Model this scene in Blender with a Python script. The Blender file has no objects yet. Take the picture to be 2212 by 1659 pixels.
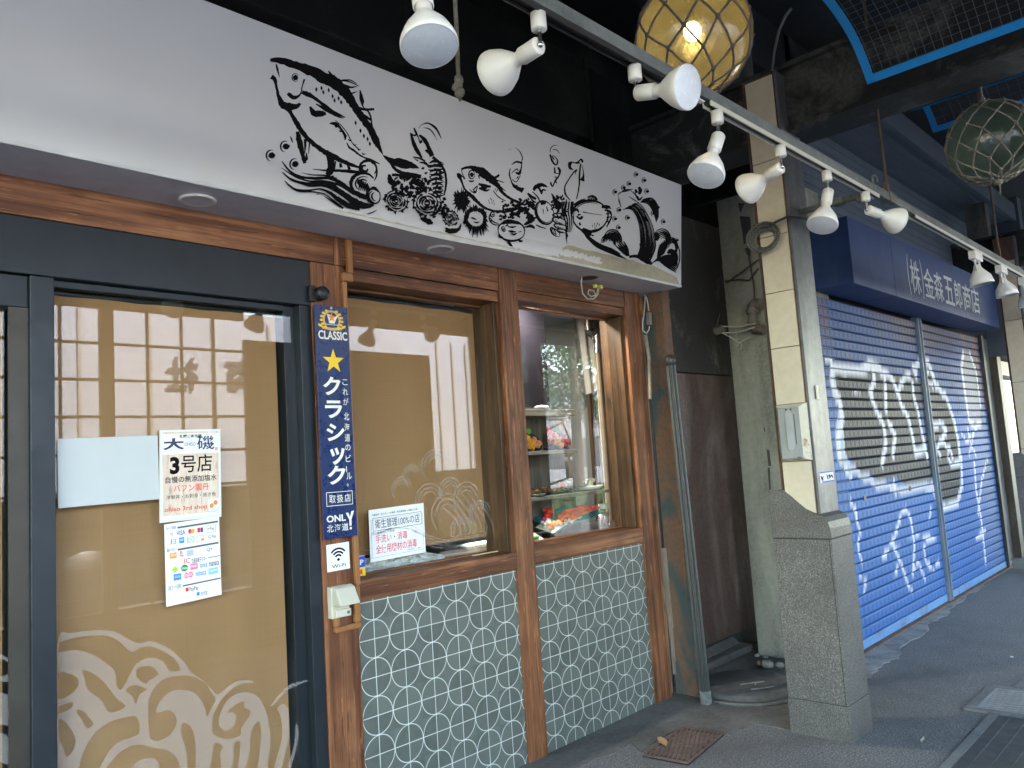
import bpy, math, random
import numpy as np
from mathutils import Vector, Matrix

# ------------------------------------------------------------------ camera, world, sun, exposure
sc = bpy.context.scene
COL = sc.collection
FPX, YAW, PITCH, ROLL = 1704.1, 0.8097, 0.0995, -0.06539
CX, CY, PW = 1106.0, 829.5, 2212.0
CAM = Vector((0, 0, 1.5))
_cy, _sy, _cp, _sp = math.cos(YAW), math.sin(YAW), math.cos(PITCH), math.sin(PITCH)
_F = Vector((_sy*_cp, _cy*_cp, _sp)); _R0 = Vector((_cy, -_sy, 0)); _U0 = _R0.cross(_F)
_cr, _sr = math.cos(ROLL), math.sin(ROLL)
_R = _cr*_R0 + _sr*_U0; _U = -_sr*_R0 + _cr*_U0
cam = bpy.data.cameras.new('camera'); camo = bpy.data.objects.new('camera', cam); COL.objects.link(camo)
cam.sensor_width = 36; cam.lens = FPX/PW*36; cam.clip_start = 0.05; cam.clip_end = 500
M = Matrix((( _R.x, _U.x, -_F.x, CAM.x), (_R.y, _U.y, -_F.y, CAM.y), (_R.z, _U.z, -_F.z, CAM.z), (0, 0, 0, 1)))
camo.matrix_world = M
sc.camera = camo

SUN_EL, SUN_AZ = 52, 20            # the sun stands beyond the viaduct, on the +y side
world = bpy.data.worlds.new('World'); sc.world = world; world.use_nodes = True
wn = world.node_tree
sky = wn.nodes.new('ShaderNodeTexSky'); sky.sky_type = 'NISHITA'; sky.sun_disc = False
sky.sun_elevation = math.radians(SUN_EL); sky.sun_rotation = math.radians(SUN_AZ)
sky.dust_density = 1.2; sky.ozone_density = 1.2
_t = wn.nodes.new('ShaderNodeMix'); _t.data_type = 'RGBA'; _t.blend_type = 'MULTIPLY'; _t.inputs[0].default_value = 1; _t.inputs[7].default_value = (1.08, 1.0, .86, 1)
wn.links.new(sky.outputs[0], _t.inputs[6]); wn.links.new(_t.outputs[2], wn.nodes['Background'].inputs[0]); wn.nodes['Background'].inputs[1].default_value = 0.15
sl = bpy.data.lights.new('sun', 'SUN'); sl.energy = 2.4; sl.angle = math.radians(0.5); sl.color = (1, .97, .94)
so = bpy.data.objects.new('sun', sl); COL.objects.link(so)
_sd = Vector((math.sin(math.radians(SUN_AZ))*math.cos(math.radians(SUN_EL)), math.cos(math.radians(SUN_AZ))*math.cos(math.radians(SUN_EL)), math.sin(math.radians(SUN_EL))))
so.rotation_euler = _sd.to_track_quat('Z', 'Y').to_euler()
sc.view_settings.view_transform = 'Standard'; sc.view_settings.look = 'None'
sc.view_settings.gamma = 1; sc.view_settings.exposure = 4.62
sc.render.engine = 'CYCLES'
sc.cycles.max_bounces = 10; sc.cycles.transparent_max_bounces = 16; sc.cycles.diffuse_bounces = 5
sc.cycles.glossy_bounces = 5; sc.cycles.sample_clamp_indirect = 6; sc.cycles.caustics_refractive = False; sc.cycles.caustics_reflective = False

# ------------------------------------------------------------------ measuring helpers (photo pixel -> point on a real plane)
K = 2212/4032.0
def crop(x0, y0, s): return lambda x, y: ((x/s+x0)*K, (y/s+y0)*K)
A2 = crop(1000, 100, 1.843); A3 = crop(1700, 350, 2.0733); R4b = crop(2400, 0, 1.8436); R5b = crop(3100, 0, 2.074)
R6 = crop(0, 950, 1.6458); R7 = crop(0, 2000, 1.6198); C8 = crop(1150, 850, 1.106); CA = crop(1900, 1000, 1.3825)
R2 = crop(2400, 800, 1.382); R3 = crop(3000, 800, 1.659); R4 = crop(3000, 1800, 1.3556); R5 = crop(2000, 2000, 1.62)
R8 = crop(1200, 2100, 1.795); RP = crop(550, 1650, 2.075); RS = crop(1200, 1150, 1.66)
def ray(q): return _F*FPX + _R*(q[0]-CX) - _U*(q[1]-CY)
def onY(q, v): d = ray(q); return CAM + d*(v/d.y)
def onX(q, v): d = ray(q); return CAM + d*(v/d.x)
def onZ(q, v): d = ray(q); return CAM + d*((v-1.5)/d.z)
def onP(q, p0, n): d = ray(q); return CAM + d*((p0-CAM).dot(n)/d.dot(n))
rnd = random.Random(7)

# ------------------------------------------------------------------ materials
def nmat(name):
    m = bpy.data.materials.new(name); m.use_nodes = True
    nt = m.node_tree; b = nt.nodes['Principled BSDF']
    return m, nt, b
def nd(nt, t, **kw):
    n = nt.nodes.new(t)
    for k, v in kw.items():
        if k.startswith('i_'): n.inputs[k[2:].replace('_', ' ')].default_value = v
        else: setattr(n, k, v)
    return n
def coords(nt, scale=(1, 1, 1), rot=(0, 0, 0), obj=True):
    tc = nd(nt, 'ShaderNodeNewGeometry') if not obj else nd(nt, 'ShaderNodeTexCoord')
    mp = nd(nt, 'ShaderNodeMapping'); mp.inputs['Scale'].default_value = scale; mp.inputs['Rotation'].default_value = rot
    nt.links.new(tc.outputs['Object' if obj else 'Position'], mp.inputs['Vector'])
    return mp.outputs[0]
def ramp(nt, fac, stops):
    r = nd(nt, 'ShaderNodeValToRGB'); e = r.color_ramp.elements
    while len(e) < len(stops): e.new(0.5)
    for i, (p, c) in enumerate(stops):
        e[i].position = p; e[i].color = (c[0], c[1], c[2], 1) if hasattr(c, '__len__') else (c, c, c, 1)
    nt.links.new(fac, r.inputs[0]); return r.outputs[0]
def noise(nt, vec, scale, detail=6, rough=.6, dist=0):
    n = nd(nt, 'ShaderNodeTexNoise'); n.inputs['Scale'].default_value = scale; n.inputs['Detail'].default_value = detail
    n.inputs['Roughness'].default_value = rough; n.inputs['Distortion'].default_value = dist
    nt.links.new(vec, n.inputs['Vector']); return n.outputs['Fac']
def mixc(nt, fac, a, b, mode='MIX'):
    n = nd(nt, 'ShaderNodeMix', data_type='RGBA', blend_type=mode)
    if hasattr(fac, 'links'): nt.links.new(fac, n.inputs[0])
    else: n.inputs[0].default_value = fac
    for i, v in ((6, a), (7, b)):
        if hasattr(v, 'links'): nt.links.new(v, n.inputs[i])
        else: n.inputs[i].default_value = (v[0], v[1], v[2], 1)
    return n.outputs[2]
def mth(nt, op, a, b=None, c=None):
    n = nd(nt, 'ShaderNodeMath', operation=op)
    for i, v in enumerate((a, b, c)):
        if v is None: continue
        if hasattr(v, 'links'): nt.links.new(v, n.inputs[i])
        else: n.inputs[i].default_value = v
    return n.outputs[0]
def bump(nt, b, h, strength=.3, dist=.01):
    n = nd(nt, 'ShaderNodeBump'); n.inputs['Strength'].default_value = strength; n.inputs['Distance'].default_value = dist
    nt.links.new(h, n.inputs['Height']); nt.links.new(n.outputs[0], b.inputs['Normal'])
_mc = {}
def paint(name, c, rough=.5, metal=0, var=.12, vs=8, bs=.08, bscale=60, spec=.5, emit=None):
    """painted / plain surface with a slight uneven tone, faint roughness change and fine bump"""
    if name in _mc: return _mc[name]
    m, nt, b = nmat(name); v = coords(nt)
    f = noise(nt, v, vs, 5)
    col = ramp(nt, f, [(.3, [k*(1-var) for k in c]), (.7, [min(1, k*(1+var)) for k in c])])
    nt.links.new(col, b.inputs['Base Color'])
    nt.links.new(ramp(nt, noise(nt, v, vs*2.3, 4), [(.3, max(0, rough-.08)), (.7, min(1, rough+.08))]), b.inputs['Roughness'])
    b.inputs['Metallic'].default_value = metal; b.inputs['Specular IOR Level'].default_value = spec
    if bs: bump(nt, b, noise(nt, v, bscale, 3), bs, .004)
    if emit: b.inputs['Emission Color'].default_value = (*emit[:3], 1); b.inputs['Emission Strength'].default_value = emit[3]
    _mc[name] = m; return m
def stained(name, c1, c2, c3, scale=2, fine=14, rough=.75, bs=.4, stretch=(1, 1, .35), p=(.42, .6), metal=0, spec=.4, bscale=40):
    """old surface: two base tones, and streaky patches of a third colour"""
    if name in _mc: return _mc[name]
    m, nt, b = nmat(name); v = coords(nt); vz = coords(nt, stretch)
    a = mixc(nt, ramp(nt, noise(nt, v, fine, 8, .7), [(.3, 0), (.7, 1)]), c1, c2)
    f = mth(nt, 'MULTIPLY', ramp(nt, noise(nt, vz, scale, 7, .65, .6), [(p[0], 0), (p[1], 1)]), ramp(nt, noise(nt, v, fine*1.7, 6, .7), [(.35, .35), (.65, 1)]))
    col = mixc(nt, f, a, c3)
    nt.links.new(col, b.inputs['Base Color']); b.inputs['Roughness'].default_value = rough; b.inputs['Metallic'].default_value = metal
    b.inputs['Specular IOR Level'].default_value = spec
    bump(nt, b, noise(nt, v, bscale, 6, .7), bs, .006)
    _mc[name] = m; return m
def wood(name, axis, dark, light, orange, scale=1.0, rough=.45):
    if name in _mc: return _mc[name]
    m, nt, b = nmat(name)
    s = [16, 16, 16]; s['xyz'.index(axis)] = .8
    v = coords(nt, [k*scale for k in s]); s2 = [34, 34, 34]; s2['xyz'.index(axis)] = .35
    v2 = coords(nt, [k*scale for k in s2]); v3 = coords(nt, [3*scale if a != axis else 1.6*scale for a in 'xyz'])
    big = noise(nt, v3, 2.2, 3, .5, .3)
    w = nd(nt, 'ShaderNodeTexNoise'); w.inputs['Scale'].default_value = 1.0; w.inputs['Detail'].default_value = 5; w.inputs['Distortion'].default_value = 1.2
    nt.links.new(v, w.inputs['Vector'])
    grain = noise(nt, v2, 2.6, 6, .7, .1)
    g = mth(nt, 'ADD', mth(nt, 'MULTIPLY', w.outputs['Fac'], .55), mth(nt, 'MULTIPLY', grain, .45))
    a = ramp(nt, g, [(.36, dark), (.5, light), (.64, orange)])
    a = mixc(nt, ramp(nt, big, [(.42, .0), (.66, .55)]), a, dark)
    # knots
    vo = nd(nt, 'ShaderNodeTexVoronoi'); vo.inputs['Scale'].default_value = 1.0
    sk = [7, 7, 7]; sk['xyz'.index(axis)] = 2.6
    nt.links.new(coords(nt, [k*scale for k in sk]), vo.inputs['Vector'])
    kn = ramp(nt, vo.outputs['Distance'], [(.05, 1), (.20, 0)])
    a = mixc(nt, mth(nt, 'MULTIPLY', kn, .8), a, [k*.4 for k in dark])
    s4 = [70, 70, 70]; s4['xyz'.index(axis)] = 5
    a = mixc(nt, ramp(nt, noise(nt, coords(nt, [k*scale for k in s4]), 1, 3), [(.60, 0), (.68, .65)]), a, [k*.5 for k in dark])
    a = mixc(nt, ramp(nt, noise(nt, coords(nt, [k*scale*1.3 for k in s4], (0, 0, .02)), 1.1, 3), [(.63, 0), (.70, .5)]), a, [min(1, k*1.5) for k in orange])
    nt.links.new(a, b.inputs['Base Color']); b.inputs['Roughness'].default_value = rough; b.inputs['Specular IOR Level'].default_value = .35
    bump(nt, b, g, .35, .002)
    _mc[name] = m; return m
def speckle(name, c1, c2, c3, scale, rough=.55, bs=.1, big=None):
    if name in _mc: return _mc[name]
    m, nt, b = nmat(name); v = coords(nt)
    a = mixc(nt, ramp(nt, noise(nt, v, scale, 4, .8), [(.38, 0), (.62, 1)]), c1, c2)
    a = mixc(nt, ramp(nt, noise(nt, v, scale*1.9, 2, .5), [(.56, 0), (.66, 1)]), a, c3)
    if big: a = mixc(nt, ramp(nt, noise(nt, v, big[0], 6, .65, .4), [(.42, 0), (.7, big[2])]), a, big[1])
    nt.links.new(a, b.inputs['Base Color']); b.inputs['Roughness'].default_value = rough
    bump(nt, b, noise(nt, v, scale*1.2, 4, .7), bs, .004)
    _mc[name] = m; return m
def fres(nt, ior):
    fr = nd(nt, 'ShaderNodeFresnel'); ge = nd(nt, 'ShaderNodeNewGeometry')
    m = nd(nt, 'ShaderNodeMath', operation='MULTIPLY_ADD'); nt.links.new(ge.outputs['Backfacing'], m.inputs[0]); m.inputs[1].default_value = 1/ior-ior; m.inputs[2].default_value = ior
    nt.links.new(m.outputs[0], fr.inputs[0]); return fr
def glassmat(name, tint=(1, 1, 1), gl=1.0, f0=.06):
    """thin window glass: clear with a Fresnel mirror on each face"""
    if name in _mc: return _mc[name]
    m, nt, b = nmat(name); nt.nodes.remove(b); out = nt.nodes['Material Output']
    fr = fres(nt, 1.52)
    t = nd(nt, 'ShaderNodeBsdfTransparent'); t.inputs[0].default_value = (*tint, 1)
    g = nd(nt, 'ShaderNodeBsdfGlossy'); g.inputs['Roughness'].default_value = .004
    mx = nd(nt, 'ShaderNodeMixShader'); nt.links.new(mth(nt, 'MULTIPLY', fr.outputs[0], gl), mx.inputs[0])
    nt.links.new(t.outputs[0], mx.inputs[1]); nt.links.new(g.outputs[0], mx.inputs[2]); nt.links.new(mx.outputs[0], out.inputs[0])
    _mc[name] = m; return m
def film(name, c, alpha):
    if name in _mc: return _mc[name]
    m, nt, b = nmat(name); nt.nodes.remove(b); out = nt.nodes['Material Output']
    t = nd(nt, 'ShaderNodeBsdfTransparent'); d = nd(nt, 'ShaderNodeBsdfDiffuse'); d.inputs[0].default_value = (*c, 1)
    mx = nd(nt, 'ShaderNodeMixShader'); mx.inputs[0].default_value = alpha
    nt.links.new(t.outputs[0], mx.inputs[1]); nt.links.new(d.outputs[0], mx.inputs[2]); nt.links.new(mx.outputs[0], out.inputs[0])
    _mc[name] = m; return m
def emitter(name, c, s):
    m, nt, b = nmat(name); b.inputs['Emission Color'].default_value = (*c, 1); b.inputs['Emission Strength'].default_value = s; b.inputs['Base Color'].default_value = (*c, 1)
    return m
WD, WL, WO = (.055, .020, .010), (.19, .074, .032), (.37, .165, .075)
wood_z = wood('stained_wood_upright', 'z', WD, WL, WO)
wood_x = wood('stained_wood_level', 'x', WD, WL, WO)
wood_y = wood('reveal_wood', 'z', (.032, .017, .009), (.085, .046, .022), (.15, .085, .04))
alu = paint('dark_aluminium', (.018, .024, .03), .42, .3, .12)
alu_brown = paint('door_channel', (.05, .045, .035), .45, .4)
white_lamp = paint('lamp_white', (.80, .77, .73), .38, 0, .05)
lens_m = paint('lamp_lens', (.62, .64, .70), .22, 0, .06, 30, .3, 240)
chrome = paint('chrome', (.55, .54, .52), .22, 1)
black_p = paint('black_plastic', (.012, .012, .014), .4)
ink = paint('ink_black', (.008, .0075, .009), .9, 0, .1, 20, 0, 60, .08)
white_paper = paint('paper_white', (.80, .80, .80), .55, 0, .02, 5, 0)
steel_dark = stained('old_dark_steel', (.035, .04, .042), (.06, .065, .065), (.16, .15, .13), 2.5, 18, .6, .4)
galv = stained('galvanised_bar', (.13, .145, .145), (.20, .21, .205), (.07, .075, .075), 4, 22, .6, .2, (.4, 1, 1))
concrete = stained('weathered_concrete', (.27, .262, .22), (.35, .34, .285), (.15, .15, .125), 2.4, 26, .9, .6)
glass = glassmat('window_glass', (.97, .985, .975), 1.0)

# ------------------------------------------------------------------ mesh helpers
class MB:
    def __init__(s): s.v = []; s.f = []; s.sm = []
    def add(s, vs, fs, smooth=False):
        o = len(s.v); s.v += [Vector(p) for p in vs]; s.f += [tuple(i+o for i in f) for f in fs]; s.sm += [smooth]*len(fs); return s
    def box(s, x0, x1, y0, y1, z0, z1):
        vs = [(x, y, z) for x in (x0, x1) for y in (y0, y1) for z in (z0, z1)]
        return s.add(vs, [(0, 1, 3, 2), (4, 6, 7, 5), (0, 4, 5, 1), (2, 3, 7, 6), (0, 2, 6, 4), (1, 5, 7, 3)])
    def obox(s, c, ax, ay, az, hx, hy, hz):
        c = Vector(c); vs = [c+ax*(i*hx)+ay*(j*hy)+az*(k*hz) for i in (-1, 1) for j in (-1, 1) for k in (-1, 1)]
        return s.add(vs, [(0, 1, 3, 2), (4, 6, 7, 5), (0, 4, 5, 1), (2, 3, 7, 6), (0, 2, 6, 4), (1, 5, 7, 3)])
    def bar(s, a, b, w, h=None):
        a, b = Vector(a), Vector(b); d = (b-a); L = d.length; d.normalize(); h = h or w
        up = Vector((0, 0, 1)) if abs(d.z) < .9 else Vector((1, 0, 0)); r = d.cross(up).normalized(); u = r.cross(d)
        return s.obox((a+b)/2, d, r, u, L/2, w/2, h/2)
    def tube(s, pts, r, n=10, cap=True):
        pts = [Vector(p) for p in pts]; rs = r if hasattr(r, '__len__') else [r]*len(pts); rings = []; prev = None
        for i, p in enumerate(pts):
            d = (pts[min(i+1, len(pts)-1)]-pts[max(i-1, 0)]).normalized()
            if prev is None: up = Vector((0, 0, 1)) if abs(d.z) < .9 else Vector((1, 0, 0)); a = d.cross(up).normalized()
            else: a = (prev-d*prev.dot(d)).normalized()
            prev = a; b = d.cross(a); rings.append([p+(a*math.cos(t)+b*math.sin(t))*rs[i] for t in [2*math.pi*k/n for k in range(n)]])
        vs = [q for r_ in rings for q in r_]; fs = []
        for i in range(len(rings)-1):
            for k in range(n): fs.append((i*n+k, i*n+(k+1) % n, (i+1)*n+(k+1) % n, (i+1)*n+k))
        s.add(vs, fs, True)
        if cap: s.add(rings[0], [tuple(range(n))[::-1]]); s.add(rings[-1], [tuple(range(n))])
        return s
    def lathe(s, prof, o=(0, 0, 0), ax=(0, 0, 1), n=28, cap0=False, cap1=False, smooth=True):
        o = Vector(o); ax = Vector(ax).normalized(); up = Vector((0, 0, 1)) if abs(ax.z) < .9 else Vector((1, 0, 0))
        a = ax.cross(up).normalized(); b = ax.cross(a)
        rings = [[o+ax*z+(a*math.cos(t)+b*math.sin(t))*r for t in [2*math.pi*k/n for k in range(n)]] for r, z in prof]
        fs = [(i*n+k, (i+1)*n+k, (i+1)*n+(k+1) % n, i*n+(k+1) % n) for i in range(len(rings)-1) for k in range(n)]
        s.add([q for r_ in rings for q in r_], fs, smooth)
        if cap0: s.add(rings[0], [tuple(range(n))])
        if cap1: s.add(rings[-1], [tuple(range(n))[::-1]])
        return s
    def prism(s, pts, d):
        """polygon (3D points) extruded along vector d"""
        n = len(pts); pts = [Vector(p) for p in pts]; d = Vector(d)
        return s.add(pts+[p+d for p in pts], [tuple(range(n))[::-1], tuple(range(n, 2*n))]+[(i, (i+1) % n, n+(i+1) % n, n+i) for i in range(n)])
    def ball(s, c, r, n=12, m=8, jit=0, sq=(1, 1, 1)):
        c = Vector(c); vs = []; fs = []
        for j in range(m+1):
            t = math.pi*j/m
            for k in range(n):
                p = 2*math.pi*k/n; q = 1+jit*(rnd.random()-.5)
                vs.append(c+Vector((math.sin(t)*math.cos(p)*sq[0], math.sin(t)*math.sin(p)*sq[1], math.cos(t)*sq[2]))*r*q)
        for j in range(m):
            for k in range(n): fs.append((j*n+k, (j+1)*n+k, (j+1)*n+(k+1) % n, j*n+(k+1) % n))
        return s.add(vs, fs, True)
    def build(s, name, m, parent=None, bevel=0, label=None):
        off = wloc(parent); me = bpy.data.meshes.new(name)
        me.from_pydata([tuple(p-off) for p in s.v], [], s.f); me.update()
        me.polygons.foreach_set('use_smooth', s.sm)
        if m: me.materials.append(m)
        o = bpy.data.objects.new(name, me); COL.objects.link(o)
        if parent: o.parent = parent
        if bevel:
            b = o.modifiers.new('bevel', 'BEVEL'); b.width = bevel; b.segments = 2; b.limit_method = 'ANGLE'; b.angle_limit = .6
        if label: o['label'] = label
        return o
def wloc(p):
    v = Vector((0, 0, 0))
    while p: v = v+p.location; p = p.parent
    return v
def thing(name, label, cat, loc=(0, 0, 0), group=None):
    o = bpy.data.objects.new(name, None); COL.objects.link(o); o.location = loc; o.empty_display_size = .1
    o['label'] = label; o['category'] = cat
    if group: o['group'] = group
    return o
def tag(o, label, cat, group=None):
    o['label'] = label; o['category'] = cat
    if group: o['group'] = group
    return o
def struct(o): o['kind'] = 'structure'; return o
def text_mesh(body, bold=0.0):
    cu = bpy.data.curves.new('t', 'FONT'); cu.body = body; cu.offset = bold; cu.resolution_u = 3
    o = bpy.data.objects.new('t', cu); COL.objects.link(o)
    bpy.context.view_layer.update()
    me = bpy.data.meshes.new_from_object(o.evaluated_get(bpy.context.evaluated_depsgraph_get()))
    vs = [v.co.copy() for v in me.vertices]; fs = [tuple(p.vertices) for p in me.polygons]
    bpy.data.objects.remove(o); bpy.data.curves.remove(cu); bpy.data.meshes.remove(me)
    return vs, fs
class Sheet:
    """a flat local frame: u right, v down (0..1), d out of the sheet"""
    def __init__(s, tl, tr, bl, n=(0, -1, 0)):
        s.o = Vector(tl); s.u = Vector(tr)-s.o; s.v = Vector(bl)-s.o; s.n = Vector(n).normalized()
    def p(s, u, v, d=0): return s.o+s.u*u+s.v*v+s.n*d
    def text(s, mb, body, u0, v0, u1, v1, d=.0012, bold=0.0, th=0):
        vs, fs = text_mesh(body, bold)
        if not vs: return
        x0 = min(v.x for v in vs); x1 = max(v.x for v in vs); y0 = min(v.y for v in vs); y1 = max(v.y for v in vs)
        sx = (u1-u0)/max(x1-x0, 1e-6); sy = (v1-v0)/max(y1-y0, 1e-6)
        mb.add([s.p(u0+(v.x-x0)*sx, v1-(v.y-y0)*sy, d) for v in vs], fs)
    def quad(s, mb, u0, v0, u1, v1, d=.0006, th=0):
        mb.add([s.p(u0, v0, d), s.p(u0, v1, d), s.p(u1, v1, d), s.p(u1, v0, d)], [(0, 1, 2, 3)])
    def frame(s, mb, u0, v0, u1, v1, w, h, d=.0006):
        s.quad(mb, u0, v0, u1, v0+h, d); s.quad(mb, u0, v1-h, u1, v1, d); s.quad(mb, u0, v0+h, u0+w, v1-h, d); s.quad(mb, u1-w, v0+h, u1, v1-h, d)
    def poly(s, mb, pts, d=.0006):
        mb.add([s.p(u, v, d) for u, v in pts], [tuple(range(len(pts)))[::-1]])
    def disc(s, mb, u, v, ru, rv, d=.0006, n=20): s.poly(mb, [(u+ru*math.cos(2*math.pi*k/n), v+rv*math.sin(2*math.pi*k/n)) for k in range(n)], d)
    def slab(s, mb, th): mb.prism([s.p(0, 0), s.p(0, 1), s.p(1, 1), s.p(1, 0)], -s.n*th)
def flatcol(name, c, rough=.5): return paint(name, c, rough, 0, .04, 10, 0)
def fill_holes(outer_list, name, m, parent, to3):
    """outlines with holes (even-odd) -> one flat mesh"""
    cu = bpy.data.curves.new('c', 'CURVE'); cu.dimensions = '2D'; cu.fill_mode = 'BOTH'
    for pts in outer_list:
        pts = smooth_loop(pts)
        sp = cu.splines.new('POLY'); sp.points.add(len(pts)-1)
        for i, (x, y) in enumerate(pts): sp.points[i].co = (x/1000, -y/1000, 0, 1)
        sp.use_cyclic_u = True
    o = bpy.data.objects.new('c', cu); COL.objects.link(o); bpy.context.view_layer.update()
    me = bpy.data.meshes.new_from_object(o.evaluated_get(bpy.context.evaluated_depsgraph_get()))
    vs = [v.co.copy() for v in me.vertices]; fs = [tuple(p.vertices) for p in me.polygons]
    bpy.data.objects.remove(o); bpy.data.curves.remove(cu)
    mb = MB(); mb.add([to3(v.x*1000, -v.y*1000) for v in vs], fs); return mb.build(name, m, parent)
def smooth_loop(pts):
    out = []; n = len(pts)
    for i in range(n):
        p0, p1, p2, p3 = pts[i-1], pts[i], pts[(i+1) % n], pts[(i+2) % n]
        for t in (0, .34, .67):
            out.append(tuple(.5*(2*p1[k]+(p2[k]-p0[k])*t+(2*p0[k]-5*p1[k]+4*p2[k]-p3[k])*t*t+(3*p1[k]-p0[k]-3*p2[k]+p3[k])*t**3) for k in (0, 1)))
    return out
def smooth_line(pts, sub=5):
    out = []; n = len(pts); g = lambda i: pts[max(0, min(n-1, i))]
    for i in range(n-1):
        p0, p1, p2, p3 = g(i-1), g(i), g(i+1), g(i+2)
        for j in range(sub):
            t = j/sub; out.append(tuple(.5*(2*p1[k]+(p2[k]-p0[k])*t+(2*p0[k]-5*p1[k]+4*p2[k]-p3[k])*t*t+(3*p1[k]-p0[k]-3*p2[k]+p3[k])*t**3) for k in range(len(pts[0]))))
    out.append(tuple(pts[-1])); return out

# ------------------------------------------------------------------ ground
asphalt = speckle('asphalt', (.065, .071, .074), (.165, .170, .172), (.33, .335, .34), 70, .85, 1.0, (1.3, (.06, .066, .072), .6))
apron_m = stained('apron_concrete', (.11, .106, .098), (.165, .16, .15), (.06, .058, .054), 2.2, 30, .85, .7, (1, 1, 1))
pale_conc = stained('patched_mortar', (.24, .245, .24), (.32, .32, .31), (.11, .11, .11), 5, 24, .85, .8, (1, 1, 1))
road_m = speckle('road_asphalt', (.09, .09, .092), (.13, .13, .133), (.12, .12, .12), 120, .85, .4)
mb = MB(); mb.add([(-60, -90, -.15), (90, -90, -.15), (90, 60, -.15), (-60, 60, -.15)], [(0, 1, 2, 3)])
g = mb.build('ground', road_m); struct(g)
def sheet_obj(name, pts, z0, z1, m, bev=0):
    mb = MB(); mb.prism([(x, y, z0) for x, y in pts], (0, 0, z1-z0)); o = mb.build(name, m, None, bev); return struct(o)
sheet_obj('pavement', [(-20, -2.6), (40, -2.6), (40, 14), (-20, 14)], -.149, 0, asphalt)
sheet_obj('kerb', [(-20, -2.75), (40, -2.75), (40, -2.603), (-20, -2.603)], -.149, .004, pale_conc)
# shopfront apron with an uneven edge towards the asphalt
edge = [onZ(R5(x, y), .0) for x, y in [(430, 1659), (560, 1610), (700, 1560), (760, 1490), (850, 1560), (960, 1480), (1110, 1400), (1300, 1420), (1420, 1440), (1560, 1380), (1700, 1400), (1815, 1425)]]
pts = [(0.2, 2.45), (1.6, 2.46), (2.5, 2.48)] + [(e.x, min(e.y, 2.62)) for e in edge] + [(4.25, 2.02), (5.0, 2.1), (5.5, 2.2), (5.6, 3.2), (4.2, 3.2), (.2, 3.0)]
sheet_obj('apron', pts, -.02, .004, apron_m)
# broken strip along the shutters
ed = [onZ(R4(x, y), 0) for x, y in [(590, 1165), (640, 1110), (720, 1075), (750, 1020), (880, 930), (900, 890), (980, 850), (1020, 800), (1100, 740), (1180, 690), (1240, 640), (1320, 580)]]
rr = random.Random(3); ed2 = []
for a, b in zip(ed[:-1], ed[1:]):
    for k in range(5):
        t = k/5; ed2.append((a.x+(b.x-a.x)*t+rr.uniform(-.02, .02), a.y+(b.y-a.y)*t+rr.uniform(-.018, .018)))
sheet_obj('mortar_strip', [(5.2, 2.0)]+ed2+[(10.6, 2.34), (10.6, 2.36), (5.2, 2.36)], -.02, .006, pale_conc)
# trench drain covers and the grating
drain = paint('drain_cover_steel', (.065, .07, .075), .5, .3, .15, 6, .2)
tr = thing('trench_drain', 'long grey ribbed steel trench covers running beside the grating', 'drain', (4, 1.2, 0))
y0, y1 = 1.262, .98
for i, xx in enumerate([0.8, 1.85, 2.9, 3.95]):
    xe = min(xx+1.04, 4.83)
    mb = MB(); mb.box(xx, xe, y1, y0-.045, -.02, .006)
    for k in range(3): mb.box(xx, xe, y1+.03+.075*k, y1+.045+.075*k, .006, .011)
    mb.build('cover_plate', drain, tr)
mb = MB(); mb.box(-.5, 4.84, y0-.042, y0, -.02, .010); mb.box(5.40, 9, y0-.042, y0, -.02, .01); mb.build('edge_rail', galv, tr)
mb = MB(); mb.box(5.40, 9, y1, y0-.045, -.02, .006); mb.build('cover_plate', drain, tr)
gr = thing('drain_grating', 'square metal grating with rows of slots in a pale frame', 'grating', (5.1, 1.2, 0))
mb = MB(); X0, X1, Y0, Y1 = 4.86, 5.38, .93, 1.39; w = .045
mb.box(X0, X1, Y0, Y0+w, -.02, .012); mb.box(X0, X1, Y1-w, Y1, -.02, .012); mb.box(X0, X0+w, Y0+w, Y1-w, -.02, .012); mb.box(X1-w, X1, Y0+w, Y1-w, -.02, .012)
mb.build('frame', galv, gr)
mb = MB(); mb.box(X0+w, X1-w, Y0+w, Y1-w, -.02, .0045); mb.build('pit', black_p, gr)
mb = MB(); n = 11
for k in range(n): xx = X0+w+.012+(X1-X0-2*w-.024)*k/(n-1); mb.box(xx-.009, xx+.009, Y0+w+.002, Y1-w-.002, .005, .011)
for k in range(5): yy = Y0+w+.01+(Y1-Y0-2*w-.02)*k/4; mb.box(X0+w+.002, X1-w-.002, yy-.007, yy+.007, .005, .0085)
mb.build('slotted_plate', paint('grate_iron', (.30, .31, .32), .45, .2), gr)
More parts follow.
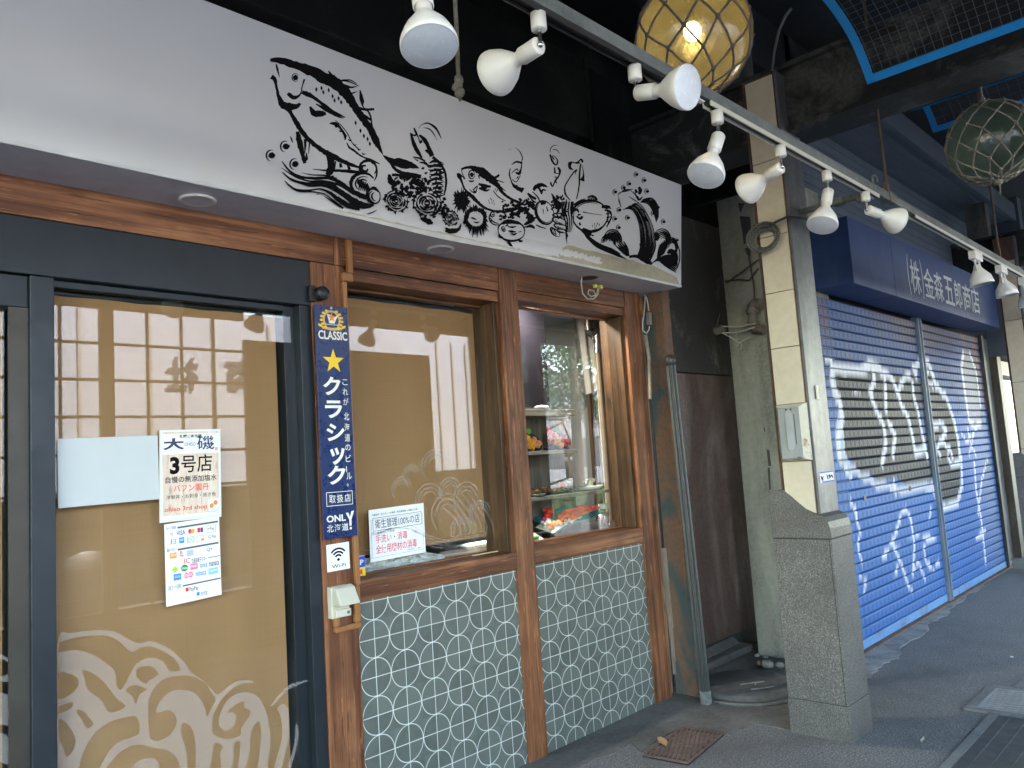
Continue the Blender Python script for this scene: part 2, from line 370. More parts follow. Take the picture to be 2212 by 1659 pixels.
# square checkered rusty cover
cc = [onZ(R5(*q), .0) for q in ((860, 1590), (1110, 1405), (1425, 1465), (1150, 1645))]
rust = stained('rusty_cast_iron', (.13, .085, .065), (.18, .12, .095), (.08, .06, .05), 6, 30, .8, .5, (1, 1, 1))
cv = thing('inspection_cover', 'rusty square cast iron cover with diagonal grid, sunk before the tiles', 'drain cover', (3.55, 2.35, 0))
o_, ux, uy = cc[0], cc[3]-cc[0], cc[1]-cc[0]
P = lambda a, b, z: (o_.x+ux.x*a+uy.x*b, o_.y+ux.y*a+uy.y*b, z)
mb = MB(); mb.prism([P(0, 0, -.01), P(1, 0, -.01), P(1, 1, -.01), P(0, 1, -.01)], (0, 0, .0175)); mb.build('plate', paint('cover_groove', (.025, .018, .015), .9), cv)
mb = MB()
for a, b, c, d in ((0, 0, 1, .035), (0, .965, 1, 1), (0, .035, .05, .965), (.95, .035, 1, .965)): mb.prism([P(a, b, .0075), P(c, b, .0075), P(c, d, .0075), P(a, d, .0075)], (0, 0, .006))
mb.build('rim', rust, cv)
mb = MB(); N = 9
for i in range(N):
    for j in range(6):
        cxx, cyy = .05+.9*(i+.5)/N, .035+.93*(j+.5)/6; h = .40/N; hv = .40/6
        if (i+j) % 1 == 0: mb.prism([P(cxx-h, cyy, .0075), P(cxx, cyy-hv, .0075), P(cxx+h, cyy, .0075), P(cxx, cyy+hv, .0075)], (0, 0, .005))
        if i < N-1 and j < 5:
            c2, d2 = cxx+.45/N, cyy+.465/6; mb.prism([P(c2-h, d2, .0075), P(c2, d2-hv, .0075), P(c2+h, d2, .0075), P(c2, d2+hv, .0075)], (0, 0, .005))
mb.build('raised_grid', rust, cv)
# round manhole cover
mh = thing('manhole_cover', 'round dark concrete manhole cover behind the granite pillar foot', 'manhole cover', (4.62, 2.56, 0))
conc_dark = stained('dark_cover_concrete', (.075, .075, .075), (.11, .11, .108), (.05, .05, .05), 5, 30, .85, .6, (1, 1, 1))
mb = MB(); mb.lathe([(.30, .004), (.30, .040), (.285, .05), (0, .05)], (4.60, 2.54, 0), n=48); mb.build('lid', conc_dark, mh)
mb = MB(); mb.lathe([(.315, .004), (.345, .004), (.345, .02), (.315, .02), (.315, .004)], (4.60, 2.54, 0), n=48); mb.build('ring', apron_m, mh)
mb = MB()
for k in (-1, 1): mb.bar((4.50+.03*k, 2.49+.05*k, .052), (4.63+.03*k, 2.40+.05*k, .052), .008, .006)
mb.bar((4.56, 2.46, .052), (4.59, 2.47, .052), .008, .006)
mb.build('cast_mark', pale_conc, mh)
# stones and litter
stone = speckle('pale_stone', (.24, .225, .195), (.17, .16, .145), (.30, .29, .26), 60, .9, .5)
for nm, q, r, lb in (('stone', R5(1655, 1000), .045, 'largest pale stone lying by the concrete pillar foot'), ('stone', R5(1735, 1005), .03, 'smaller grey stone right of the pale stone'), ('stone', R5(1610, 990), .028, 'small reddish brown stone left of the pale stone')):
    p = onZ(q, .03); mb = MB(); mb.ball(p, r, 10, 7, .25, (1.1, 1, .75)); mb.build(nm, stone if r > .029 else rust); tag(bpy.context.scene.collection.objects[-1] if False else COL.objects[-1], lb, 'stone', 'stones by the concrete pillar')
leafm = paint('dry_leaf', (.42, .27, .13), .6, 0, .2, 40)
def leaf(name, q, L, ang, m, lb, cat):
    p = onZ(q, .014 if cat == 'leaf' else .006); a = Vector((math.cos(ang), math.sin(ang), 0)); b = Vector((-a.y, a.x, 0)); mb = MB(); pts = []
    for t, w in ((-1, 0), (-.6, .22), (-.2, .3), (.3, .26), (.7, .12), (1, 0)): pts.append((t, w))
    top = [p+a*(t*L)+b*(w*L)+Vector((0, 0, .004+.008*abs(t))) for t, w in pts]; bot = [p+a*(t*L)-b*(w*L)+Vector((0, 0, .012)) for t, w in pts[1:-1]]
    mid = [p+a*(t*L)+Vector((0, 0, .002)) for t, w in pts]
    for i in range(5): mb.add([mid[i], mid[i+1], top[i+1], top[i]], [(0, 1, 2, 3)])
    bb = [mid[0]]+bot+[mid[-1]]
    for i in range(5): mb.add([mid[i], mid[i+1], bb[i+1], bb[i]], [(3, 2, 1, 0)])
    o = mb.build(name, m); tag(o, lb, cat)
leaf('fallen_leaf', R5(985, 1495), .07, .9, leafm, 'curled tan leaf lying on the corner of the rusty square cover', 'leaf')
leaf('fallen_leaf', R5(1442, 1598), .012, .2, leafm, 'tiny yellow leaf scrap on asphalt right of the rusty cover', 'leaf')
leaf('paper_scrap', R4(860, 1515), .035, .1, flatcol('scrap_cream', (.62, .58, .44)), 'torn cream scrap on the asphalt in front of the granite pillar foot', 'litter')
leaf('paper_scrap', R4(1335, 1072), .012, 1.1, white_paper, 'tiny white scrap on the asphalt beyond the grating', 'litter')

# ------------------------------------------------------------------ the viaduct overhead
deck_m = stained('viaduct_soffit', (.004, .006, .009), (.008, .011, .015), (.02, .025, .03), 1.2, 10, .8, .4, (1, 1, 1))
beam_m = stained('stained_cross_beam', (.008, .009, .010), (.018, .019, .019), (.10, .097, .085), 2.6, 26, .75, .6, (1, .9, 1), (.50, .60))
vi = thing('viaduct', 'dark railway viaduct deck with girders over the whole passage', 'viaduct', (4.2, 0, 4))
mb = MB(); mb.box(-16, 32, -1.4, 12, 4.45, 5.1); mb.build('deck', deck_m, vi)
for yy, zg in ((-1.40, 3.16), (-.6, 4.05), (.75, 4.05), (2.2, 4.05)): mb = MB(); mb.box(-16, 32, yy, yy+.12, zg, 4.449); mb.build('long_girder', deck_m, vi)
ZB, ZT = 3.228, 3.588
for xb in (-1.4, 4.2, 9.8, 15.4):
    mb = MB(); mb.box(xb, xb+.2, -1.27, 3.10, ZB+.03, ZT); mb.box(xb-.03, xb+.26, -1.27, 3.10, ZB, ZB+.028); mb.box(xb-.03, xb+.26, -1.27, 3.10, ZT+.002, ZT+.03)
    mb.build('cross_beam', beam_m, vi, .004)
    for yy, za, zb__ in ((-1.25, 0, ZB-.002), (-1.0, ZT+.032, 4.44), (2.0, ZT+.032, 4.44)):
        mb = MB(); mb.box(xb+.02, xb+.18, yy, yy+.2, za, zb__); mb.build('outer_post', steel_dark, vi)
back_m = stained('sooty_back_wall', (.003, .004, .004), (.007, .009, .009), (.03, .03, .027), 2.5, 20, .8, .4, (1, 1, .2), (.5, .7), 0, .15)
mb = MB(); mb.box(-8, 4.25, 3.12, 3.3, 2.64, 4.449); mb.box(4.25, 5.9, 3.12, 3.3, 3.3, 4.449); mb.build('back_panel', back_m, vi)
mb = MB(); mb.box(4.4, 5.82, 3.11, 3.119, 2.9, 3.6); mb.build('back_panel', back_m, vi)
# ducts above the signboard
duct = stained('black_duct_metal', (.003, .0035, .004), (.006, .007, .007), (.03, .03, .028), 1.8, 20, .6, .15, (.5, 1, 1), (.55, .75), 0, .25)
dt = thing('air_duct', 'long black sheet metal duct above the fish signboard', 'duct', (2, 2.9, 3.5))
mb = MB(); mb.box(-3, 3.745, 2.75, 3.1, 3.40, 3.9); mb.prism([(-3, 2.75, 3.398), (-3, 2.95, 3.25), (-3, 3.1, 3.25), (-3, 3.1, 3.398)], (6.6, 0, 0)); mb.build('duct_body', duct, dt, .006)
for xx in (-.6, .9, 2.3, 3.70): mb = MB(); mb.box(xx, xx+.035, 2.742, 2.7498, 3.39, 3.91); mb.build('flange', duct, dt)
mb = MB(); mb.box(3.8, 4.19, 2.78, 3.1, 3.05, 3.9); mb.build('duct_box', back_m, dt, .01)

# ------------------------------------------------------------------ the seafood shop
shop = thing('shop_building', 'seafood shop front in brown stained timber with grey circle tiles and dark sliding door', 'shop', (2.2, 2.95, 0))
FY = 2.86; SOFZ = 2.538
def post(name, x0, x1, y0, y1, z0, z1, m=None, par=None, bev=.003): mb = MB(); mb.box(x0, x1, y0, y1, z0, z1); return mb.build(name, m or wood_z, par or shop, bev)
post('timber_post', 1.808, 1.975, FY, 3.0, 0, SOFZ-.13, wood_z)
post('timber_post', 2.952, 3.09, FY-.003, 3.0, 0.004, SOFZ, wood_z)
post('timber_post', 4.083, 4.25, FY-.003, 3.0, 0.004, SOFZ, wood_z)
post('door_lintel', -2, 1.93, FY+.002, 3.0, 2.41, SOFZ, wood_x)
post('post_head', 1.932, 1.975, FY+.001, 3.0, 2.41, SOFZ, wood_z)
post('window_lintel', 1.977, 2.95, FY+.002, 3.0, 2.41, SOFZ, wood_x)
post('window_lintel', 3.092, 4.081, FY+.002, 3.0, 2.43, SOFZ, wood_x)
post('window_head', 1.977, 2.95, FY+.012, 3.0, 2.352, 2.408, wood_x)
post('window_head', 3.092, 4.081, FY+.012, 3.0, 2.378, 2.428, wood_x)
post('window_sill', 1.977, 2.95, FY-.002, 3.06, .957, 1.045, wood_x)
post('window_sill', 3.092, 4.081, FY-.002, 3.10, .962, 1.052, wood_x)
for (a, b, zt, zb) in ((2.925, 2.9505, 2.351, 1.046), (4.055, 4.0815, 2.377, 1.053)): post('window_jamb', a, b, FY+.03, 3.05, zb, zt, wood_y)
post('window_jamb', 3.0915, 3.11, FY+.03, 3.05, 1.053, 2.377, wood_y)
# raw grey board on the open end, and interior shell
raw = wood('grey_raw_board', 'z', (.16, .12, .09), (.28, .22, .17), (.36, .29, .23), 1, .8)
post('end_board', 4.252, 4.30, FY+.02, 3.0, .01, 2.45, raw)
inside = paint('inside_wall', (.20, .20, .19), .8, 0, .08, 3)
dark_in = paint('inside_dark', (.02, .022, .025), .8)
mb = MB(); mb.box(-2, 4.2, 4.6, 4.7, 0, 2.6); mb.build('back_wall', dark_in, shop); mb = MB(); mb.box(4.3, 4.312, 3.001, 3.11, 0, 2.6); mb.box(4.3, 4.74, 3.111, 3.125, 0, 2.6); mb.box(4.70, 4.74, 3.126, 4.6, 0, 2.6); mb.box(-2.1, -2, 2.9, 4.7, 0, 2.6); mb.build('inner_wall', inside, shop)
mb = MB(); mb.box(-2, 4.70, 3.13, 4.6, 2.55, 2.62); mb.build('inner_ceiling', inside, shop)
mb = MB(); mb.box(-2, 4.69, 3.13, 4.6, -.02, .012); mb.build('inner_floor', paint('inside_floor', (.15, .13, .11), .6), shop)
# tiles: shader pattern of circles (pitch .2) split by straight joints
def tile_mat(px, ox, oz):
    m, nt, b = nmat('circle_tiles'); tc = nd(nt, 'ShaderNodeNewGeometry'); sp = nd(nt, 'ShaderNodeSeparateXYZ'); nt.links.new(tc.outputs['Position'], sp.inputs[0])
    uu = mth(nt, 'DIVIDE', mth(nt, 'SUBTRACT', sp.outputs[0], ox), px); vv = mth(nt, 'DIVIDE', mth(nt, 'SUBTRACT', sp.outputs[2], oz), px)
    u = mth(nt, 'SUBTRACT', mth(nt, 'FRACT', uu), .5); v = mth(nt, 'SUBTRACT', mth(nt, 'FRACT', vv), .5)
    au, av = mth(nt, 'ABSOLUTE', u), mth(nt, 'ABSOLUTE', v)
    r = mth(nt, 'SQRT', mth(nt, 'ADD', mth(nt, 'MULTIPLY', u, u), mth(nt, 'MULTIPLY', v, v)))
    dc = mth(nt, 'ABSOLUTE', mth(nt, 'SUBTRACT', r, .493))
    dd = mth(nt, 'MINIMUM', dc, mth(nt, 'MINIMUM', au, av))
    mask = ramp(nt, dd, [(.0075, 1), (.0125, 0)])
    # tone per tile piece
    ins = mth(nt, 'LESS_THAN', r, .493)
    cell = nd(nt, 'ShaderNodeCombineXYZ')
    nt.links.new(mth(nt, 'ADD', mth(nt, 'FLOOR', mth(nt, 'MULTIPLY', uu, 2)), mth(nt, 'MULTIPLY', ins, 31.7)), cell.inputs[0]); nt.links.new(mth(nt, 'FLOOR', mth(nt, 'MULTIPLY', vv, 2)), cell.inputs[1])
    wn_ = nd(nt, 'ShaderNodeTexWhiteNoise'); nt.links.new(cell.outputs[0], wn_.inputs[0])
    tone = ramp(nt, wn_.outputs['Value'], [(0, (.078, .088, .074)), (.5, (.098, .109, .092)), (1, (.125, .138, .116))])
    vco = coords(nt); tone = mixc(nt, ramp(nt, noise(nt, vco, 14, 6, .7), [(.35, 0), (.7, .5)]), tone, (.15, .165, .148))
    col = mixc(nt, mask, tone, (.66, .68, .62)); nt.links.new(col, b.inputs['Base Color']); b.inputs['Roughness'].default_value = .42
    edge = ramp(nt, dd, [(.011, 0), (.03, 1)])
    h = mth(nt, 'ADD', edge, mth(nt, 'MULTIPLY', noise(nt, vco, 40, 3), .15)); 
    h2 = mth(nt, 'ADD', h, mth(nt, 'MULTIPLY', mask, .7))
    bump(nt, b, h2, .6, .003); return m
p1 = [onY(R8(*q), FY+.012) for q in ((494, 745), (702, 690), (905, 640), (1078, 590))]
p2 = [onY(R8(*q), FY+.012) for q in ((494, 745), (507, 1012), (520, 1285))]
PX = (p1[3].x-p1[0].x)/3; PZ = (p2[0].z-p2[2].z)/2
print('tile pitch', PX, PZ, p1[0])
tm = tile_mat((PX+PZ)/2, p1[0].x-(PX+PZ)/4, p1[0].z-(PX+PZ)/4)
post('tile_panel', 1.977, 2.95, FY+.012, 2.99, .004, .955, tm, None, 0)
post('tile_panel', 3.092, 4.081, FY+.012, 2.99, .004, .96, tm, None, 0)
# windows: pane as sub-part of a frame
for i, (a, b, z0, z1) in enumerate(((1.976, 2.924, 1.046, 2.351), (3.111, 4.054, 1.053, 2.377))):
    w = MB(); 
    w.box(a, b, 2.985, 3.01, z0, z0+.008)
    wf = w.build('window', wood_x, shop); w = MB(); w.box(a, b, 2.985, 3.01, z1-.012, z1-.001); w.build('top_bead', wood_x, wf)
    w = MB(); w.box(a+.0005, b-.0005, 2.99, 2.996, z0+.008, z1-.013); w.build('pane', glass, wf)
# dark door set
mb = MB(); mb.box(-2, 1.806, FY+.004, 2.98, 2.216, 2.408); dh = mb.build('door_header', alu, shop, .003)
mb = MB(); mb.box(1.752, 1.806, FY+.006, 2.98, .004, 2.214); mb.box(1.700, 1.7515, FY+.05, 2.98, .004, 2.214); mb.build('door_jamb', alu, shop, .002)
mb = MB(); mb.box(.757, .829, FY+.004, 2.98, .004, 2.214); mb.build('door_mullion', alu, shop, .003)
mb = MB(); mb.box(.829, 1.700, 2.90, 2.94, 2.19, 2.214); dp = mb.build('door', alu, shop, .002)
mb = MB(); mb.box(.829, 1.70, 2.90, 2.94, .004, .09); mb.build('bottom_rail', alu, dp, .002)
mb = MB(); mb.box(.8295, 1.76, 2.905, 2.911, .09, 2.19); mb.build('pane', glass, dp)
mb = MB(); mb.box(.712, .7565, FY+.02, 2.95, .004, 2.10); mb.box(-.3, .7565, FY+.02, 2.95, 2.107, 2.213); mb.box(-.3, .711, FY+.02, 2.95, .004, .1); dl = mb.build('door', alu, shop, .003)
mb = MB(); mb.box(.7, .7565, FY+.0195, FY+.028, .004, 2.106); mb.build('edge_channel', alu_brown, dl)
mb = MB(); mb.box(-.3, .711, 2.905, 2.911, .1, 2.107); mb.build('pane', glass, dl)

# wave decals on the glass
def lit_decal(): return film('frosted_film', (.62, .55, .52), .24)
O1 = [(372,830),(450,800),(560,783),(680,780),(760,800),(830,845),(890,862),(960,850),(1050,880),(1120,930),(1180,990),(1220,1050),(1305,1108),(1225,1074),(1150,1070),(1050,1090),(990,1140),(950,1220),(945,1300),(950,1400),(960,1470),(1010,1485),(1080,1450),(1120,1390),(1125,1340),(1100,1300),(1060,1290),(1000,1305),(1010,1250),(1060,1190),(1130,1160),(1220,1170),(1280,1220),(1310,1290),(1322,1335),(1345,1280),(1375,1220),(1350,1180),(1330,1135),(1385,1190),(1440,1150),(1500,1110),(1560,1098),(1625,1112),(1560,1118),(1500,1140),(1440,1190),(1390,1260),(1360,1330),(1352,1410),(1370,1450),(1440,1475),(1530,1450),(1540,1400),(1590,1330),(1595,1290),(1560,1275),(1555,1235),(1510,1250),(1470,1280),(1450,1310),(1480,1300),(1505,1330),(1490,1390),(1440,1420),(1400,1390),(1400,1330),(1440,1240),(1500,1190),(1570,1175),(1640,1200),(1690,1280),(1715,1380),(1725,1500),(1705,1620),(1660,1760),(1100,1770),(372,1770),(372,1300)]
HO = [[(376,862),(450,835),(560,815),(680,815),(760,850),(835,918),(900,890),(970,885),(1050,920),(1110,960),(1150,1030),(1080,1040),(1040,980),(960,955),(880,985),(840,1040),(800,1120),(765,1160),(740,1120),(730,1040),(660,980),(580,930),(470,905),(376,920)],
[(376,1060),(430,1055),(490,1080),(500,1130),(460,1180),(376,1215)], [(525,1035),(600,1060),(680,1130),(740,1210),(800,1265),(700,1305),(640,1220),(560,1160),(540,1090)],
[(880,1020),(960,1010),(1010,1060),(950,1100),(925,1120),(870,1075)], [(800,1165),(850,1130),(935,1155),(890,1190),(865,1250),(845,1200)], [(376,1265),(460,1240),(450,1280),(376,1310)],
[(485,1290),(530,1295),(570,1340),(595,1380),(555,1405),(520,1350)], [(376,1350),(430,1380),(485,1490),(430,1590),(400,1520),(376,1470)],
[(500,1680),(530,1560),(600,1440),(700,1365),(800,1335),(875,1335),(885,1440),(760,1490),(690,1560),(640,1659),(620,1740),(510,1740)],
[(660,1690),(760,1560),(870,1510),(980,1530),(1080,1550),(1140,1620),(1150,1740),(1060,1740),(1000,1610),(920,1600),(850,1640),(820,1740),(670,1740)],
[(1165,1370),(1210,1390),(1240,1450),(1250,1560),(1240,1740),(1200,1740),(1190,1560),(1155,1440)], [(1370,1500),(1420,1520),(1400,1570),(1410,1620),(1400,1740),(1330,1740),(1350,1600)],
[(1490,1510),(1530,1485),(1530,1560),(1500,1740),(1460,1740),(1490,1600)], [(1600,1430),(1650,1360),(1665,1440),(1650,1600),(1620,1740),(1550,1740),(1590,1560)]]
O2 = [(1770,1280),(1810,1250),(1840,1300),(1845,1450),(1810,1600),(1770,1740),(1730,1740),(1770,1580),(1800,1450),(1790,1330)]
O3 = [(1730,1255),(1780,1190),(1860,1120),(1968,1100),(1900,1130),(1830,1165),(1770,1230),(1740,1260)]
O4 = [(1885,1380),(1905,1420),(1895,1520),(1860,1640),(1830,1740),(1815,1740),(1850,1600),(1880,1480)]
fill_holes([O1]+HO+[O2, O3, O4], 'wave_decal', lit_decal(), dp, lambda x, y: onY(R7(x, y), 2.9035))
L1 = [[(-200,960),(-60,925),(0,930),(60,960),(100,940),(148,885),(148,1040),(80,1100),(0,1110),(-200,1120)], [(-180,985),(-60,950),(20,965),(65,1010),(50,1060),(-60,1090),(-180,1080)], [(-200,1200),(20,1180),(80,1240),(148,1300),(148,1370),(60,1390),(-200,1330)], [(-200,1440),(0,1430),(80,1500),(148,1600),(148,1700),(60,1640),(-200,1560)]]
fill_holes(L1, 'wave_decal', lit_decal(), dl, lambda x, y: onY(R7(x, y), 2.9035))
# thin lined wave decal on the window
def stroke(mb, pts, f3, sub=5, rough=0, wmin=.6):
    """tapered brush stroke: points (x, y, halfwidth)"""
    L = smooth_line(pts, sub); lf = []; rt = []
    for i, (x, y, w) in enumerate(L):
        w = max(w, wmin); a = L[max(0, i-1)]; b = L[min(len(L)-1, i+1)]; dx, dy = b[0]-a[0], b[1]-a[1]; l = math.hypot(dx, dy) or 1
        w1 = w*(1+rough*rnd.uniform(-1, 1)); w2 = w*(1+rough*rnd.uniform(-1, 1))
        lf.append(f3(x-dy/l*w1, y+dx/l*w1)); rt.append(f3(x+dy/l*w2, y-dx/l*w2))
    vs = lf+rt; n = len(lf); mb.add(vs, [(i, i+1, n+i+1, n+i) for i in range(n-1)])
wmb = MB(); kk = [0]
def wdec(pts, w=3):
    kk[0] += 1; d = 2.9885-kk[0]*.0001
    stroke(wmb, [(x, y, w if 0 < i < len(pts)-1 else 1) for i, (x, y) in enumerate(pts)], lambda x, y: onY(C8(x, y), d))
for cxx, cyy, r in ((480, 1190, 55), (520, 1130, 45), (620, 1090, 70), (600, 1240, 75), (690, 1200, 60), (760, 1230, 70), (680, 1300, 90), (820, 1300, 60), (550, 1320, 60), (740, 1370, 60)):
    for j in range(3):
        rr_ = r*(1-.24*j); wdec([(cxx+rr_*.8*math.cos(t), cyy-rr_*math.sin(t)) for t in [(.1+.2*k)*math.pi for k in range(0, 7-j)]], 3.2)
for j in range(7): wdec([(780-j*22, 1180+j*14), (830-j*20, 1260+j*10), (872-j*24, 1340+j*8), (880-j*40, 1400+j*4)], 3)
for j in range(4): wdec([(330+j*8, 1430-j*12), (420, 1390-j*13), (520, 1400-j*16), (610, 1440-j*14), (700, 1450-j*10)], 3.4)
wmb.build('wave_decal', film('frosted_line_film', (.72, .70, .66), .14), [o for o in shop.children if o.name.startswith('window') and len(o.children)][0])

# blinds behind the glass
def blindmat():
    m, nt, b = nmat('roller_blind_cloth'); v = coords(nt)
    w = mth(nt, 'MULTIPLY', noise(nt, coords(nt, (400, 1, 4)), 1, 2), .5); w2 = mth(nt, 'MULTIPLY', noise(nt, coords(nt, (4, 1, 400)), 1, 2), .5)
    f = mth(nt, 'ADD', w, w2)
    nt.links.new(mixc(nt, ramp(nt, noise(nt, v, 1.2, 3), [(.3, 0), (.7, .4)]), ramp(nt, f, [(.35, (.335, .175, .070)), (.65, (.39, .21, .088))]), (.35, .188, .078)), b.inputs['Base Color']); b.inputs['Roughness'].default_value = .7
    bump(nt, b, f, .3, .002); return m
bm_ = blindmat()
def blind(x0, x1, y, z0, z1, lb, grp='roller blinds behind the glass'):
    t = thing('roller_blind', lb, 'blind', ((x0+x1)/2, y, z0), grp)
    mb = MB(); nx = 40; vs = []; fs = []
    for i in range(nx+1):
        for j in range(2): vs.append((x0+(x1-x0)*i/nx, y+.0025*math.sin(i*.55), z1 if j else z0+.02))
    for i in range(nx): fs.append((2*i, 2*i+2, 2*i+3, 2*i+1))
    mb.add(vs, fs, True); mb.build('cloth', bm_, t)
    mb = MB(); mb.tube([(x0, y+.015, z1+.01), (x1, y+.015, z1+.01)], .018, 12); mb.build('roller', alu, t)
    mb = MB(); mb.box(x0, x1, y-.006, y+.006, z0, z0+.019); mb.build('hem_bar', bm_, t)
blind(.832, 1.688, 2.955, .03, 2.175, 'tan roller blind behind the wide glass panel with the wave decal')
blind(-.3, .700, 2.955, .50, 2.10, 'tan roller blind behind the glass at the left edge')
blind(1.98, onY(C8(822, 600), 3.05).x, 3.05, 1.125, 2.32, 'tan roller blind behind the window with the hygiene notice')

# ------------------------------------------------------------------ the long white signboard
fs = thing('signboard', 'long white signboard painted with black ink sea creatures above the shop', 'signboard', (2, 2.6, 2.54))
FB, FT = Vector((0, 2.596, SOFZ)), Vector((0, 2.53, 3.19)); XE = 4.339
fdir = (FT-FB); fn = Vector((0, -fdir.z, fdir.y)).normalized()
def face_m():
    m, nt, b = nmat('signboard_white'); v = coords(nt)
    nt.links.new(ramp(nt, noise(nt, v, 1.1, 3), [(.3, (.65, .645, .66)), (.7, (.70, .695, .705))]), b.inputs['Base Color'])
    b.inputs['Roughness'].default_value = .42
    wav = noise(nt, coords(nt, (6, 1, 14)), 1, 3); low = noise(nt, coords(nt, (1.2, 1, 3)), 1, 2)
    bump(nt, b, mth(nt, 'ADD', mth(nt, 'MULTIPLY', wav, .2), low), .25, .02); return m
fm = face_m()
def fp(x, z, d=0):                 # point on the face: x along, z height from the bottom edge line
    t = (z-SOFZ)/(FT.z-SOFZ); p = FB+fdir*t+fn*d; return Vector((x, p.y, p.z))
mb = MB(); vs = [fp(-2, SOFZ+.003), fp(XE, SOFZ+.003), fp(XE, FT.z), fp(-2, FT.z)]
mb.prism(vs, -fn*.012); mb.build('front_panel', fm, fs, .0015)
soff = stained('soffit_paint', (.60, .60, .66), (.68, .68, .73), (.50, .50, .55), 1.2, 5, .45, .15, (1, 1, 1))
mb = MB(); mb.box(-2, XE, 2.605, 3.05, SOFZ, SOFZ+.012); mb.build('soffit', soff, fs)
mb = MB(); mb.box(XE-.012, XE, 2.62, 3.05, SOFZ+.013, 3.16); mb.box(-2, XE-.013, 2.55, 3.05, 3.165, 3.178); mb.build('end_and_top_panel', fm, fs)
trim = paint('soffit_trim', (.62, .62, .62), .5)
mb = MB()
tb = []
for i in range(80):
    x = -2+(XE+2)*i/79; sag = .012*math.exp(-((x-2.35)/.35)**2)*(1 if x > 1.2 else .2)
    tb.append((x, sag))
vs = []; 
for x, s in tb: vs += [fp(x, SOFZ-.001-s, .002), fp(x, SOFZ+.011-s*.4, .0035)]
mb.add(vs, [(2*i, 2*i+2, 2*i+3, 2*i+1) for i in range(79)])
mb.build('bottom_trim', trim, fs)
# peeled plaster along the foot of the face
def peel(x): return onP(x, FB, fn)
pts = [A3(*q) for q in ((1040,1400),(1035,1340),(1060,1300),(1110,1275),(1160,1285),(1200,1300),(1260,1318),(1330,1325),(1400,1345),(1470,1360),(1560,1390),(1640,1400),(1720,1430),(1800,1440),(1880,1480),(1950,1510),(2000,1545),(2020,1600),(2030,1618),(1700,1545),(1400,1480),(1150,1430))]
mb = MB(); mb.add([peel(q)+fn*.0018 for q in pts], [tuple(range(len(pts)))[::-1]])
plaster = stained('bare_filler', (.56, .50, .38), (.50, .45, .34), (.40, .37, .28), 2.2, 20, .85, .6, (.4, 1, 1.6))
mb.build('bare_patch', plaster, fs)
rr = random.Random(5); top = []; bot = []
for i in range(120):
    x = 1.75+(4.33-1.75)*i/119; h = .010+.010*abs(math.sin(i*.17))*rr.uniform(.1, 1)+.004*rr.random(); top.append(fp(x, SOFZ+h, .0022)); bot.append(fp(x, SOFZ+.0095, .0022))
mb = MB(); mb.add([p for a, b in zip(bot, top) for p in (a, b)], [(2*i, 2*i+2, 2*i+3, 2*i+1) for i in range(119)]); mb.build('peeled_edge', plaster, fs)
# wrinkled filler strip (real relief)
mb = MB(); nx, nz = 150, 7; vs = []
for j in range(nz):
    for i in range(nx):
        x = 1.55+(3.62-1.55)*i/(nx-1); e = math.sin(math.pi*j/(nz-1))*min(1, i/20, (nx-1-i)/10)
        vs.append(fp(x, SOFZ+.014+.075*j/(nz-1), -.002+e*(.0035+.0035*rr.random())))
mb.add(vs, [(j*nx+i, j*nx+i+1, (j+1)*nx+i+1, (j+1)*nx+i) for j in range(nz-1) for i in range(nx-1)], True); mb.build('wrinkled_strip', fm, fs)
# downlights in the soffit
for q, lb in ((C8(646, 142), None), (((427, 430)), None)):
    c = onZ(q, SOFZ); 
    mb = MB(); mb.lathe([(.052, 0), (.064, -.001), (.066, -.006), (.060, -.010), (.052, -.008)], c, (0, 0, 1), 36); dl_ = mb.build('downlight', white_lamp, fs)
    mb = MB(); mb.lathe([(.053, -.006), (.03, -.003), (0, -.0025)], c, (0, 0, 1), 36); mb.build('lens', lens_m, dl_)
# ink drawings ------------------------------------------------------
lay = [0]
def lift(p, d):
    h = p.z-SOFZ; k = max(0, min(1, (p.x-1.5)/.1))*max(0, min(1, (3.64-p.x)/.05))*max(0, min(1, (.105-h)/.02))
    return p+fn*(d+.0065*k)
def ink_obj(name, crp, strokes, rough=.16):
    mb = MB(); rnd.seed(hash_name(name))
    for s in strokes:
        s = [(x, y, w*1.16) for x, y, w in s] if len(s) and len(s[0]) == 3 else s; lay[0] += 1; d = .0007+.000012*(lay[0] % 110)
        f3 = lambda x, y: lift(onP(crp(x, y), FB, fn), d)
        stroke(mb, s, f3, 5, rough)
    return mb.build(name, ink, fs)
def hash_name(n): return sum(ord(c)*(i+1) for i, c in enumerate(n))
def arc(cx, cy, rx, ry, a0, a1, w, n=10, tilt=0):
    out = []
    for k in range(n+1):
        t = math.radians(a0+(a1-a0)*k/n); x, y = rx*math.cos(t), ry*math.sin(t); c, s = math.cos(tilt), math.sin(tilt)
        out.append((cx+x*c-y*s, cy+x*s+y*c, w*(.25+.75*math.sin(math.pi*min(.95, max(.05, k/n))))))
    return out
def blob(cx, cy, r, n=3): return [[(cx-r*.9, cy-r*.3, r*.3), (cx, cy, r), (cx+r*.8, cy+r*.5, r*.3)]]
def drop(cx, cy, r): return [[(cx-r*.15, cy-r*.55, r*.25), (cx+r*.05, cy, r*.62), (cx+r*.1, cy+r*.55, r*.2)], arc(cx, cy, r*.95, r*1.05, 100, 290, r*.14)]
def ticks(pts, L=22, w=4, dx=.1):
    return [[(x, y-L/2, 1), (x+dx*L*.4, y, w), (x+dx*L, y+L/2, 1)] for x, y in pts]
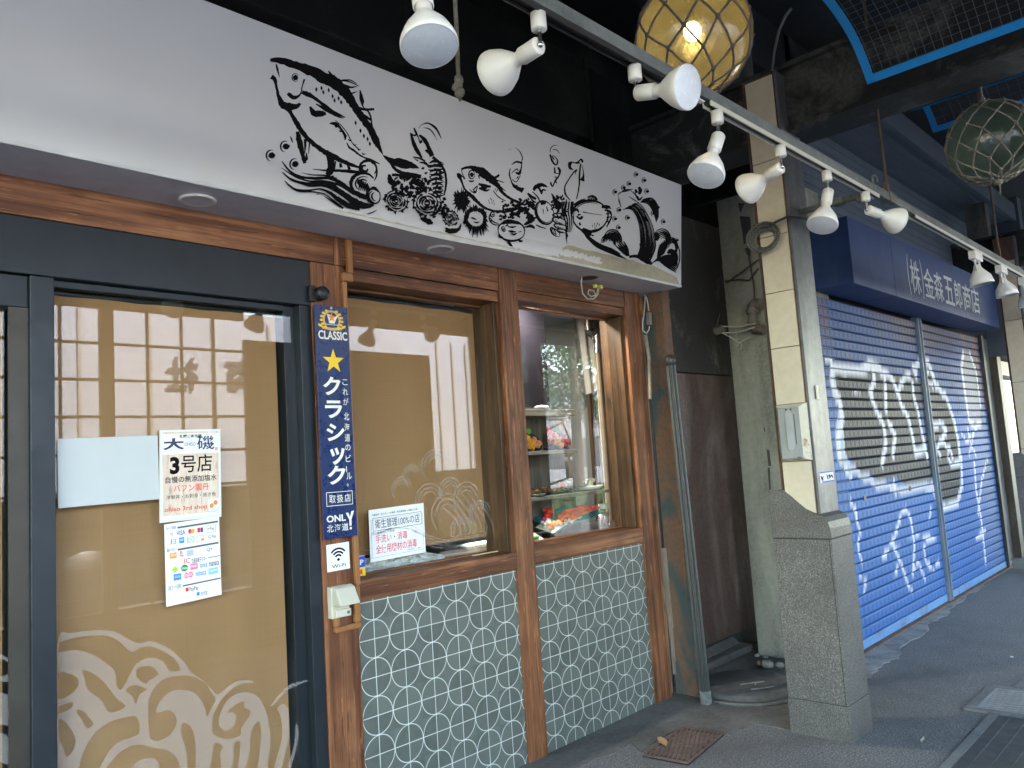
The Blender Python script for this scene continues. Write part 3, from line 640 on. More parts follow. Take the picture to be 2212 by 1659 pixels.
tuna = [[(118,250,10),(200,258,20),(300,290,24),(400,325,32),(500,375,36),(570,410,38),(640,465,34),(700,540,28),(750,620,24),(800,690,22),(850,760,22),(890,850,20),(910,890,12),(935,938,2)],
 [(160,280,4),(170,320,7),(185,380,1)], [(125,372,16),(150,395,12),(165,460,8),(180,520,12),(205,575,20),(240,600,18),(270,640,12),(310,710,16),(350,775,15),(420,850,14),(500,910,16),(560,945,20),(620,975,16),(700,1010,12),(760,1030,6)],
 [(195,560,10),(250,585,22),(300,590,17),(338,568,7)], [(365,390,6),(350,440,4),(335,500,5),(290,525,13),(245,492,10)], [(348,484,12),(400,505,15),(450,535,10),(520,590,12),(580,630,9),(662,668,3)],
 [(405,590,6),(440,640,20),(500,640,16),(522,648,5)], [(450,570,4),(520,612,10),(600,655,8),(650,675,2)], [(548,712,3),(590,715,12),(630,750,7),(660,800,9),(660,832,4)], [(672,850,3),(690,885,6),(720,905,7),(757,935,6),(800,960,5),(850,978,7),(912,1006,3)],
 [(600,402,7),(680,405,5),(762,442,2)], [(640,432,10),(700,450,7),(748,442,2)], [(650,505,8),(720,490,5),(748,478,1)], [(690,545,7),(742,560,4)], [(720,590,8),(800,610,9),(872,608,7)], [(768,470,4),(783,545,13),(792,592,4),(838,640,6),(860,740,4),(880,790,7),(905,852,4)], [(765,640,9),(820,670,10),(852,692,4)], [(640,395,3),(700,398,4),(745,425,2)], [(540,330,4),(570,375,10),(600,400,14)],
 [(315,770,10),(328,840,19),(345,910,16),(368,1002,10)], [(372,825,10),(370,900,5),(365,935,2)], [(402,855,5),(395,932,2)], [(378,925,3),(382,965,8),(375,985,3)],
 [(545,930,20),(560,1000,22),(552,1060,24),(525,1085,10)], [(592,985,5),(582,1060,2)], [(425,1043,2),(520,1053,6),(620,1055,9),(700,1060,11),(762,1066,9)], [(625,1000,7),(632,1032,10)], [(680,1012,7),(692,1046,11)], [(570,1090,8),(572,1130,2)],
 [(935,943,3),(1000,985,20),(1080,1000,30),(1150,1020,18),(1197,1036,3)], [(985,985,8),(1020,1040,10),(1070,1070,12),(1130,1085,16),(1212,1100,12)],
 [(590,690,2),(640,735,3),(680,790,3),(710,850,3),(760,900,4)]] + blob(300,380,20) + [arc(300,378,25,29,40,330,3)] + ticks([(450,465),(487,455),(500,485),(540,470),(568,515),(582,545),(612,530),(630,558),(735,708),(770,765),(795,803),(822,825),(838,860)], 34, 7)
for t in range(9):
    x = 590+t*33; y = 730+t*33; tuna.append([(x-8, y-4, 1), (x+6, y+8, 5), (x+20, y+2, 1)])
tuna += drop(125,945,38)+drop(228,880,38)+drop(296,1008,38)+[[(262,805,2),(272,830,5),(280,852,2)]]
ink_obj('tuna_drawing', A2, tuna)
rope = [[(200,985,3),(260,1060,7),(340,1100,8),(440,1110,9),(540,1108,10),(620,1140,12),(700,1200,16),(780,1240,18),(820,1250,10)], [(205,1065,3),(270,1120,8),(370,1150,10),(470,1150,16),(550,1160,18),(620,1205,16),(690,1262,20),(780,1310,24),(862,1308,5)],
 [(220,1130,3),(290,1190,7),(380,1200,6),(470,1190,5),(540,1215,9),(600,1262,14),(680,1312,17),(760,1335,11)], [(200,1035,2),(300,1100,5),(400,1130,5),(520,1130,5),(640,1170,7),(720,1230,5)], [(235,1155,2),(310,1205,4),(420,1210,4),(500,1225,4),(570,1275,5),(640,1330,6)], [(300,1140,2),(400,1170,4),(500,1170,3),(600,1215,5),(700,1290,5)],
 [(812,1370,2),(850,1360,4),(886,1340,1)], [(505,1245,2),(560,1280,5),(620,1325,2)], [(440,1225,1),(462,1228,3)], [(340,1070,1),(420,1085,4),(520,1090,5),(600,1110,3)],
 arc(825,1040,62,58,140,400,9), arc(800,1040,24,22,0,300,12), arc(858,1062,32,70,-70,70,6), arc(790,1150,88,78,100,330,12), arc(795,1150,60,52,110,300,5), arc(792,1145,30,26,0,330,8), arc(770,1140,18,15,0,360,5), arc(865,1240,50,55,0,360,8), arc(862,1245,34,40,90,260,7), arc(872,1245,20,30,80,270,6), [(836,1190,4),(870,1182,10),(905,1210,5)]]
rope += [[(750+i*14, 1110+7*i, 2), (765+i*13, 1150+7*i, 7), (760+i*13, 1190+5*i, 2)] for i in range(6)]
ink_obj('water_and_snail_drawing', A2, rope)
def rose(cx, cy, r):
    out = []
    for k, f in enumerate((.16, .34, .52, .72, .95)):
        for j in range(2+k):
            a = 40*k+360*j/(2+k)+rnd.uniform(-15, 15); out.append(arc(cx, cy, r*f, r*f*.92, a, a+rnd.uniform(220, 310)/(2+k)*1.3, r*rnd.uniform(.05, .10), 7))
    for j in range(12):
        a = 2*math.pi*j/12+rnd.uniform(-.2, .2); out.append([(cx+r*.8*math.cos(a), cy+r*.8*math.sin(a), 2), (cx+r*.98*math.cos(a+.12), cy+r*.98*math.sin(a+.12), r*.085), (cx+r*1.12*math.cos(a+.05), cy+r*1.12*math.sin(a+.05), 1)])
    return out
def leafy(cx, cy, r, n, w=6):
    out = []
    for j in range(n):
        a = rnd.uniform(0, 6.28); b = a+rnd.uniform(-.6, .6); l = r*rnd.uniform(.18, .42); rx = cx+rnd.uniform(-r, r)*.8; ry = cy+rnd.uniform(-r, r)*.8
        out.append([(rx, ry, 1), (rx+l*.5*math.cos(a), ry+l*.5*math.sin(a), w*rnd.uniform(.6, 1.7)), (rx+l*math.cos(b), ry+l*math.sin(b), 1)])
    return out
rnd.seed(11)
lob = [[(1135,780,6),(1155,850,11),(1182,910,13),(1218,962,5)], [(1160,745,5),(1172,775,7),(1190,812,3)], [(1198,795,6),(1235,830,13),(1262,880,12),(1290,950,15)], [(1140,790,4),(1165,800,6),(1175,785,3)], [(1188,805,3),(1205,860,3)],
 [(1215,722,2),(1262,710,5),(1320,750,7),(1357,822,2)], [(1228,742,1),(1282,760,4),(1326,832,1)], [(1190,745,1),(1215,722,2)], [(1295,955,9),(1350,1005,9),(1385,1070,7),(1392,1150,7),(1378,1235,4)], [(1150,955,3),(1200,965,6),(1240,985,6)], [(1200,995,3),(1240,1000,8),(1270,1030,6)], [(1160,965,2),(1190,985,4)],
 [(1240,905,6),(1275,925,10),(1295,940,6)]] + blob(1210,845,11)
for i in range(8):
    y = 985+i*32; lob += [[(1265+i*4, y+18, 2), (1310+i*3, y, 9), (1372, y+16, 2)], [(1300+i*3, y+20, 1), (1340, y+30, 7), (1378, y+22, 2)], [(1255+i*8, y+30, 2), (1290+i*6, y+36, 8), (1320+i*3, y+26, 2)]]
lob += leafy(1300, 1120, 95, 26, 7)
ink_obj('lobster_drawing', A2, lob)
ros = rose(1030, 1275, 88)+rose(1255, 1290, 105)+rose(1422, 1400, 58)+leafy(1090, 1160, 110, 44, 10)+leafy(1180, 1180, 90, 34, 10)+leafy(1350, 1330, 80, 26, 8)
ros += [[(980,1080,8),(990,1130,18),(1030,1165,12)], [(1000,1085,8),(1060,1090,10),(1120,1110,8)], [(1140,1120,12),(1190,1150,16),(1240,1160,10)], [(1200,1400,8),(1260,1425,18),(1290,1440,6)], [(1380,1470,4),(1420,1490,14),(1478,1480,10),(1495,1440,3)], [(1380,1490,10),(1430,1500,12),(1470,1500,4)], [(1380,1390,14),(1370,1340,12),(1395,1300,6)]]
ink_obj('rose_and_shell_drawing', A2, ros)
urch = []
for j in range(46):
    a = 2*math.pi*j/46+rnd.uniform(-.1, .1); r = rnd.uniform(60, 98); urch.append([(1503, 1272, 8), (1503+r*.5*math.cos(a), 1272+r*.55*math.sin(a), rnd.uniform(5, 10)), (1503+r*math.cos(a)*.78, 1272+r*math.sin(a), 1)])
for j in range(58):
    a = 2*math.pi*j/58+rnd.uniform(-.08, .08); r = rnd.uniform(84, 118)*(1.25 if 20 < math.degrees(a) % 360 < 130 else 1); urch.append([(1605+58*math.cos(a), 1405+54*math.sin(a), 3), (1605+78*math.cos(a), 1405+76*math.sin(a), rnd.uniform(5, 9)), (1605+r*.82*math.cos(a), 1405+r*math.sin(a), 1)])
urch += [[(1572,1395,2),(1590,1400,6),(1615,1412,2)], [(1590,1425,2),(1612,1432,5),(1635,1425,2)], [(1510,1440,4),(1540,1400,12),(1560,1360,5)], [(1650,1330,6),(1672,1370,11),(1668,1420,8),(1650,1470,5)]]
ink_obj('sea_urchin_drawing', A2, urch)
f2 = [[(240,655,8),(300,640,10),(360,655,20),(420,685,32),(480,735,28),(540,790,16),(580,850,11),(650,900,8),(720,930,12)], [(208,690,8),(225,715,15),(238,745,8),(270,820,7),(330,880,15),(380,930,11),(440,975,9),(520,1000,7),(580,1000,5)], [(240,660,3),(252,700,3),(270,735,4)], [(218,690,4),(240,705,4),(268,740,2)],
 arc(325,700,24,34,0,360,5), [(318,685,6),(325,700,15),(328,720,6)], arc(322,742,22,14,10,170,6), [(490,735,7),(530,718,9),(550,700,7)], [(520,742,5),(588,765,3)], [(540,772,7),(590,852,3)], [(560,800,5),(602,836,2)], [(380,775,7),(430,790,12),(482,800,8)], [(385,810,7),(440,830,8),(472,820,3)], [(400,800,5),(430,812,9),(450,812,3)], [(500,830,3),(540,880,4),(602,916,3)], [(372,795,3),(352,850,5),(303,820,2)], [(372,790,3),(335,825,5)], [(340,850,6),(350,830,8)], [(380,705,5),(388,735,3)]] + ticks([(462,912),(470,930),(485,905),(490,930),(500,915),(507,940),(478,895)], 20, 2.5)+ticks([(515,820),(525,835),(535,825)], 22, 2.5)
f2 += [arc(530,1052,62,60,20,300,5), arc(495,1025,17,20,0,360,5), [(478,1055,3),(500,1085,5),(545,1100,3)], [(525,1010,8),(560,1000,10),(590,1015,4)], [(470,1075,8),(485,1085,5)]] + blob(498,1028,8)
f2 += leafy(640, 990, 90, 40, 8)+leafy(740, 960, 80, 34, 9)+[[(600,1010,4),(650,985,14),(700,980,6)], [(700,960,8),(730,985,20),(780,975,8)], [(640,1040,8),(680,1020,14),(720,1050,6)]]
f2 += [arc(645,1160,112,82,150,395,7), arc(645,1160,112,82,30,160,8), arc(582,1145,14,20,0,360,5), [(540,1190,6),(550,1210,10),(575,1215,4)], [(570,1100,8),(620,1085,16),(680,1090,12),(720,1105,4)], [(620,1160,3),(650,1165,9),(685,1168,3)], [(640,1180,3),(660,1190,7),(690,1180,3)], [(620,1125,3),(660,1130,7),(690,1120,2)], [(600,1120,4),(625,1110,6)], [(700,1170,2),(730,1165,4)], [(750,1110,5),(800,1085,14),(840,1070,4)], [(755,1130,4),(810,1120,12),(840,1140,5)], [(790,1090,6),(800,1040,16),(830,1040,5)], [(610,1240,4),(630,1270,10),(650,1285,3)], [(690,1230,4),(715,1245,9),(735,1240,2)], [(770,1060,6),(785,1030,10),(770,1010,5)]] + blob(584,1147,8)
ink_obj('small_fish_drawing', A3, f2)
shr = [[(678,478,1),(715,510,3),(738,560,4),(730,600,3)], [(650,488,1),(625,500,1)], [(700,490,1),(728,530,2),(742,580,2)], [(650,620,2),(690,595,7),(733,606,7)], [(735,595,4),(728,650,5),(712,690,11),(682,682,5)], [(640,650,3),(632,700,5),(645,742,4)], [(655,740,3),(690,760,3),(722,705,3)], [(645,745,4),(655,770,6),(680,800,12),(728,822,15),(748,808,6)], [(690,735,3),(705,715,5)], [(650,690,2),(690,655,4),(705,670,4)], [(670,790,3),(700,790,5)], [(700,815,6),(740,840,12)],
 [(965,520,2),(968,490,3),(990,464,3),(1018,461,2)], [(985,495,2),(1020,500,3),(1043,532,1)], [(964,535,6),(982,590,7),(1012,622,5),(1026,592,5),(1010,560,3),(985,545,3)], [(978,548,4),(998,578,5)], [(1000,640,4),(1004,690,7)], [(1028,640,7),(1045,670,9),(1035,712,5),(1012,742,7),(998,772,4)], [(968,762,7),(985,798,5),(1002,755,4)], [(1005,690,3),(1035,690,3)], [(1000,720,4),(1030,722,3)], [(1002,750,6),(1020,770,4)]]
shr += [[(1130,598,13),(1124,640,11),(1152,662,4)], [(1130,595,5),(1180,605,4),(1218,575,7),(1230,602,7)], [(1214,610,5),(1205,700,6),(1200,800,5),(1180,900,4)], [(1225,620,2),(1238,700,5),(1225,750,17)], [(1185,660,7),(1150,690,5),(1110,750,4),(1085,800,5),(1090,860,6),(1130,912,3)], [(1212,735,6),(1240,750,8)], [(1170,605,6),(1205,600,10)], [(1180,665,3),(1168,700,2)]]
for j, (dx, w) in enumerate(((0, 5), (18, 4), (-20, 6), (34, 3), (-40, 6))): shr.append([(1120+dx, 920, w), (1112+dx*1.2, 1000, w), (1125+dx*.9, 1080, w*.8), (1115+dx*.5, 1170, w*.5)])
shr += [[(1110,1080,3),(1095,1180,5),(1100,1230,4),(1098,1270,1)], [(1085,1150,3),(1105,1200,6),(1090,1225,3)]]
shr += [[(1098,900,3),(1090,960,9),(1072,1010,10),(1050,1040,4)], [(1150,920,6),(1140,960,10),(1135,1020,6)]]
ink_obj('shrimp_and_squid_drawing', A3, shr)
crab = [[(830,830,8),(850,798,14),(900,785,13),(942,802,4)], [(850,798,5),(880,820,8),(895,860,6)], [(895,855,5),(905,825,7),(930,830,4)], [(780,850,5),(800,870,9),(850,900,8)], [(765,900,7),(800,945,14),(845,990,9)], [(790,870,3),(820,910,6),(850,930,4)], [(820,840,3),(860,880,5),(880,920,4)], arc(920,1010,72,98,0,360,8, 20, -.35), arc(920,1010,60,84,60,250,4, 14, -.35), [(885,935,10),(915,930,14),(930,925,5)], [(905,980,3),(912,1020,2)], [(935,960,3),(945,1000,5)], [(760,960,10),(770,1000,14),(800,1030,8)], [(855,1050,5),(820,1060,12),(780,1075,5)], [(850,1110,4),(880,1125,5),(930,1140,3)]]
for cx, cy, rx, ry, t in ((1042,1080,62,26,.35), (1052,1125,56,20,.25), (1010,1175,42,22,.75), (1030,1035,44,18,.1), (990,1165,36,16,1.1), (1058,1160,36,14,.2)): crab.append(arc(cx, cy, rx, ry, 0, 360, 5.5, 18, t)); crab.append(arc(cx, cy, rx*.6, ry*.5, 30, 200, 3, 8, t))
crab += leafy(1020, 930, 60, 40, 8)+leafy(1060, 1010, 50, 26, 7)+[[(975,852,2),(1000,900,12),(1020,960,14),(1040,990,6)], [(1010,905,4),(1040,935,12),(1050,980,8)], [(820,920,8),(835,960,10)]]
ink_obj('crab_drawing', A3, crab)
flo = [arc(1290,1030,148,118,170,330,10,18), arc(1290,1030,148,130,-30,60,6,12), arc(1290,1040,140,128,60,180,7,14), arc(1290,1040,132,112,190,300,3,14), [(1270,885,3),(1300,875,7),(1330,885,8),(1350,910,5)], [(1385,960,10),(1430,965,14),(1455,965,6)], [(1410,990,5),(1450,1000,8),(1465,1040,5),(1450,1080,6),(1425,1130,4)], [(1420,1020,5),(1455,1015,4)], [(1425,1050,5),(1460,1045,4)], [(1420,1085,5),(1455,1080,4)], [(1440,960,8),(1460,980,4)], [(1230,1005,4),(1310,1020,2),(1385,1030,2)], [(1150,1000,6),(1180,985,10),(1200,1010,5)], [(1180,1040,5),(1210,1060,9),(1230,1040,8)], [(1205,1090,5),(1210,1115,8)], [(1160,950,10),(1200,925,12),(1250,905,8)], [(1230,1140,8),(1290,1165,12),(1360,1150,9),(1410,1110,5)], [(1220,1150,8),(1240,1180,4)], [(1290,1190,3),(1320,1200,6)], [(1190,1030,8),(1215,1025,4)]] + ticks([(1310,1120),(1325,1105),(1340,1120),(1350,1100),(1365,1110),(1330,1135)], 20, 3)
flo += [[(1270+i*12, 880, 2), (1278+i*14, 905, 4), (1280+i*15, 925, 1)] for i in range(5)]
ink_obj('flatfish_drawing', A3, flo)
wav = []
for k in range(17):
    t = k/16; wx = 1.0+2.6*rnd.random(); dx = k*8.6
    wav.append([(1555+dx*.7, 985-k*3+rnd.uniform(-4, 4), 2), (1622+dx*.55, 985-k*3, wx*.8), (1668+dx*.6, 1040-k*2, wx), (1692+dx*.8, 1120, wx), (1702+dx*.85, 1210, wx+.6), (1700+dx*.9, 1300, wx+1.6), (1672+dx*.8, 1372+k*2, 3)])
for k in range(7): wav.append([(1700+k*4, 925-k*4, 2), (1765+k*5, 940-k*8, 4), (1812+k*5, 1010-k*9, 5), (1832+k*3, 1090-k*7, 2)])
for k in range(4): wav.append([(1520+k*12, 880-k*18, 2), (1530+k*20, 850-k*10, 3), (1600+k*14, 835-k*5, 2)])
wav += [[(1525,885,2),(1530,920,5),(1545,970,2)], [(1610,880,2),(1650,905,4),(1690,930,2)], [(1620,830,2),(1660,860,5),(1690,905,8),(1720,880,3)], [(1690,800,8),(1702,830,14),(1690,860,8)], [(1660,820,6),(1672,850,12)], [(1672,880,8),(1685,895,10)], [(1715,1050,8),(1740,1060,15),(1765,1080,6)], [(1700,985,2),(1715,985,7),(1740,1010,2)]]
wav += [[(1700,1260,6),(1715,1310,14),(1712,1370,22),(1770,1415,16),(1800,1430,6)], [(1610,1370,6),(1660,1365,10),(1740,1395,14),(1790,1420,8)], [(1830,1170,5),(1838,1200,20),(1832,1240,8)]]
def curl(cx, cy, r, a0, a1, n, sx=1.0):
    out = []
    for k in range(n): rr2 = r*(1-.13*k); out.append(arc(cx+k*2, cy+k*3, rr2*sx, rr2*1.2, a0+k*5, a1-k*6, rnd.uniform(3.5, 8)))
    return out
wav += curl(1475,1240,75,170,395,6)+curl(1440,1260,60,180,380,4)+curl(1878,1230,72,190,420,6)+curl(1958,1290,62,200,440,4,.75)+curl(1960,1380,55,-140,120,4,.8)
for k in range(9): wav.append([(1225+k*9, 1150+k*9, 3), (1270+k*14, 1215+k*8, 8), (1350+k*16, 1290+k*3, 7), (1430+k*14, 1330+k*4, 4), (1520+k*9, 1370+k*3, 2)])
for k in range(5): wav.append([(1500+k*16, 1280-k*9, 3), (1545+k*12, 1320-k*5, 8), (1590+k*5, 1365, 3)])
for k in range(5): wav.append([(1610+k*10, 1380-k*4, 2), (1670+k*12, 1372-k*2+k*6, 6), (1740+k*12, 1420-k*3+k*6, 3)])
for k in range(6): wav.append([(1800+k*6, 1420-k*6, 3), (1850+k*14, 1400-k*8, 7), (1920+k*12, 1450-k*14, 9), (1995+k*2, 1500-k*12, 2)])
for k in range(6): wav.append([(1840+k*10, 1390-k*8, 4), (1850+k*14, 1330-k*14, 8), (1862+k*12, 1270-k*12, 3)])
wav += [[(1925,1345,10),(1950,1320,14),(1975,1360,16),(1960,1410,12),(1915,1440,6)], [(1240,1160,14),(1300,1190,14)], [(1430,1215,12),(1470,1195,20),(1490,1240,18)], [(1500,1330,8),(1530,1355,12)], [(1995,1250,3),(2020,1320,4),(2020,1400,4),(2000,1470,3)]]
for x, y in ((1670,700),(1735,748),(1612,776),(1567,808),(1497,843),(1757,838),(1530,990),(1600,1053),(1497,1062),(1527,1133),(1845,968),(1810,1017),(1893,1085),(2003,1235)): wav += drop(x, y, 22 if x < 1980 else 17)
ink_obj('wave_drawing', A3, wav, .12)

# ------------------------------------------------------------------ signs and notices
def sheet_px(tl, tr, bl, y): return Sheet(onY(tl, y), onY(tr, y), onY(bl, y))
navy = flatcol('enamel_navy', (.012, .028, .105), .3); cream_p = flatcol('enamel_cream', (.82, .79, .68), .4); yel = flatcol('enamel_yellow', (.85, .55, .02), .4); org = flatcol('enamel_orange', (.75, .25, .03), .4); gold = flatcol('emblem_gold', (.62, .42, .14), .4)
S1 = sheet_px(RS(55, 68), RS(276, 92), RS(120, 1614), 2.842); S1.u = Vector((S1.u.x, 0, 0)); S1.v = Vector((0, 0, S1.v.z)); S1.o = Vector((1.800, 2.828, 2.216)); S1.u.x = .165; S1.v.z = -.977
bs = thing('beer_sign', 'tall narrow navy enamel sign with yellow star, crest and cream katakana on the timber post', 'sign', S1.p(.5, 1))
mb = MB(); S1.slab(mb, .005); mb.build('board', navy, bs, .001)
mb = MB(); S1.disc(mb, .5, .0095, .03, .005, .0008); S1.disc(mb, .5, .9885, .03, .005, .0008); mb.build('screw', chrome, bs)
# crest
mb = MB()
n = 26
for k in range(n):
    t0 = math.pi*(-.25+1.5*k/n)-.0; t1 = math.pi*(-.25+1.5*(k+1)/n)
    S1.poly(mb, [(.5+.27*math.cos(t0), .062-.042*math.sin(t0)), (.5+.27*math.cos(t1), .062-.042*math.sin(t1)), (.5+.21*math.cos(t1), .062-.033*math.sin(t1)), (.5+.21*math.cos(t0), .062-.033*math.sin(t0))], .0006)
S1.text(mb, 'SINCE 1987', .33, .0195, .67, .0235, .0006)
S1.poly(mb, [(.22, .092), (.5, .098), (.78, .092), (.8, .104), (.5, .110), (.2, .104)], .0007)
mb.build('crest', gold, bs)
mb = MB(); 
for sgn in (-1, 1):
    for k in range(6):
        a = math.radians(-50+22*k); cx0 = .5+sgn*.31*math.cos(a); cy0 = .062-.044*math.sin(a)
        S1.disc(mb, cx0, cy0, .05, .0055, .0010+.0001*k, 10)
    S1.poly(mb, [(.5+sgn*.30, .088), (.5+sgn*.42, .082), (.5+sgn*.40, .094), (.5+sgn*.28, .1)][::(1 if sgn > 0 else -1)], .0017)
mb.build('barley', yel, bs)
def star(S, mb, cu_, cv_, r, asp, d=.0012):
    pts = []
    for k in range(10):
        a = math.pi/2+math.pi*k/5; q = r if k % 2 == 0 else r*.40; pts.append((cu_+q*math.cos(a), cv_-q*math.sin(a)*asp))
    for k in range(10): S.add_tri(mb, (cu_, cv_), pts[k], pts[(k+1) % 10], d)
def _tri(s, mb, a, b, c, d): mb.add([s.p(*a, d), s.p(*b, d), s.p(*c, d)], [(0, 1, 2)])
Sheet.add_tri = _tri
asp = S1.u.length/S1.v.length
mb = MB(); star(S1, mb, .5, .245, .33, asp); mb.build('star', yel, bs)
mb = MB(); star(S1, mb, .5, .052, .13, asp, .0019); mb.build('small_star', org, bs)
mb = MB(); S1.poly(mb, [(.36, .038), (.46, .04), (.5, .06), (.64, .044), (.72, .036), (.62, .062), (.58, .078), (.42, .078), (.40, .062)], .0012); S1.text(mb, 'SAPPORO', .34, .0805, .66, .0865, .0012, .01); mb.build('small_lettering', cream_p, bs)
mb = MB(); S1.text(mb, 'CLASSIC', .08, .112, .95, .150, .0014, .022); mb.build('classic_lettering', cream_p, bs)
mb = MB()
for ch, (a, b, c, d) in zip('クラシック', ((.16,.312,.68,.393),(.19,.415,.70,.492),(.20,.515,.74,.59),(.28,.618,.72,.692),(.18,.695,.72,.775))): S1.text(mb, ch, a, b, c, d, .0012, .03)
mb.build('katakana_lettering', cream_p, bs)
mb = MB()
for ch, yy, hh in zip('これが、北海道のビール。', (.322,.362,.405,.448,.468,.515,.56,.607,.652,.700,.728,.775), (.025,.030,.030,.010,.034,.034,.034,.026,.030,.026,.03,.012)):
    S1.text(mb, ch if ch != 'ー' else '|', .74+(.05 if ch in '、' else 0), yy, .74+(.16 if ch not in '、。ー' else (.05 if ch != 'ー' else .02)), yy+hh, .0012, .006)
mb.build('slogan_lettering', cream_p, bs)
mb = MB(); S1.frame(mb, .12, .806, .90, .865, .014, .0024); 
for i, ch in enumerate('取扱店'): S1.text(mb, ch, .20+.225*i, .819, .39+.225*i, .853, .0012, .006)
S1.text(mb, 'ONL', .10, .903, .66, .932, .0012, .03); S1.poly(mb, [(.67,.899),(.745,.899),(.795,.918),(.84,.894),(.92,.893),(.83,.93),(.83,.955),(.765,.955),(.765,.93)], .0012); S1.disc(mb, .80, .966, .035, .0058, .0012)
for i, ch in enumerate('北海道'): S1.text(mb, ch, .10+.22*i, .942, .29+.22*i, .973, .0012, .008)
mb.build('lower_lettering', cream_p, bs)
# black round sensor above the sign
sn = thing('door_speaker', 'small round black speaker on a bracket above the navy sign', 'speaker', onY((692, 633), 2.84))
c = onY((695, 634), 2.83)
mb = MB(); mb.lathe([(.0, .02), (.026, .02), (.03, .014), (.03, -.02)], c, (0, -1, 0), 28); mb.build('ring', black_p, sn)
mb = MB(); mb.lathe([(.0, .0225), (.016, .0225), (.019, .0205)], c, (0, -1, 0), 24); mb.build('cone', alu, sn)
mb = MB(); mb.box(c.x-.05, c.x-.02, 2.84, 2.859, c.z-.035, c.z+.035); mb.build('bracket', black_p, sn, .002)
# wifi notice
def paper(name, lb, cat, tl, tr, bl, y, m=None, th=.0012, grp=None):
    S = sheet_px(tl, tr, bl, y); t = thing(name, lb, cat, S.p(.5, 1), grp); mb = MB(); S.slab(mb, th); mb.build('sheet', m or white_paper, t); return S, t
S, t = paper('wifi_notice', 'square white notice with the black wireless symbol below the navy sign', 'notice', R8(152, 84), R8(312, 58), R8(160, 277), 2.856)
mb = MB()
for r in (.40, .28, .165):
    pts = []
    for k in range(17):
        a = math.radians(42+96*k/16); pts.append((a, r))
    for (a0, _), (a1, _) in zip(pts[:-1], pts[1:]):
        q = lambda a, r_: (.5+r_*math.cos(a), .60-r_*math.sin(a)*S.u.length/S.v.length*1.02)
        S.poly(mb, [q(a0, r+.035), q(a1, r+.035), q(a1, r-.032), q(a0, r-.032)][::-1], .0006)
S.disc(mb, .5, .60, .065, .05); mb.build('wireless_symbol', ink, t)
mb = MB(); S.text(mb, 'Wi-Fi', .2, .76, .82, .89, .0006, .004); mb.build('lettering', ink, t)
# hygiene notice
red_m = flatcol('print_red', (.72, .035, .04)); grey_m = flatcol('print_grey', (.12, .12, .13))
S, t = paper('hygiene_notice', 'white notice with boxed black heading and two red Japanese lines on the window', 'notice', C8(333, 1282), C8(572, 1250), C8(342, 1510), 2.9845)
mb = MB(); S.frame(mb, .03, .20, .97, .93, .004, .004); mb.build('thin_border', grey_m, t)
mb = MB(); S.text(mb, '大磯全店・全スタッフの実施・取引業者様への徹底ご依頼', .05, .085, .88, .125, .0007, .012); S.frame(mb, .06, .165, .95, .42, .006, .008, .0009); S.text(mb, '衛生管理100%の店', .10, .205, .91, .375, .0007, .001); S.text(mb, '［特に厨房内に入室者］', .03, .435, .45, .485, .0007); S.text(mb, '株式会社大磯サービス　総務部', .66, .875, .90, .90, .0007); mb.build('black_lettering', ink, t)
mb = MB(); S.text(mb, '手洗い・消毒', .10, .50, .67, .66, .0007, .006); S.text(mb, '全使用機材の消毒', .10, .69, .84, .86, .0007, .006); mb.build('red_lettering', red_m, t)
# security sticker
_sa, _sb, _sc = onY(R8(352, 172), 2.9845), onY(R8(423, 155), 2.9845), onY(R8(425, 318), 2.9845)
S = Sheet((_sa.x, 2.9845, _sb.z), (_sb.x, 2.9845, _sb.z), (_sa.x, 2.9845, _sc.z))
t = thing('security_sticker', 'small blue and yellow security sticker at the left foot of the window', 'sticker', S.p(.5, 1)); mb = MB(); S.slab(mb, .0008); mb.build('backing', white_paper, t)
mb = MB(); S.quad(mb, .0, .02, 1, .5); mb.build('blue_field', flatcol('sticker_blue', (.02, .08, .55)), t)
mb = MB(); S.text(mb, 'SP', .12, .16, .86, .40, .0009, .03); mb.build('white_lettering', white_paper, t)
mb = MB(); S.quad(mb, .0, .52, 1, .97); mb.build('yellow_field', flatcol('sticker_yellow', (.85, .62, .02)), t)
mb = MB(); S.text(mb, '備', .3, .58, .72, .80, .0009, .03); S.text(mb, 'GUARD', .1, .85, .8, .90, .0009); mb.build('red_lettering', red_m, t)
# sheets on the door glass
YD = 2.9015
S, t = paper('blank_sheet', 'blank pale grey sheet on the door glass left of the menu poster', 'notice', R6(372, 1280), R6(1022, 1258), (222/1659*0+126, 1098), YD, paint('laminated_grey', (.50, .53, .52), .35, 0, .03, 6, .02))
woodprint = wood('printed_wood_grain', 'z', (.66, .50, .38), (.74, .60, .48), (.80, .68, .56), 3, .5)
Sb, tb = paper('shop_poster', 'wood grain poster with large brush lettering OHISO on the door glass', 'poster', RP(163, 90), RP(660, 80), RP(165, 850), YD-.006, flatcol('poster_edge', (.70, .70, .62)), .005)
S = Sheet(Sb.p(.02, .012), Sb.p(.98, .012), Sb.p(.02, .965)); S.o = S.o+Vector((0, -.0005, 0))
mb = MB(); S.quad(mb, 0, 0, 1, 1, .0004); mb.build('print', white_paper, tb)
mb = MB(); S.quad(mb, .02, .27, .98, .97, .0008); S.quad(mb, .02, .012, .98, .035, .0008); mb.build('wood_print', woodprint, tb)
mb = MB(); S.text(mb, '大', .03, .085, .38, .22, .0012, .035); S.text(mb, '磯', .60, .065, .90, .23, .0012, .008); mb.build('brush_lettering', flatcol('print_indigo', (.02, .03, .09)), tb)
mb = MB(); S.text(mb, '札幌二条市場', .30, .045, .68, .085, .0012, .02); mb.build('small_lettering', ink, tb)
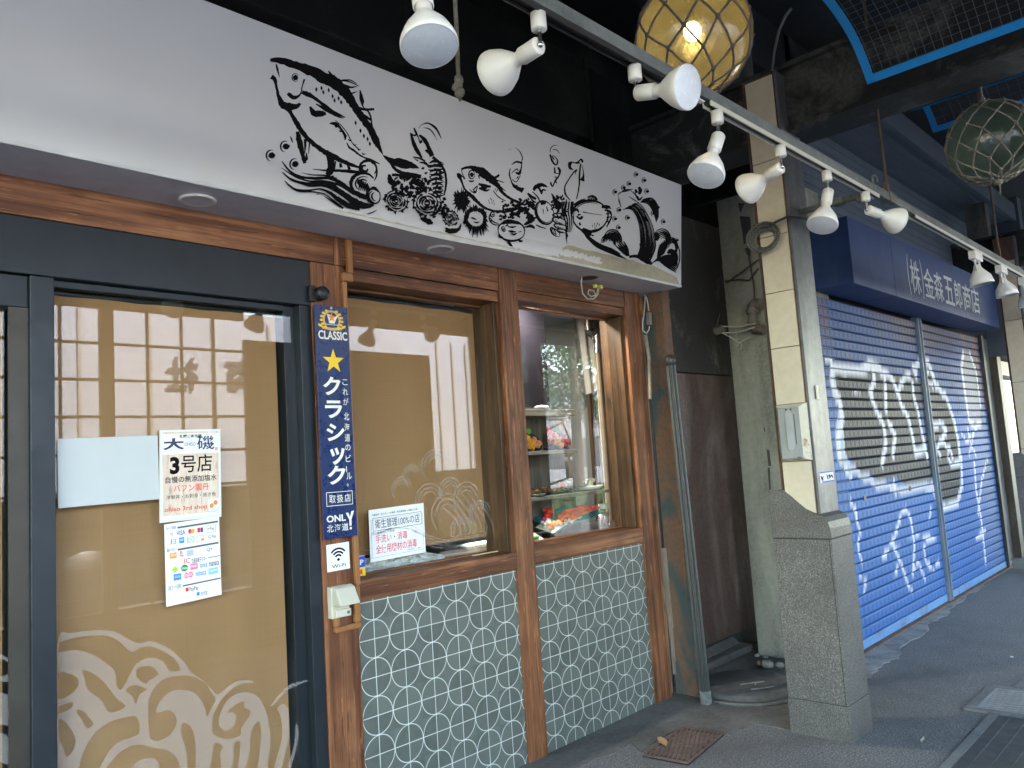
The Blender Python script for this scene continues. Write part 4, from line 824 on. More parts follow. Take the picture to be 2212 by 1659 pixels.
mb = MB(); S.text(mb, 'OHISO', .385, .14, .575, .18, .0012, 0.0); mb.build('roman_lettering', grey_m, tb)
mb = MB(); S.text(mb, '3', .14, .30, .30, .50, .0012, .045); S.text(mb, '号店', .33, .285, .86, .49, .0012, .008); S.text(mb, '自慢の無添加塩水', .07, .525, .94, .60, .0012, .01); S.text(mb, '海鮮丼・お刺身・焼き魚', .08, .735, .92, .785, .0012, .002); mb.build('black_lettering', ink, tb)
mb = MB(); S.text(mb, 'バフン雲丹', .20, .625, .80, .705, .0012, .006); mb.build('red_lettering', flatcol('print_bright_red', (.80, .05, .03)), tb)
mb = MB(); S.text(mb, 'ohiso 3rd shop', .05, .87, .77, .935, .0012, .02); mb.build('orange_lettering', flatcol('print_orange_red', (.72, .10, .035)), tb)
mb = MB(); S.quad(mb, .79, .815, .98, .955, .0011); mb.build('picture_ground', white_paper, tb)
mb = MB(); S.disc(mb, .845, .895, .035, .026, .0014); S.disc(mb, .915, .862, .035, .026, .0014)
for cxx, cyy in ((.845, .895), (.915, .862)):
    for k in range(10):
        a = 2*math.pi*k/10; S.add_tri(mb, (cxx+.03*math.cos(a-.2), cyy+.022*math.sin(a-.2)), (cxx+.055*math.cos(a), cyy+.04*math.sin(a)), (cxx+.03*math.cos(a+.2), cyy+.022*math.sin(a+.2)), .0016)
mb.build('urchin_picture', org, tb)
mb = MB()
for k in range(4): S.quad(mb, .80, .92+.008*k, .975, .923+.008*k, .0012)
mb.build('ripple_picture', flatcol('print_pale_blue', (.35, .55, .75)), tb)
mb = MB(); S.quad(mb, .91, .205, .965, .245, .0012); mb.build('seal_stamp', flatcol('stamp_red', (.75, .35, .30)), tb)
# payment sheet
S, t = paper('payment_sheet', 'long white laminated sheet of card and payment logos under the poster', 'notice', (0, 0) and RP(200, 862), RP(648, 795), RP(218, 1535), YD-.001)
def q_(x, y):   # crop pixel -> sheet fraction
    p = onY(RP(x, y), S.o.y); v = p-S.o; det = S.u.x*S.v.z-S.u.z*S.v.x
    return (v.x*S.v.z-v.z*S.v.x)/det, (S.u.x*v.z-S.u.z*v.x)/det
def lg(col, items, nm):
    mb = MB()
    for it in items:
        k = it[0]; a, b = q_(it[1], it[2]); c, d = q_(it[3], it[4]) if len(it) > 4 and not isinstance(it[3], str) else (0, 0)
        if k == 'q': S.quad(mb, a, b, c, d, it[5] if len(it) > 5 else .0006)
        elif k == 'd': S.disc(mb, a, b, abs(c-a), abs(d-b), it[5] if len(it) > 5 else .0006)
        elif k == 't': S.text(mb, it[5], a, b, c, d, it[6] if len(it) > 6 else .0011, .012)
        elif k == 'f': S.frame(mb, a, b, c, d, .006, .0035)
    mb.build(nm, flatcol('logo_'+nm, col), t)
lg((.10, .10, .11), [('t', 214, 882, 295, 898, 'カード決済'), ('q', 308, 880, 640, 844), ('q', 310, 1060, 645, 1017), ('t', 222, 1062, 300, 1078, '電子マネー'), ('t', 422, 1140, 548, 1158, '交通系電子マネー'), ('q', 560, 1130, 655, 1118), ('t', 232, 1362, 336, 1384, 'QRコード決済'), ('q', 350, 1358, 660, 1305), ('f', 548, 872, 622, 918), ('t', 572, 884, 612, 908, 'Pay'), ('t', 560, 950, 624, 975, 'G Pay'), ('t', 565, 1172, 648, 1190, 'manaca'), ('t', 405, 1375, 482, 1402, 'PayPay'), ('t', 498, 1410, 552, 1434, '支付宝'), ('t', 328, 1108, 360, 1128, 'Pay'), ('f', 388, 965, 446, 1005), ('f', 466, 955, 526, 992)] , 'dark_print')
for i in range(3): pass
lg((.35, .35, .36), [('q', 250, 930, 256, 948), ('q', 259, 926, 264, 952), ('q', 267, 922, 272, 956), ('d', 562, 895, 568, 902), ('t', 392, 975, 442, 998, 'DC')], 'grey_print')
lg((.03, .07, .35), [('t', 300, 915, 372, 943, 'VISA'), ('q', 496, 888, 518, 922), ('t', 545, 1052, 594, 1078, 'Q+'), ('t', 246, 985, 262, 1022, 'J')], 'navy_print')
lg((.70, .03, .03), [('d', 410, 917, 425, 934), ('q', 470, 890, 495, 924), ('t', 268, 984, 280, 1020, 'C'), ('t', 330, 1080, 355, 1106, 'R'), ('t', 362, 1142, 412, 1172, 'IC'), ('q', 374, 1380, 400, 1406)], 'red_print')
lg((.85, .35, .03), [('d', 434, 914, 449, 931, .0009), ('q', 500, 975, 524, 988, .0012), ('q', 247, 1096, 302, 1134)], 'orange_print')
lg((.03, .25, .62), [('q', 322, 970, 364, 1010), ('t', 490, 1178, 552, 1204, 'toica'), ('t', 456, 1242, 542, 1270, 'nimoca'), ('q', 465, 1415, 490, 1440), ('q', 276, 1270, 338, 1310)], 'blue_print')
lg((.04, .30, .08), [('t', 284, 982, 298, 1018, 'B'), ('d', 366, 1217, 396, 1240)], 'green_print')
lg((.45, .50, .78), [('q', 382, 1076, 440, 1112)], 'lilac_print')
lg((.78, .20, .30), [('q', 413, 1186, 475, 1222), ('d', 382, 1277, 402, 1298), ('d', 416, 1270, 437, 1291, .0009)], 'pink_print')
lg((.28, .55, .78), [('q', 560, 1222, 640, 1258)], 'pale_blue_print')
mb = MB(); a = q_(288, 1230); S.poly(mb, [(a[0]-.06, a[1]), (a[0], a[1]-.042), (a[0]+.06, a[1]), (a[0], a[1]+.042)][::-1], .0006); mb.build('lime_diamond_print', flatcol('logo_lime', (.40, .62, .05)), t)
mb = MB()
for x, y, w, tx in ((255, 1105, 40, 'iD'), (418, 1196, 50, 'PASMO'), (285, 1282, 44, 'ICOCA'), (346, 1210, 44, 'Kitaca'), (368, 1268, 60, 'SUGOCA'), (566, 1232, 66, 'Hayakaken'), (328, 980, 30, 'AMEX')):
    a, b = q_(x, y); c, d = q_(x+w, y+16-w*.1); S.text(mb, tx, a, b, c, d, .0013, .01)
mb.build('white_print', white_paper, t)
# red sign seen in the gap beside the blind
S, t = paper('gap_placard', 'narrow red and white placard seen in the gap right of the tan blind', 'placard', R7(1890, 895), R7(1945, 905), R7(1890, 1265), 2.99)
mb = MB(); S.quad(mb, .05, .02, .95, .42); mb.build('red_field', flatcol('placard_red', (.45, .01, .03)), t)
mb = MB(); S.text(mb, '品', .1, .05, .6, .17, .0012, .02); S.text(mb, '店', .1, .2, .6, .33, .0012, .02); mb.build('white_lettering', white_paper, t)
mb = MB(); S.text(mb, '営業', .1, .5, .9, .8, .0009, .02); mb.build('red_lettering', red_m, t)

# ------------------------------------------------------------------ fittings on the timber post
beige = paint('beige_plastic', (.55, .52, .42), .4, 0, .05); brown_pl = paint('brown_conduit', (.28, .125, .045), .35, 0, .06)
cd = thing('cable_trunking', 'light brown plastic cable trunking running down the right edge of the post', 'conduit', (1.96, 2.85, 1))
x_ = 1.955
mb = MB(); mb.box(x_, x_+.022, 2.838, 2.859, 1.03, 2.235+.10); mb.build('trunk', brown_pl, cd, .003)
mb = MB(); mb.box(x_-.002, x_+.052, 2.830, 2.857, 2.335, 2.375); mb.build('elbow', brown_pl, cd, .006)
mb = MB(); mb.box(x_+.03, x_+.055, 2.833, 2.857, 2.376, 2.53); mb.build('upper_trunk', brown_pl, cd, .003)
tb_ = [onY(R8(*q), 2.84) for q in ((200, 610), (355, 575), (215, 700), (375, 665))]
mb = MB(); x0, x1, z0, z1 = 1.838, 1.962, .826, .90
z1 = onY(R8(360, 520), 2.84).z; z0 = onY(R8(300, 690), 2.84).z; zi = onY(R8(290, 650), 2.84).z
mb.box(x0+.005, x1+.01, 2.835, 2.859, z0, zi); mb.box(x0+.005, x0+.03, 2.835, 2.859, zi, z1); mb.box(x1-.02, x1+.01, 2.835, 2.859, zi, 1.03); mb.build('lower_loop', brown_pl, cd, .006)
oc = thing('outdoor_socket', 'cream outdoor socket box with sloped rain hood on the timber post', 'socket', (1.89, 2.84, 1))
ztop = onY(R8(290, 355), 2.83).z; zm = onY(R8(290, 500), 2.80).z; zb = onY(R8(250, 600), 2.82).z
xa = onY(R8(185, 480), 2.83).x; xb = onY(R8(325, 560), 2.82).x
mb = MB(); mb.box(xa, xb, 2.825, 2.858, zb, ztop-.005); mb.build('back_box', beige, oc, .004)
mb = MB(); mb.prism([(xa+.004, 2.825, ztop), (xa+.004, 2.80, ztop-.01), (xa+.004, 2.762, zm), (xa+.004, 2.825, zm)], (xb-xa+.008, 0, 0)); mb.build('rain_hood', beige, oc, .005)
mb = MB(); mb.box(xa+.01, xb-.004, 2.808, 2.8245, zb+.004, zb+.035); mb.build('lower_flap', beige, oc, .004)
mb = MB(); mb.lathe([(.006, 0), (.006, .004), (0, .004)], (xb-.02, 2.808, zb+.02), (0, -1, 0), 14); mb.build('lock', grey_m, oc)
# wires hanging from the missing downlight
wm = paint('grey_wire', (.42, .42, .38), .5)
hl = thing('hanging_wires', 'loose looped grey wires with yellow connectors hanging from the open soffit hole', 'wire', onZ(CA(578, 130), SOFZ))
c = onZ(CA(578, 130), SOFZ); mb = MB(); mb.lathe([(.055, -.0012), (0, -.0012)], c, (0, 0, 1), 30); mb.build('open_hole', black_p, hl)
WP = lambda pts, y=None: [onY(CA(*q), c.y) for q in pts]
mb = MB(); mb.tube(WP([(540,125),(538,170),(545,215),(570,245),(605,245),(618,225),(605,200),(580,195),(572,215),(590,232),(622,222),(628,185)]), .004, 8); mb.build('loop_wire', wm, hl)
mb = MB(); mb.tube(WP([(612,240),(632,215),(632,185)]), .0025, 8); mb.build('wire_end', wm, hl)
for q in ((614, 176), (643, 180)): p = onY(CA(*q), c.y); mb = MB(); mb.obox(p, Vector((1, 0, 0)), Vector((0, 1, 0)), Vector((0, 0, 1)), .012, .008, .009); mb.build('connector', flatcol('connector_yellow', (.65, .6, .1)), hl)
# chopsticks on the window ledge
for (a, b), lb in ((((750, 1478), (913, 1452)), 'longer thin wooden stick lying on the middle window sill against the glass'), (((785, 1480), (905, 1458)), 'shorter thin wooden stick lying on the middle window sill before the longer one')):
    pa, pb = onZ(C8(*a), 1.050), onZ(C8(*b), 1.050); mb = MB(); mb.tube([pa, pb], .0035, 8); o = mb.build('wooden_stick', paint('pale_wood', (.62, .45, .25), .5)); tag(o, lb, 'stick', 'sticks on the window ledge')
# crumpled plastic on the ledge
mb = MB(); rr = random.Random(2); nx, nz = 26, 8; vs = []
for j in range(nz):
    for i in range(nx): vs.append((2.0+.62*i/(nx-1), 3.03+.04*rr.random()-.02*(j == 0), 1.05+(.02+.055*math.sin(math.pi*i/(nx-1))*rr.uniform(.5, 1.2))*j/(nz-1)))
mb.add(vs, [(j*nx+i, j*nx+i+1, (j+1)*nx+i+1, (j+1)*nx+i) for j in range(nz-1) for i in range(nx-1)])
o = mb.build('plastic_bag', paint('crumpled_white_plastic', (.62, .63, .62), .3, 0, .1, 20)); tag(o, 'crumpled white plastic bag on the ledge below the tan blind', 'bag')
# inner ledge
mb = MB(); mb.box(1.98, 4.298, 3.062, 3.11, .93, 1.039); mb.box(1.98, 4.68, 3.11, 3.60, .93, 1.04); mb.build('inner_ledge', wood('grey_brown_counter', 'x', (.10, .085, .075), (.17, .15, .13), (.22, .2, .17), 1, .3), shop)

# ------------------------------------------------------------------ food display in the right window
YS = 3.20
ds = thing('display_shelf', 'grey wood display shelf unit with three shelves inside the right window', 'shelf', (3.3, YS+.1, 1.04))
wg = wood('grey_shelf_wood', 'x', (.13, .115, .095), (.21, .185, .155), (.27, .24, .2), 1, .6); wgz = wood('grey_panel_wood', 'z', (.11, .09, .075), (.17, .145, .12), (.23, .2, .17), 1, .6)
zs = [onY(CA(400, 1068), YS).z, onY(CA(400, 1312), YS).z]; ztop = onY(CA(300, 845), YS).z
xr0 = onY(CA(515, 1050), YS).x; xr1 = onY(CA(690, 1280), YS).x; xb_ = onY(CA(505, 1100), YS+.2).x
print('shelf', zs, ztop, xr0, xr1)
mb = MB(); mb.box(3.0, xr0, YS, YS+.26, zs[0]-.022, zs[0]); mb.build('shelf_board', wg, ds, .002)
mb = MB(); mb.box(3.0, xr1, YS, YS+.26, zs[1]-.022, zs[1]); mb.build('shelf_board', wg, ds, .002)
mb = MB(); mb.box(3.0, xr0, YS, YS+.26, ztop-.04, ztop); mb.build('top_board', wg, ds, .002)
mb = MB(); mb.box(3.0, onY(CA(498, 1250), YS+.27).x, YS+.262, YS+.28, 1.05, ztop+.0); mb.build('back_panel', wgz, ds)
tv = thing('monitor', 'black flat screen standing on the top shelf in the right window', 'monitor', (3.3, YS+.1, ztop))
mb = MB(); mb.box(3.05, onY(CA(352, 600), YS+.1).x, YS+.1, YS+.13, ztop+.02, ztop+.72); mb.build('screen', paint('screen_glass', (.008, .008, .012), .12), tv, .003)
mb = MB(); mb.box(3.25, 3.42, YS+.05, YS+.2, ztop+.001, ztop+.018); mb.build('stand', black_p, tv, .003)
# plates
plate_w = paint('glazed_white', (.70, .70, .66), .2, 0, .03); plate_d = paint('glazed_dark', (.03, .035, .05), .18); bowl_b = paint('glazed_blue', (.02, .07, .14), .15)
uni = paint('urchin_roe', (.85, .33, .02), .4, 0, .25, 60, .5); crabr = paint('crab_shell_red', (.72, .05, .03), .35, 0, .35, 40, .5); crabw = paint('crab_meat', (.80, .62, .52), .4, 0, .12, 40, .3); grn = paint('leaf_green', (.10, .30, .04), .45, 0, .2, 40); oy = paint('oyster_cream', (.66, .63, .50), .3, 0, .15, 40, .3); salm = paint('salmon_orange', (.80, .30, .10), .35, 0, .2); tealp = paint('teal_plate', (.02, .16, .17), .2); brn = paint('grilled_brown', (.23, .11, .04), .5, 0, .4, 50)
def dish(nm, lb, c, r, prof, m, sq=None):
    t = thing(nm, lb, 'dish', c, 'food samples in the right window'); mb = MB(); mb.lathe([(0, .004), (r*.55, .004), (r*.8, prof*.5), (r, prof), (r+.003, prof-.003), (r*.8, prof*.4-.004), (r*.5, 0), (0, 0)], c, (0, 0, 1), 30)
    mb.build('plate', m, t); return t
def lumps(t, nm, m, c, spread, n, r, h=.02, sq=(1, 1, .7), seed=1):
    rr = random.Random(seed); mb = MB(); rnd.seed(seed)
    for k in range(n): mb.ball(Vector(c)+Vector((rr.uniform(-1, 1)*spread[0], rr.uniform(-1, 1)*spread[1], rr.uniform(0, h))), r*rr.uniform(.7, 1.3), 9, 6, .25, sq)
    return mb.build(nm, m, t)
def on(q, z, yy=YS+.1): p = onY(CA(*q), yy); return Vector((p.x, yy, z))
# tilted uni bowls
def tilt_bowl(lb, c, r, m, fm_, seed):
    t = thing('seafood_bowl', lb, 'bowl', c, 'food samples in the right window'); ax = Vector((-.15, -.85, .55)).normalized(); c = Vector(c)+Vector((0, .02, r*.82))
    mb = MB(); mb.lathe([(r*.35, -r*.75), (r*.8, -r*.5), (r, 0), (r*.96, .002), (r*.75, -r*.25), (0, -r*.3)], c, ax, 30, cap0=True); mb.build('bowl', m, t)
    rr = random.Random(seed); a = ax.cross(Vector((0, 0, 1))).normalized(); b = a.cross(ax)
    for i, (mm, nm, k0, k1) in enumerate(((fm_[0], 'topping', 0, 26), (fm_[1], 'side_topping', 0, 12))):
        mb = MB()
        for k in range(k1):
            th = rr.uniform(0, 6.28); q = r*.75*math.sqrt(rr.random()); off = a*(q*math.cos(th)*(.6)+(r*.28 if i == 0 else -r*.45))+b*(q*math.sin(th)*.9)
            mb.ball(c+off-ax*.004, r*.17*rr.uniform(.8, 1.3), 8, 6, .3)
        mb.build(nm, mm, t)
    mb = MB(); tp = c+b*r*.8+ax*.01
    for k in range(4): 
        d = (b*1.2+a*(k-1.5)*.5+ax*.3).normalized(); s_ = d.cross(ax).normalized(); mb.add([tp-s_*.006, tp+s_*.006, tp+d*.02+s_*.009, tp+d*.042, tp+d*.02-s_*.009], [(0, 1, 2, 3, 4)])
    mb.build('garnish_leaf', grn, t)
p = on((285, 1060), zs[0]); tilt_bowl('dark bowl filled with orange sea urchin, leftmost on the upper shelf', p, .072, plate_d, (uni, salm), 3)
p = on((440, 1050), zs[0]); tilt_bowl('tilted dark blue bowl of red crab and orange urchin, right of the urchin bowl', p, .078, bowl_b, (salm, crabr), 5)
p = on((372, 1052), zs[0], YS+.14); t = dish('crab_dish', 'dark dish with red crab legs standing behind the blue bowl', p, .05, .02, plate_d); lumps(t, 'crab_piece', crabr, p+Vector((0, 0, .05)), (.015, .01), 9, .018, .09, (1, 1, 1), 4)
p = on((280, 1300), zs[1], YS+.06); t = dish('grilled_fish_dish', 'pale green dish with grilled fish pieces at the left of the middle shelf', p, .07, .018, paint('glazed_green', (.14, .16, .11), .3)); lumps(t, 'grilled_fish', brn, p+Vector((0, 0, .02)), (.045, .02), 14, .017, .02, (1.6, 1, .6), 6)
p = on((400, 1285), zs[1], YS+.1); t = thing('seafood_platter', 'long dark platter of shellfish and prawns in the middle of the middle shelf', 'dish', p, 'food samples in the right window')
mb = MB(); mb.box(p.x-.12, p.x+.12, p.y-.05, p.y+.05, p.z+.001, p.z+.016); mb.build('platter', plate_d, t, .005)
lumps(t, 'shellfish', brn, p+Vector((-.03, 0, .026)), (.08, .03), 20, .017, .02, (1.5, 1, .7), 7); lumps(t, 'prawn', salm, p+Vector((.01, 0, .036)), (.04, .02), 8, .014, .015, (1.6, 1, .7), 8); lumps(t, 'crab_piece', crabr, p+Vector((.07, 0, .045)), (.025, .015), 6, .013, .02, (1.4, 1, .8), 9)
lumps(t, 'pale_shell', oy, p+Vector((.075, 0, .04)), (.03, .02), 6, .013, .03, (1.4, 1, .7), 10)
p = on((585, 1272), zs[1], YS+.09); t = dish('oyster_dish', 'white dish with a large pale oyster at the right of the middle shelf', p, .088, .03, plate_w); lumps(t, 'oyster', oy, p+Vector((0, 0, .034)), (.035, .022), 12, .022, .035, (1.4, 1, .7), 11)
zc = 1.042
def onc(q): 
    p = onZ(CA(*q), zc); return Vector((p.x, max(3.03, min(3.5, p.y)), zc))
def tilted(q, y, up):
    c = onY(CA(*q), y); n = Vector((-.25, -.62, .74)).normalized(); a = Vector((1, 0, .0)); a = (a-n*a.dot(n)).normalized(); b = n.cross(a); return c, a, b, n
def heap(t, nm, m, fr, spots, r, seed):
    c, a, b, n = fr; rr = random.Random(seed); mb = MB(); rnd.seed(seed)
    for (u, v, du, dv, k, h) in spots:
        for _ in range(k): mb.ball(c+a*(u+rr.uniform(-du, du))+b*(v+rr.uniform(-dv, dv))+n*(.012+rr.uniform(0, h)), r*rr.uniform(.7, 1.25), 8, 6, .3, (1.3, 1, .9))
    return mb.build(nm, m, t)
fr = tilted((365, 1488), 3.20, 0); c, a, b, n = fr
t = thing('sashimi_plate', 'square pale plate of sashimi with shredded radish at the front of the counter', 'dish', (c.x, c.y, 1.042), 'food samples in the right window')
mb = MB(); mb.prism([c-a*.085+b*.035, c-a*.02-b*.055, c+a*.10-b*.03, c+a*.045+b*.06], n*.008); mb.build('plate', paint('pale_green_glaze', (.50, .55, .47), .22), t, .003)
mb = MB(); mb.box(c.x-.03, c.x+.04, c.y-.01, c.y+.04, 1.0405, c.z-.035); mb.build('plate_stand', black_p, t)
heap(t, 'white_fish', oy, fr, [(-.01, .03, .03, .015, 14, .015)], .013, 1); heap(t, 'prawn', salm, fr, [(.01, -.005, .03, .012, 8, .01), (.055, -.01, .015, .012, 6, .01)], .012, 2); heap(t, 'shellfish', brn, fr, [(.07, -.005, .012, .01, 4, .006)], .012, 3); heap(t, 'wasabi', grn, fr, [(.085, -.02, .006, .005, 3, .006)], .009, 4)
mb = MB(); rr = random.Random(8)
for k in range(40):
    p0 = c-a*(.045+rr.uniform(-.02, .02))+b*rr.uniform(-.03, .02)+n*(.012+rr.uniform(0, .01)); p1 = p0+Vector((rr.uniform(-.03, .03), rr.uniform(-.02, .02), rr.uniform(-.01, .01))); mb.tube([p0, (p0+p1)/2+n*.006, p1], .0009, 4)
mb.build('shredded_radish', plate_w, t); heap(t, 'purple_leaf', paint('purple_leaf', (.30, .02, .10), .4), fr, [(-.02, .045, .01, .008, 4, .03)], .012, 5)
fr = tilted((298, 1552), 3.14, 0); c, a, b, n = fr
t = thing('small_plate', 'small pale plate cut off by the post at the bottom left of the right window', 'dish', (c.x, c.y, 1.042), 'food samples in the right window')
mb = MB(); mb.prism([c-a*.07+b*.03, c-a*.05-b*.04, c+a*.035-b*.02, c+a*.01+b*.045], n*.007); mb.build('plate', plate_w, t, .002); heap(t, 'wasabi', grn, fr, [(-.01, .0, .008, .008, 4, .008)], .01, 6)
fr = tilted((480, 1425), 3.31, 0); c, a, b, n = fr
t = thing('crab_leg_platter', 'teal platter with red king crab legs laid across, behind the sashimi plate', 'dish', (c.x, c.y, 1.042), 'food samples in the right window')
mb = MB(); mb.prism([c-a*.27+b*.07, c-a*.20-b*.08, c+a*.24-b*.075, c+a*.16+b*.01, c+a*.02+b*.085], n*.01); mb.build('platter', tealp, t, .003)
mb = MB(); mb.box(c.x-.1, c.x+.1, c.y, c.y+.06, 1.0405, c.z-.04); mb.build('platter_stand', black_p, t)
heap(t, 'crab_claw', crabr, fr, [(-.07, -.005, .045, .022, 22, .03), (-.17, .04, .02, .018, 8, .02), (-.135, .075, .014, .02, 9, .03)], .019, 7)
heap(t, 'crab_meat', crabw, fr, [(-.03, -.045, .07, .012, 18, .012), (.1, -.02, .08, .006, 14, .008)], .011, 8)
mb = MB()
for k in range(4): mb.tube([c-a*.05+b*(-.04+.022*k)+n*.03, c+a*.08+b*(-.035+.016*k)+n*.03, c+a*.225+b*(-.035+.008*k)+n*.015], [.014, .012, .005], 10)
mb.build('crab_leg', paint('crab_leg_pink', (.80, .10, .09), .35, 0, .4, 30), t)
# jar
p = onY(CA(668, 1484), 3.27); p.z = 1.041; t = thing('plastic_jar', 'clear handled plastic jar of pinkish liquid with white lid, at the right of the counter', 'jar', p)
jh = .118
jm, nt, b = nmat('jar_pink'); b.inputs['Base Color'].default_value = (.50, .26, .27, 1); b.inputs['Roughness'].default_value = .15; b.inputs['Transmission Weight'].default_value = .5
mb = MB(); mb.lathe([(.0, .012), (.028, .012), (.029, jh*.9), (.0, jh*.9)], p, (0, 0, 1), 24); mb.build('liquid', jm, t)
mb = MB(); mb.lathe([(.0, .001), (.031, .001), (.033, .01), (.033, jh), (.031, jh+.002)], p, (0, 0, 1), 28); mb.build('jar_body', glass, t)
mb = MB(); mb.lathe([(.034, jh-.002), (.035, jh+.004), (.035, jh+.026), (.031, jh+.03), (0, jh+.03)], p, (0, 0, 1), 28, cap0=True); mb.build('lid', white_lamp, t)
mb = MB(); mb.tube([p+Vector((-.032, 0, jh*.85)), p+Vector((-.055, 0, jh*.8)), p+Vector((-.055, 0, jh*.35)), p+Vector((-.032, 0, jh*.25))], .005, 8); mb.build('handle', glass, t)
# unseen lamp with area light, added to brighten the display window
il = thing('added_display_lamp', 'small lit ceiling lamp inside the right window above the food samples', 'lamp', (3.55, 3.12, 2.5))
mb = MB(); mb.lathe([(0, 2.56), (.05, 2.56), (.05, 2.50), (.045, 2.495)], (3.55, 3.14, 0), (0, 0, 1), 24); mb.build('added_lamp_housing', black_p, il)
mb = MB(); mb.lathe([(.044, 2.497), (0, 2.497)], (3.55, 3.14, 0), (0, 0, 1), 24); mb.build('added_lamp_glass', emitter('added_lamp_glow', (1, .85, .65), 6), il)
ia = bpy.data.lights.new('display_fill_light', 'AREA'); ia.shape = 'DISK'; ia.size = .09; ia.energy = 2.0; ia.color = (1, .86, .70); iao = bpy.data.objects.new('display_fill_light', ia); COL.objects.link(iao); iao.parent = il; iao.location = (0, .02, -.012)
# cloth on the top shelf, pipe and curtain inside the window
mb = MB(); p = on((320, 800), ztop, YS+.03); rnd.seed(3); mb.ball(p+Vector((0, 0, .012)), .05, 14, 7, .25, (1.3, .6, .3)); o = mb.build('folded_cloth', paint('cloth_grey', (.42, .42, .40), .8)); tag(o, 'crumpled pale cloth lying on the edge of the top shelf', 'cloth')
pipe_m = paint('pipe_zinc', (.33, .34, .34), .3, .85, .1); YP = 3.42
pp = thing('water_pipe', 'metal water pipe with elbows running down inside the right window', 'pipe', onY(CA(630, 700), YP))
W_ = lambda q, y=YP: onY(CA(*q), y)
mb = MB(); a = W_((565, 300)); b = W_((575, 415)); mb.tube([a, b], .022, 16); c1 = W_((605, 420)); d1 = W_((622, 440)); e1 = W_((622, 540)); f1 = W_((655, 1500)); 
mb.tube([b, b+Vector((.02, 0, -.02)), c1+Vector((.012, 0, .004)), d1, e1], [.024, .026, .028, .026, .024], 16); mb.build('elbow_pipe', pipe_m, pp)
mb = MB(); mb.tube([e1-Vector((0, 0, .001)), Vector((e1.x, YP, 1.05))], .019, 14); mb.build('down_pipe', paint('pipe_painted', (.34, .29, .22), .45, .2), pp)
mb = MB()
for q in ((572, 385), (620, 455), (622, 500)): c = W_(q); mb.lathe([(.03, -.012), (.03, .012)], c, (0, 0, 1), 16, True, True)
mb.build('collar', pipe_m, pp)
cur = thing('curtain', 'sheer pale curtain hanging in the upper right of the right window', 'curtain', W_((560, 320), 3.46))
mb = MB(); vs = []; a0, a1, b0, b1 = W_((500, 310), 3.46), W_((610, 320), 3.46), W_((560, 770), 3.46), W_((640, 730), 3.46)
N = 24
for i in range(N+1):
    t_ = i/N; yy = 3.46+.012*math.sin(t_*14); p_ = a0.lerp(a1, t_); q_b = b0.lerp(b1, t_); vs += [(p_.x, yy, p_.z), (q_b.x, yy, q_b.z)]
mb.add(vs, [(2*i, 2*i+2, 2*i+3, 2*i+1) for i in range(N)], True); mb.build('cloth', film('sheer_cloth', (.55, .56, .55), .75), cur)
_zq = W_((650, 758), 3.62).z
mb = MB(); mb.box(W_((515, 600), 3.62).x, 4.69, 3.62, 3.64, _zq, 2.54); mb.build('inner_side_panel', inside, shop)
mb = MB(); mb.box(W_((600, 1000), 3.62).x, 4.69, 3.62, 3.65, .02, _zq-.002); mb.build('inner_timber_panel', wood_y, shop)
mb = MB(); mb.box(4.2, 4.699, 3.126, 3.14, 1.0, 2.5) if False else mb.box(4.685, 4.699, 3.13, 3.61, .02, 2.5); mb.build('inner_timber_panel', wood_y, shop)

# ------------------------------------------------------------------ the gap beside the shop: boards, rusty post, downpipe, panels
rp_m = stained('rusty_painted_post', (.06, .075, .07), (.035, .06, .065), (.19, .085, .04), 5, 22, .7, .6, (1, 1, .45), (.38, .52))
rp = thing('steel_post', 'rusty blue green steel post standing in the gap right of the timber front', 'post', (4.34, 2.8, 0))
mb = MB(); mb.box(4.315, 4.325, 2.73, 2.87, 0, 3.2); mb.box(4.326, 4.40, 2.73, 2.74, 0, 3.2); mb.build('angle_face', rp_m, rp, .002)
mb = MB(); mb.box(4.312, 4.41, 2.715, 2.729, 0, .16); mb.build('foot_plate', rp_m, rp, .002)
oldwood = wood('charred_board', 'z', (.03, .022, .015), (.12, .07, .03), (.34, .17, .05), 1, .8)
ob = thing('old_board', 'weathered broken boards squeezed behind the end of the shop front', 'board', (4.3, 2.9, 0))
mb = MB(); mb.box(4.302, 4.314, 2.885, 2.97, .4, 1.9); mb.build('thin_board', oldwood, ob)
mb = MB(); mb.box(4.3145, 4.33, 2.92, 3.03, .2, 2.5); mb.build('back_board', paint('black_board', (.02, .018, .015), .85), ob)
mb = MB()
for k in range(5): mb.bar((4.303+.002*k, 2.882-.006*k, .9), (4.31+.003*k, 2.874-.006*k, .12), .006)
mb.build('splinter', raw, ob)
# ribbed downpipe
dpm = paint('downpipe_grey', (.04, .043, .042), .4, .15, .2, 8, .15)
dw = thing('ribbed_pipe', 'grey ribbed pipe leaning on the rusty post with a pale worn tip', 'pipe', (4.215, 2.60, 0))
ta, tb2 = onY((1449, 790), 2.66), onY((1526, 1520), 2.60); tb2.z = .006
d_ = (ta-tb2).normalized(); a_ = d_.cross(Vector((0, 1, 0))).normalized(); b_ = d_.cross(a_); mb = MB(); vs = []; n = 72; rows = 12
for j in range(rows+1):
    for k in range(n):
        r_ = .028+(.003 if k % 4 < 2 else -.001); t_ = 2*math.pi*k/n; vs.append(tb2.lerp(ta, j/rows)+(a_*math.cos(t_)+b_*math.sin(t_))*r_)
mb.add(vs, [(j*n+k, j*n+(k+1) % n, (j+1)*n+(k+1) % n, (j+1)*n+k) for j in range(rows) for k in range(n)]); mb.add(vs[-n:], [tuple(range(n))]); mb.build('ribbed_tube', dpm, dw)
mb = MB(); mb.lathe([(.030, 0), (.034, .0), (.034, .05), (.018, .066), (0, .07)], ta, d_, 24); mb.build('top_cap', dpm, dw)
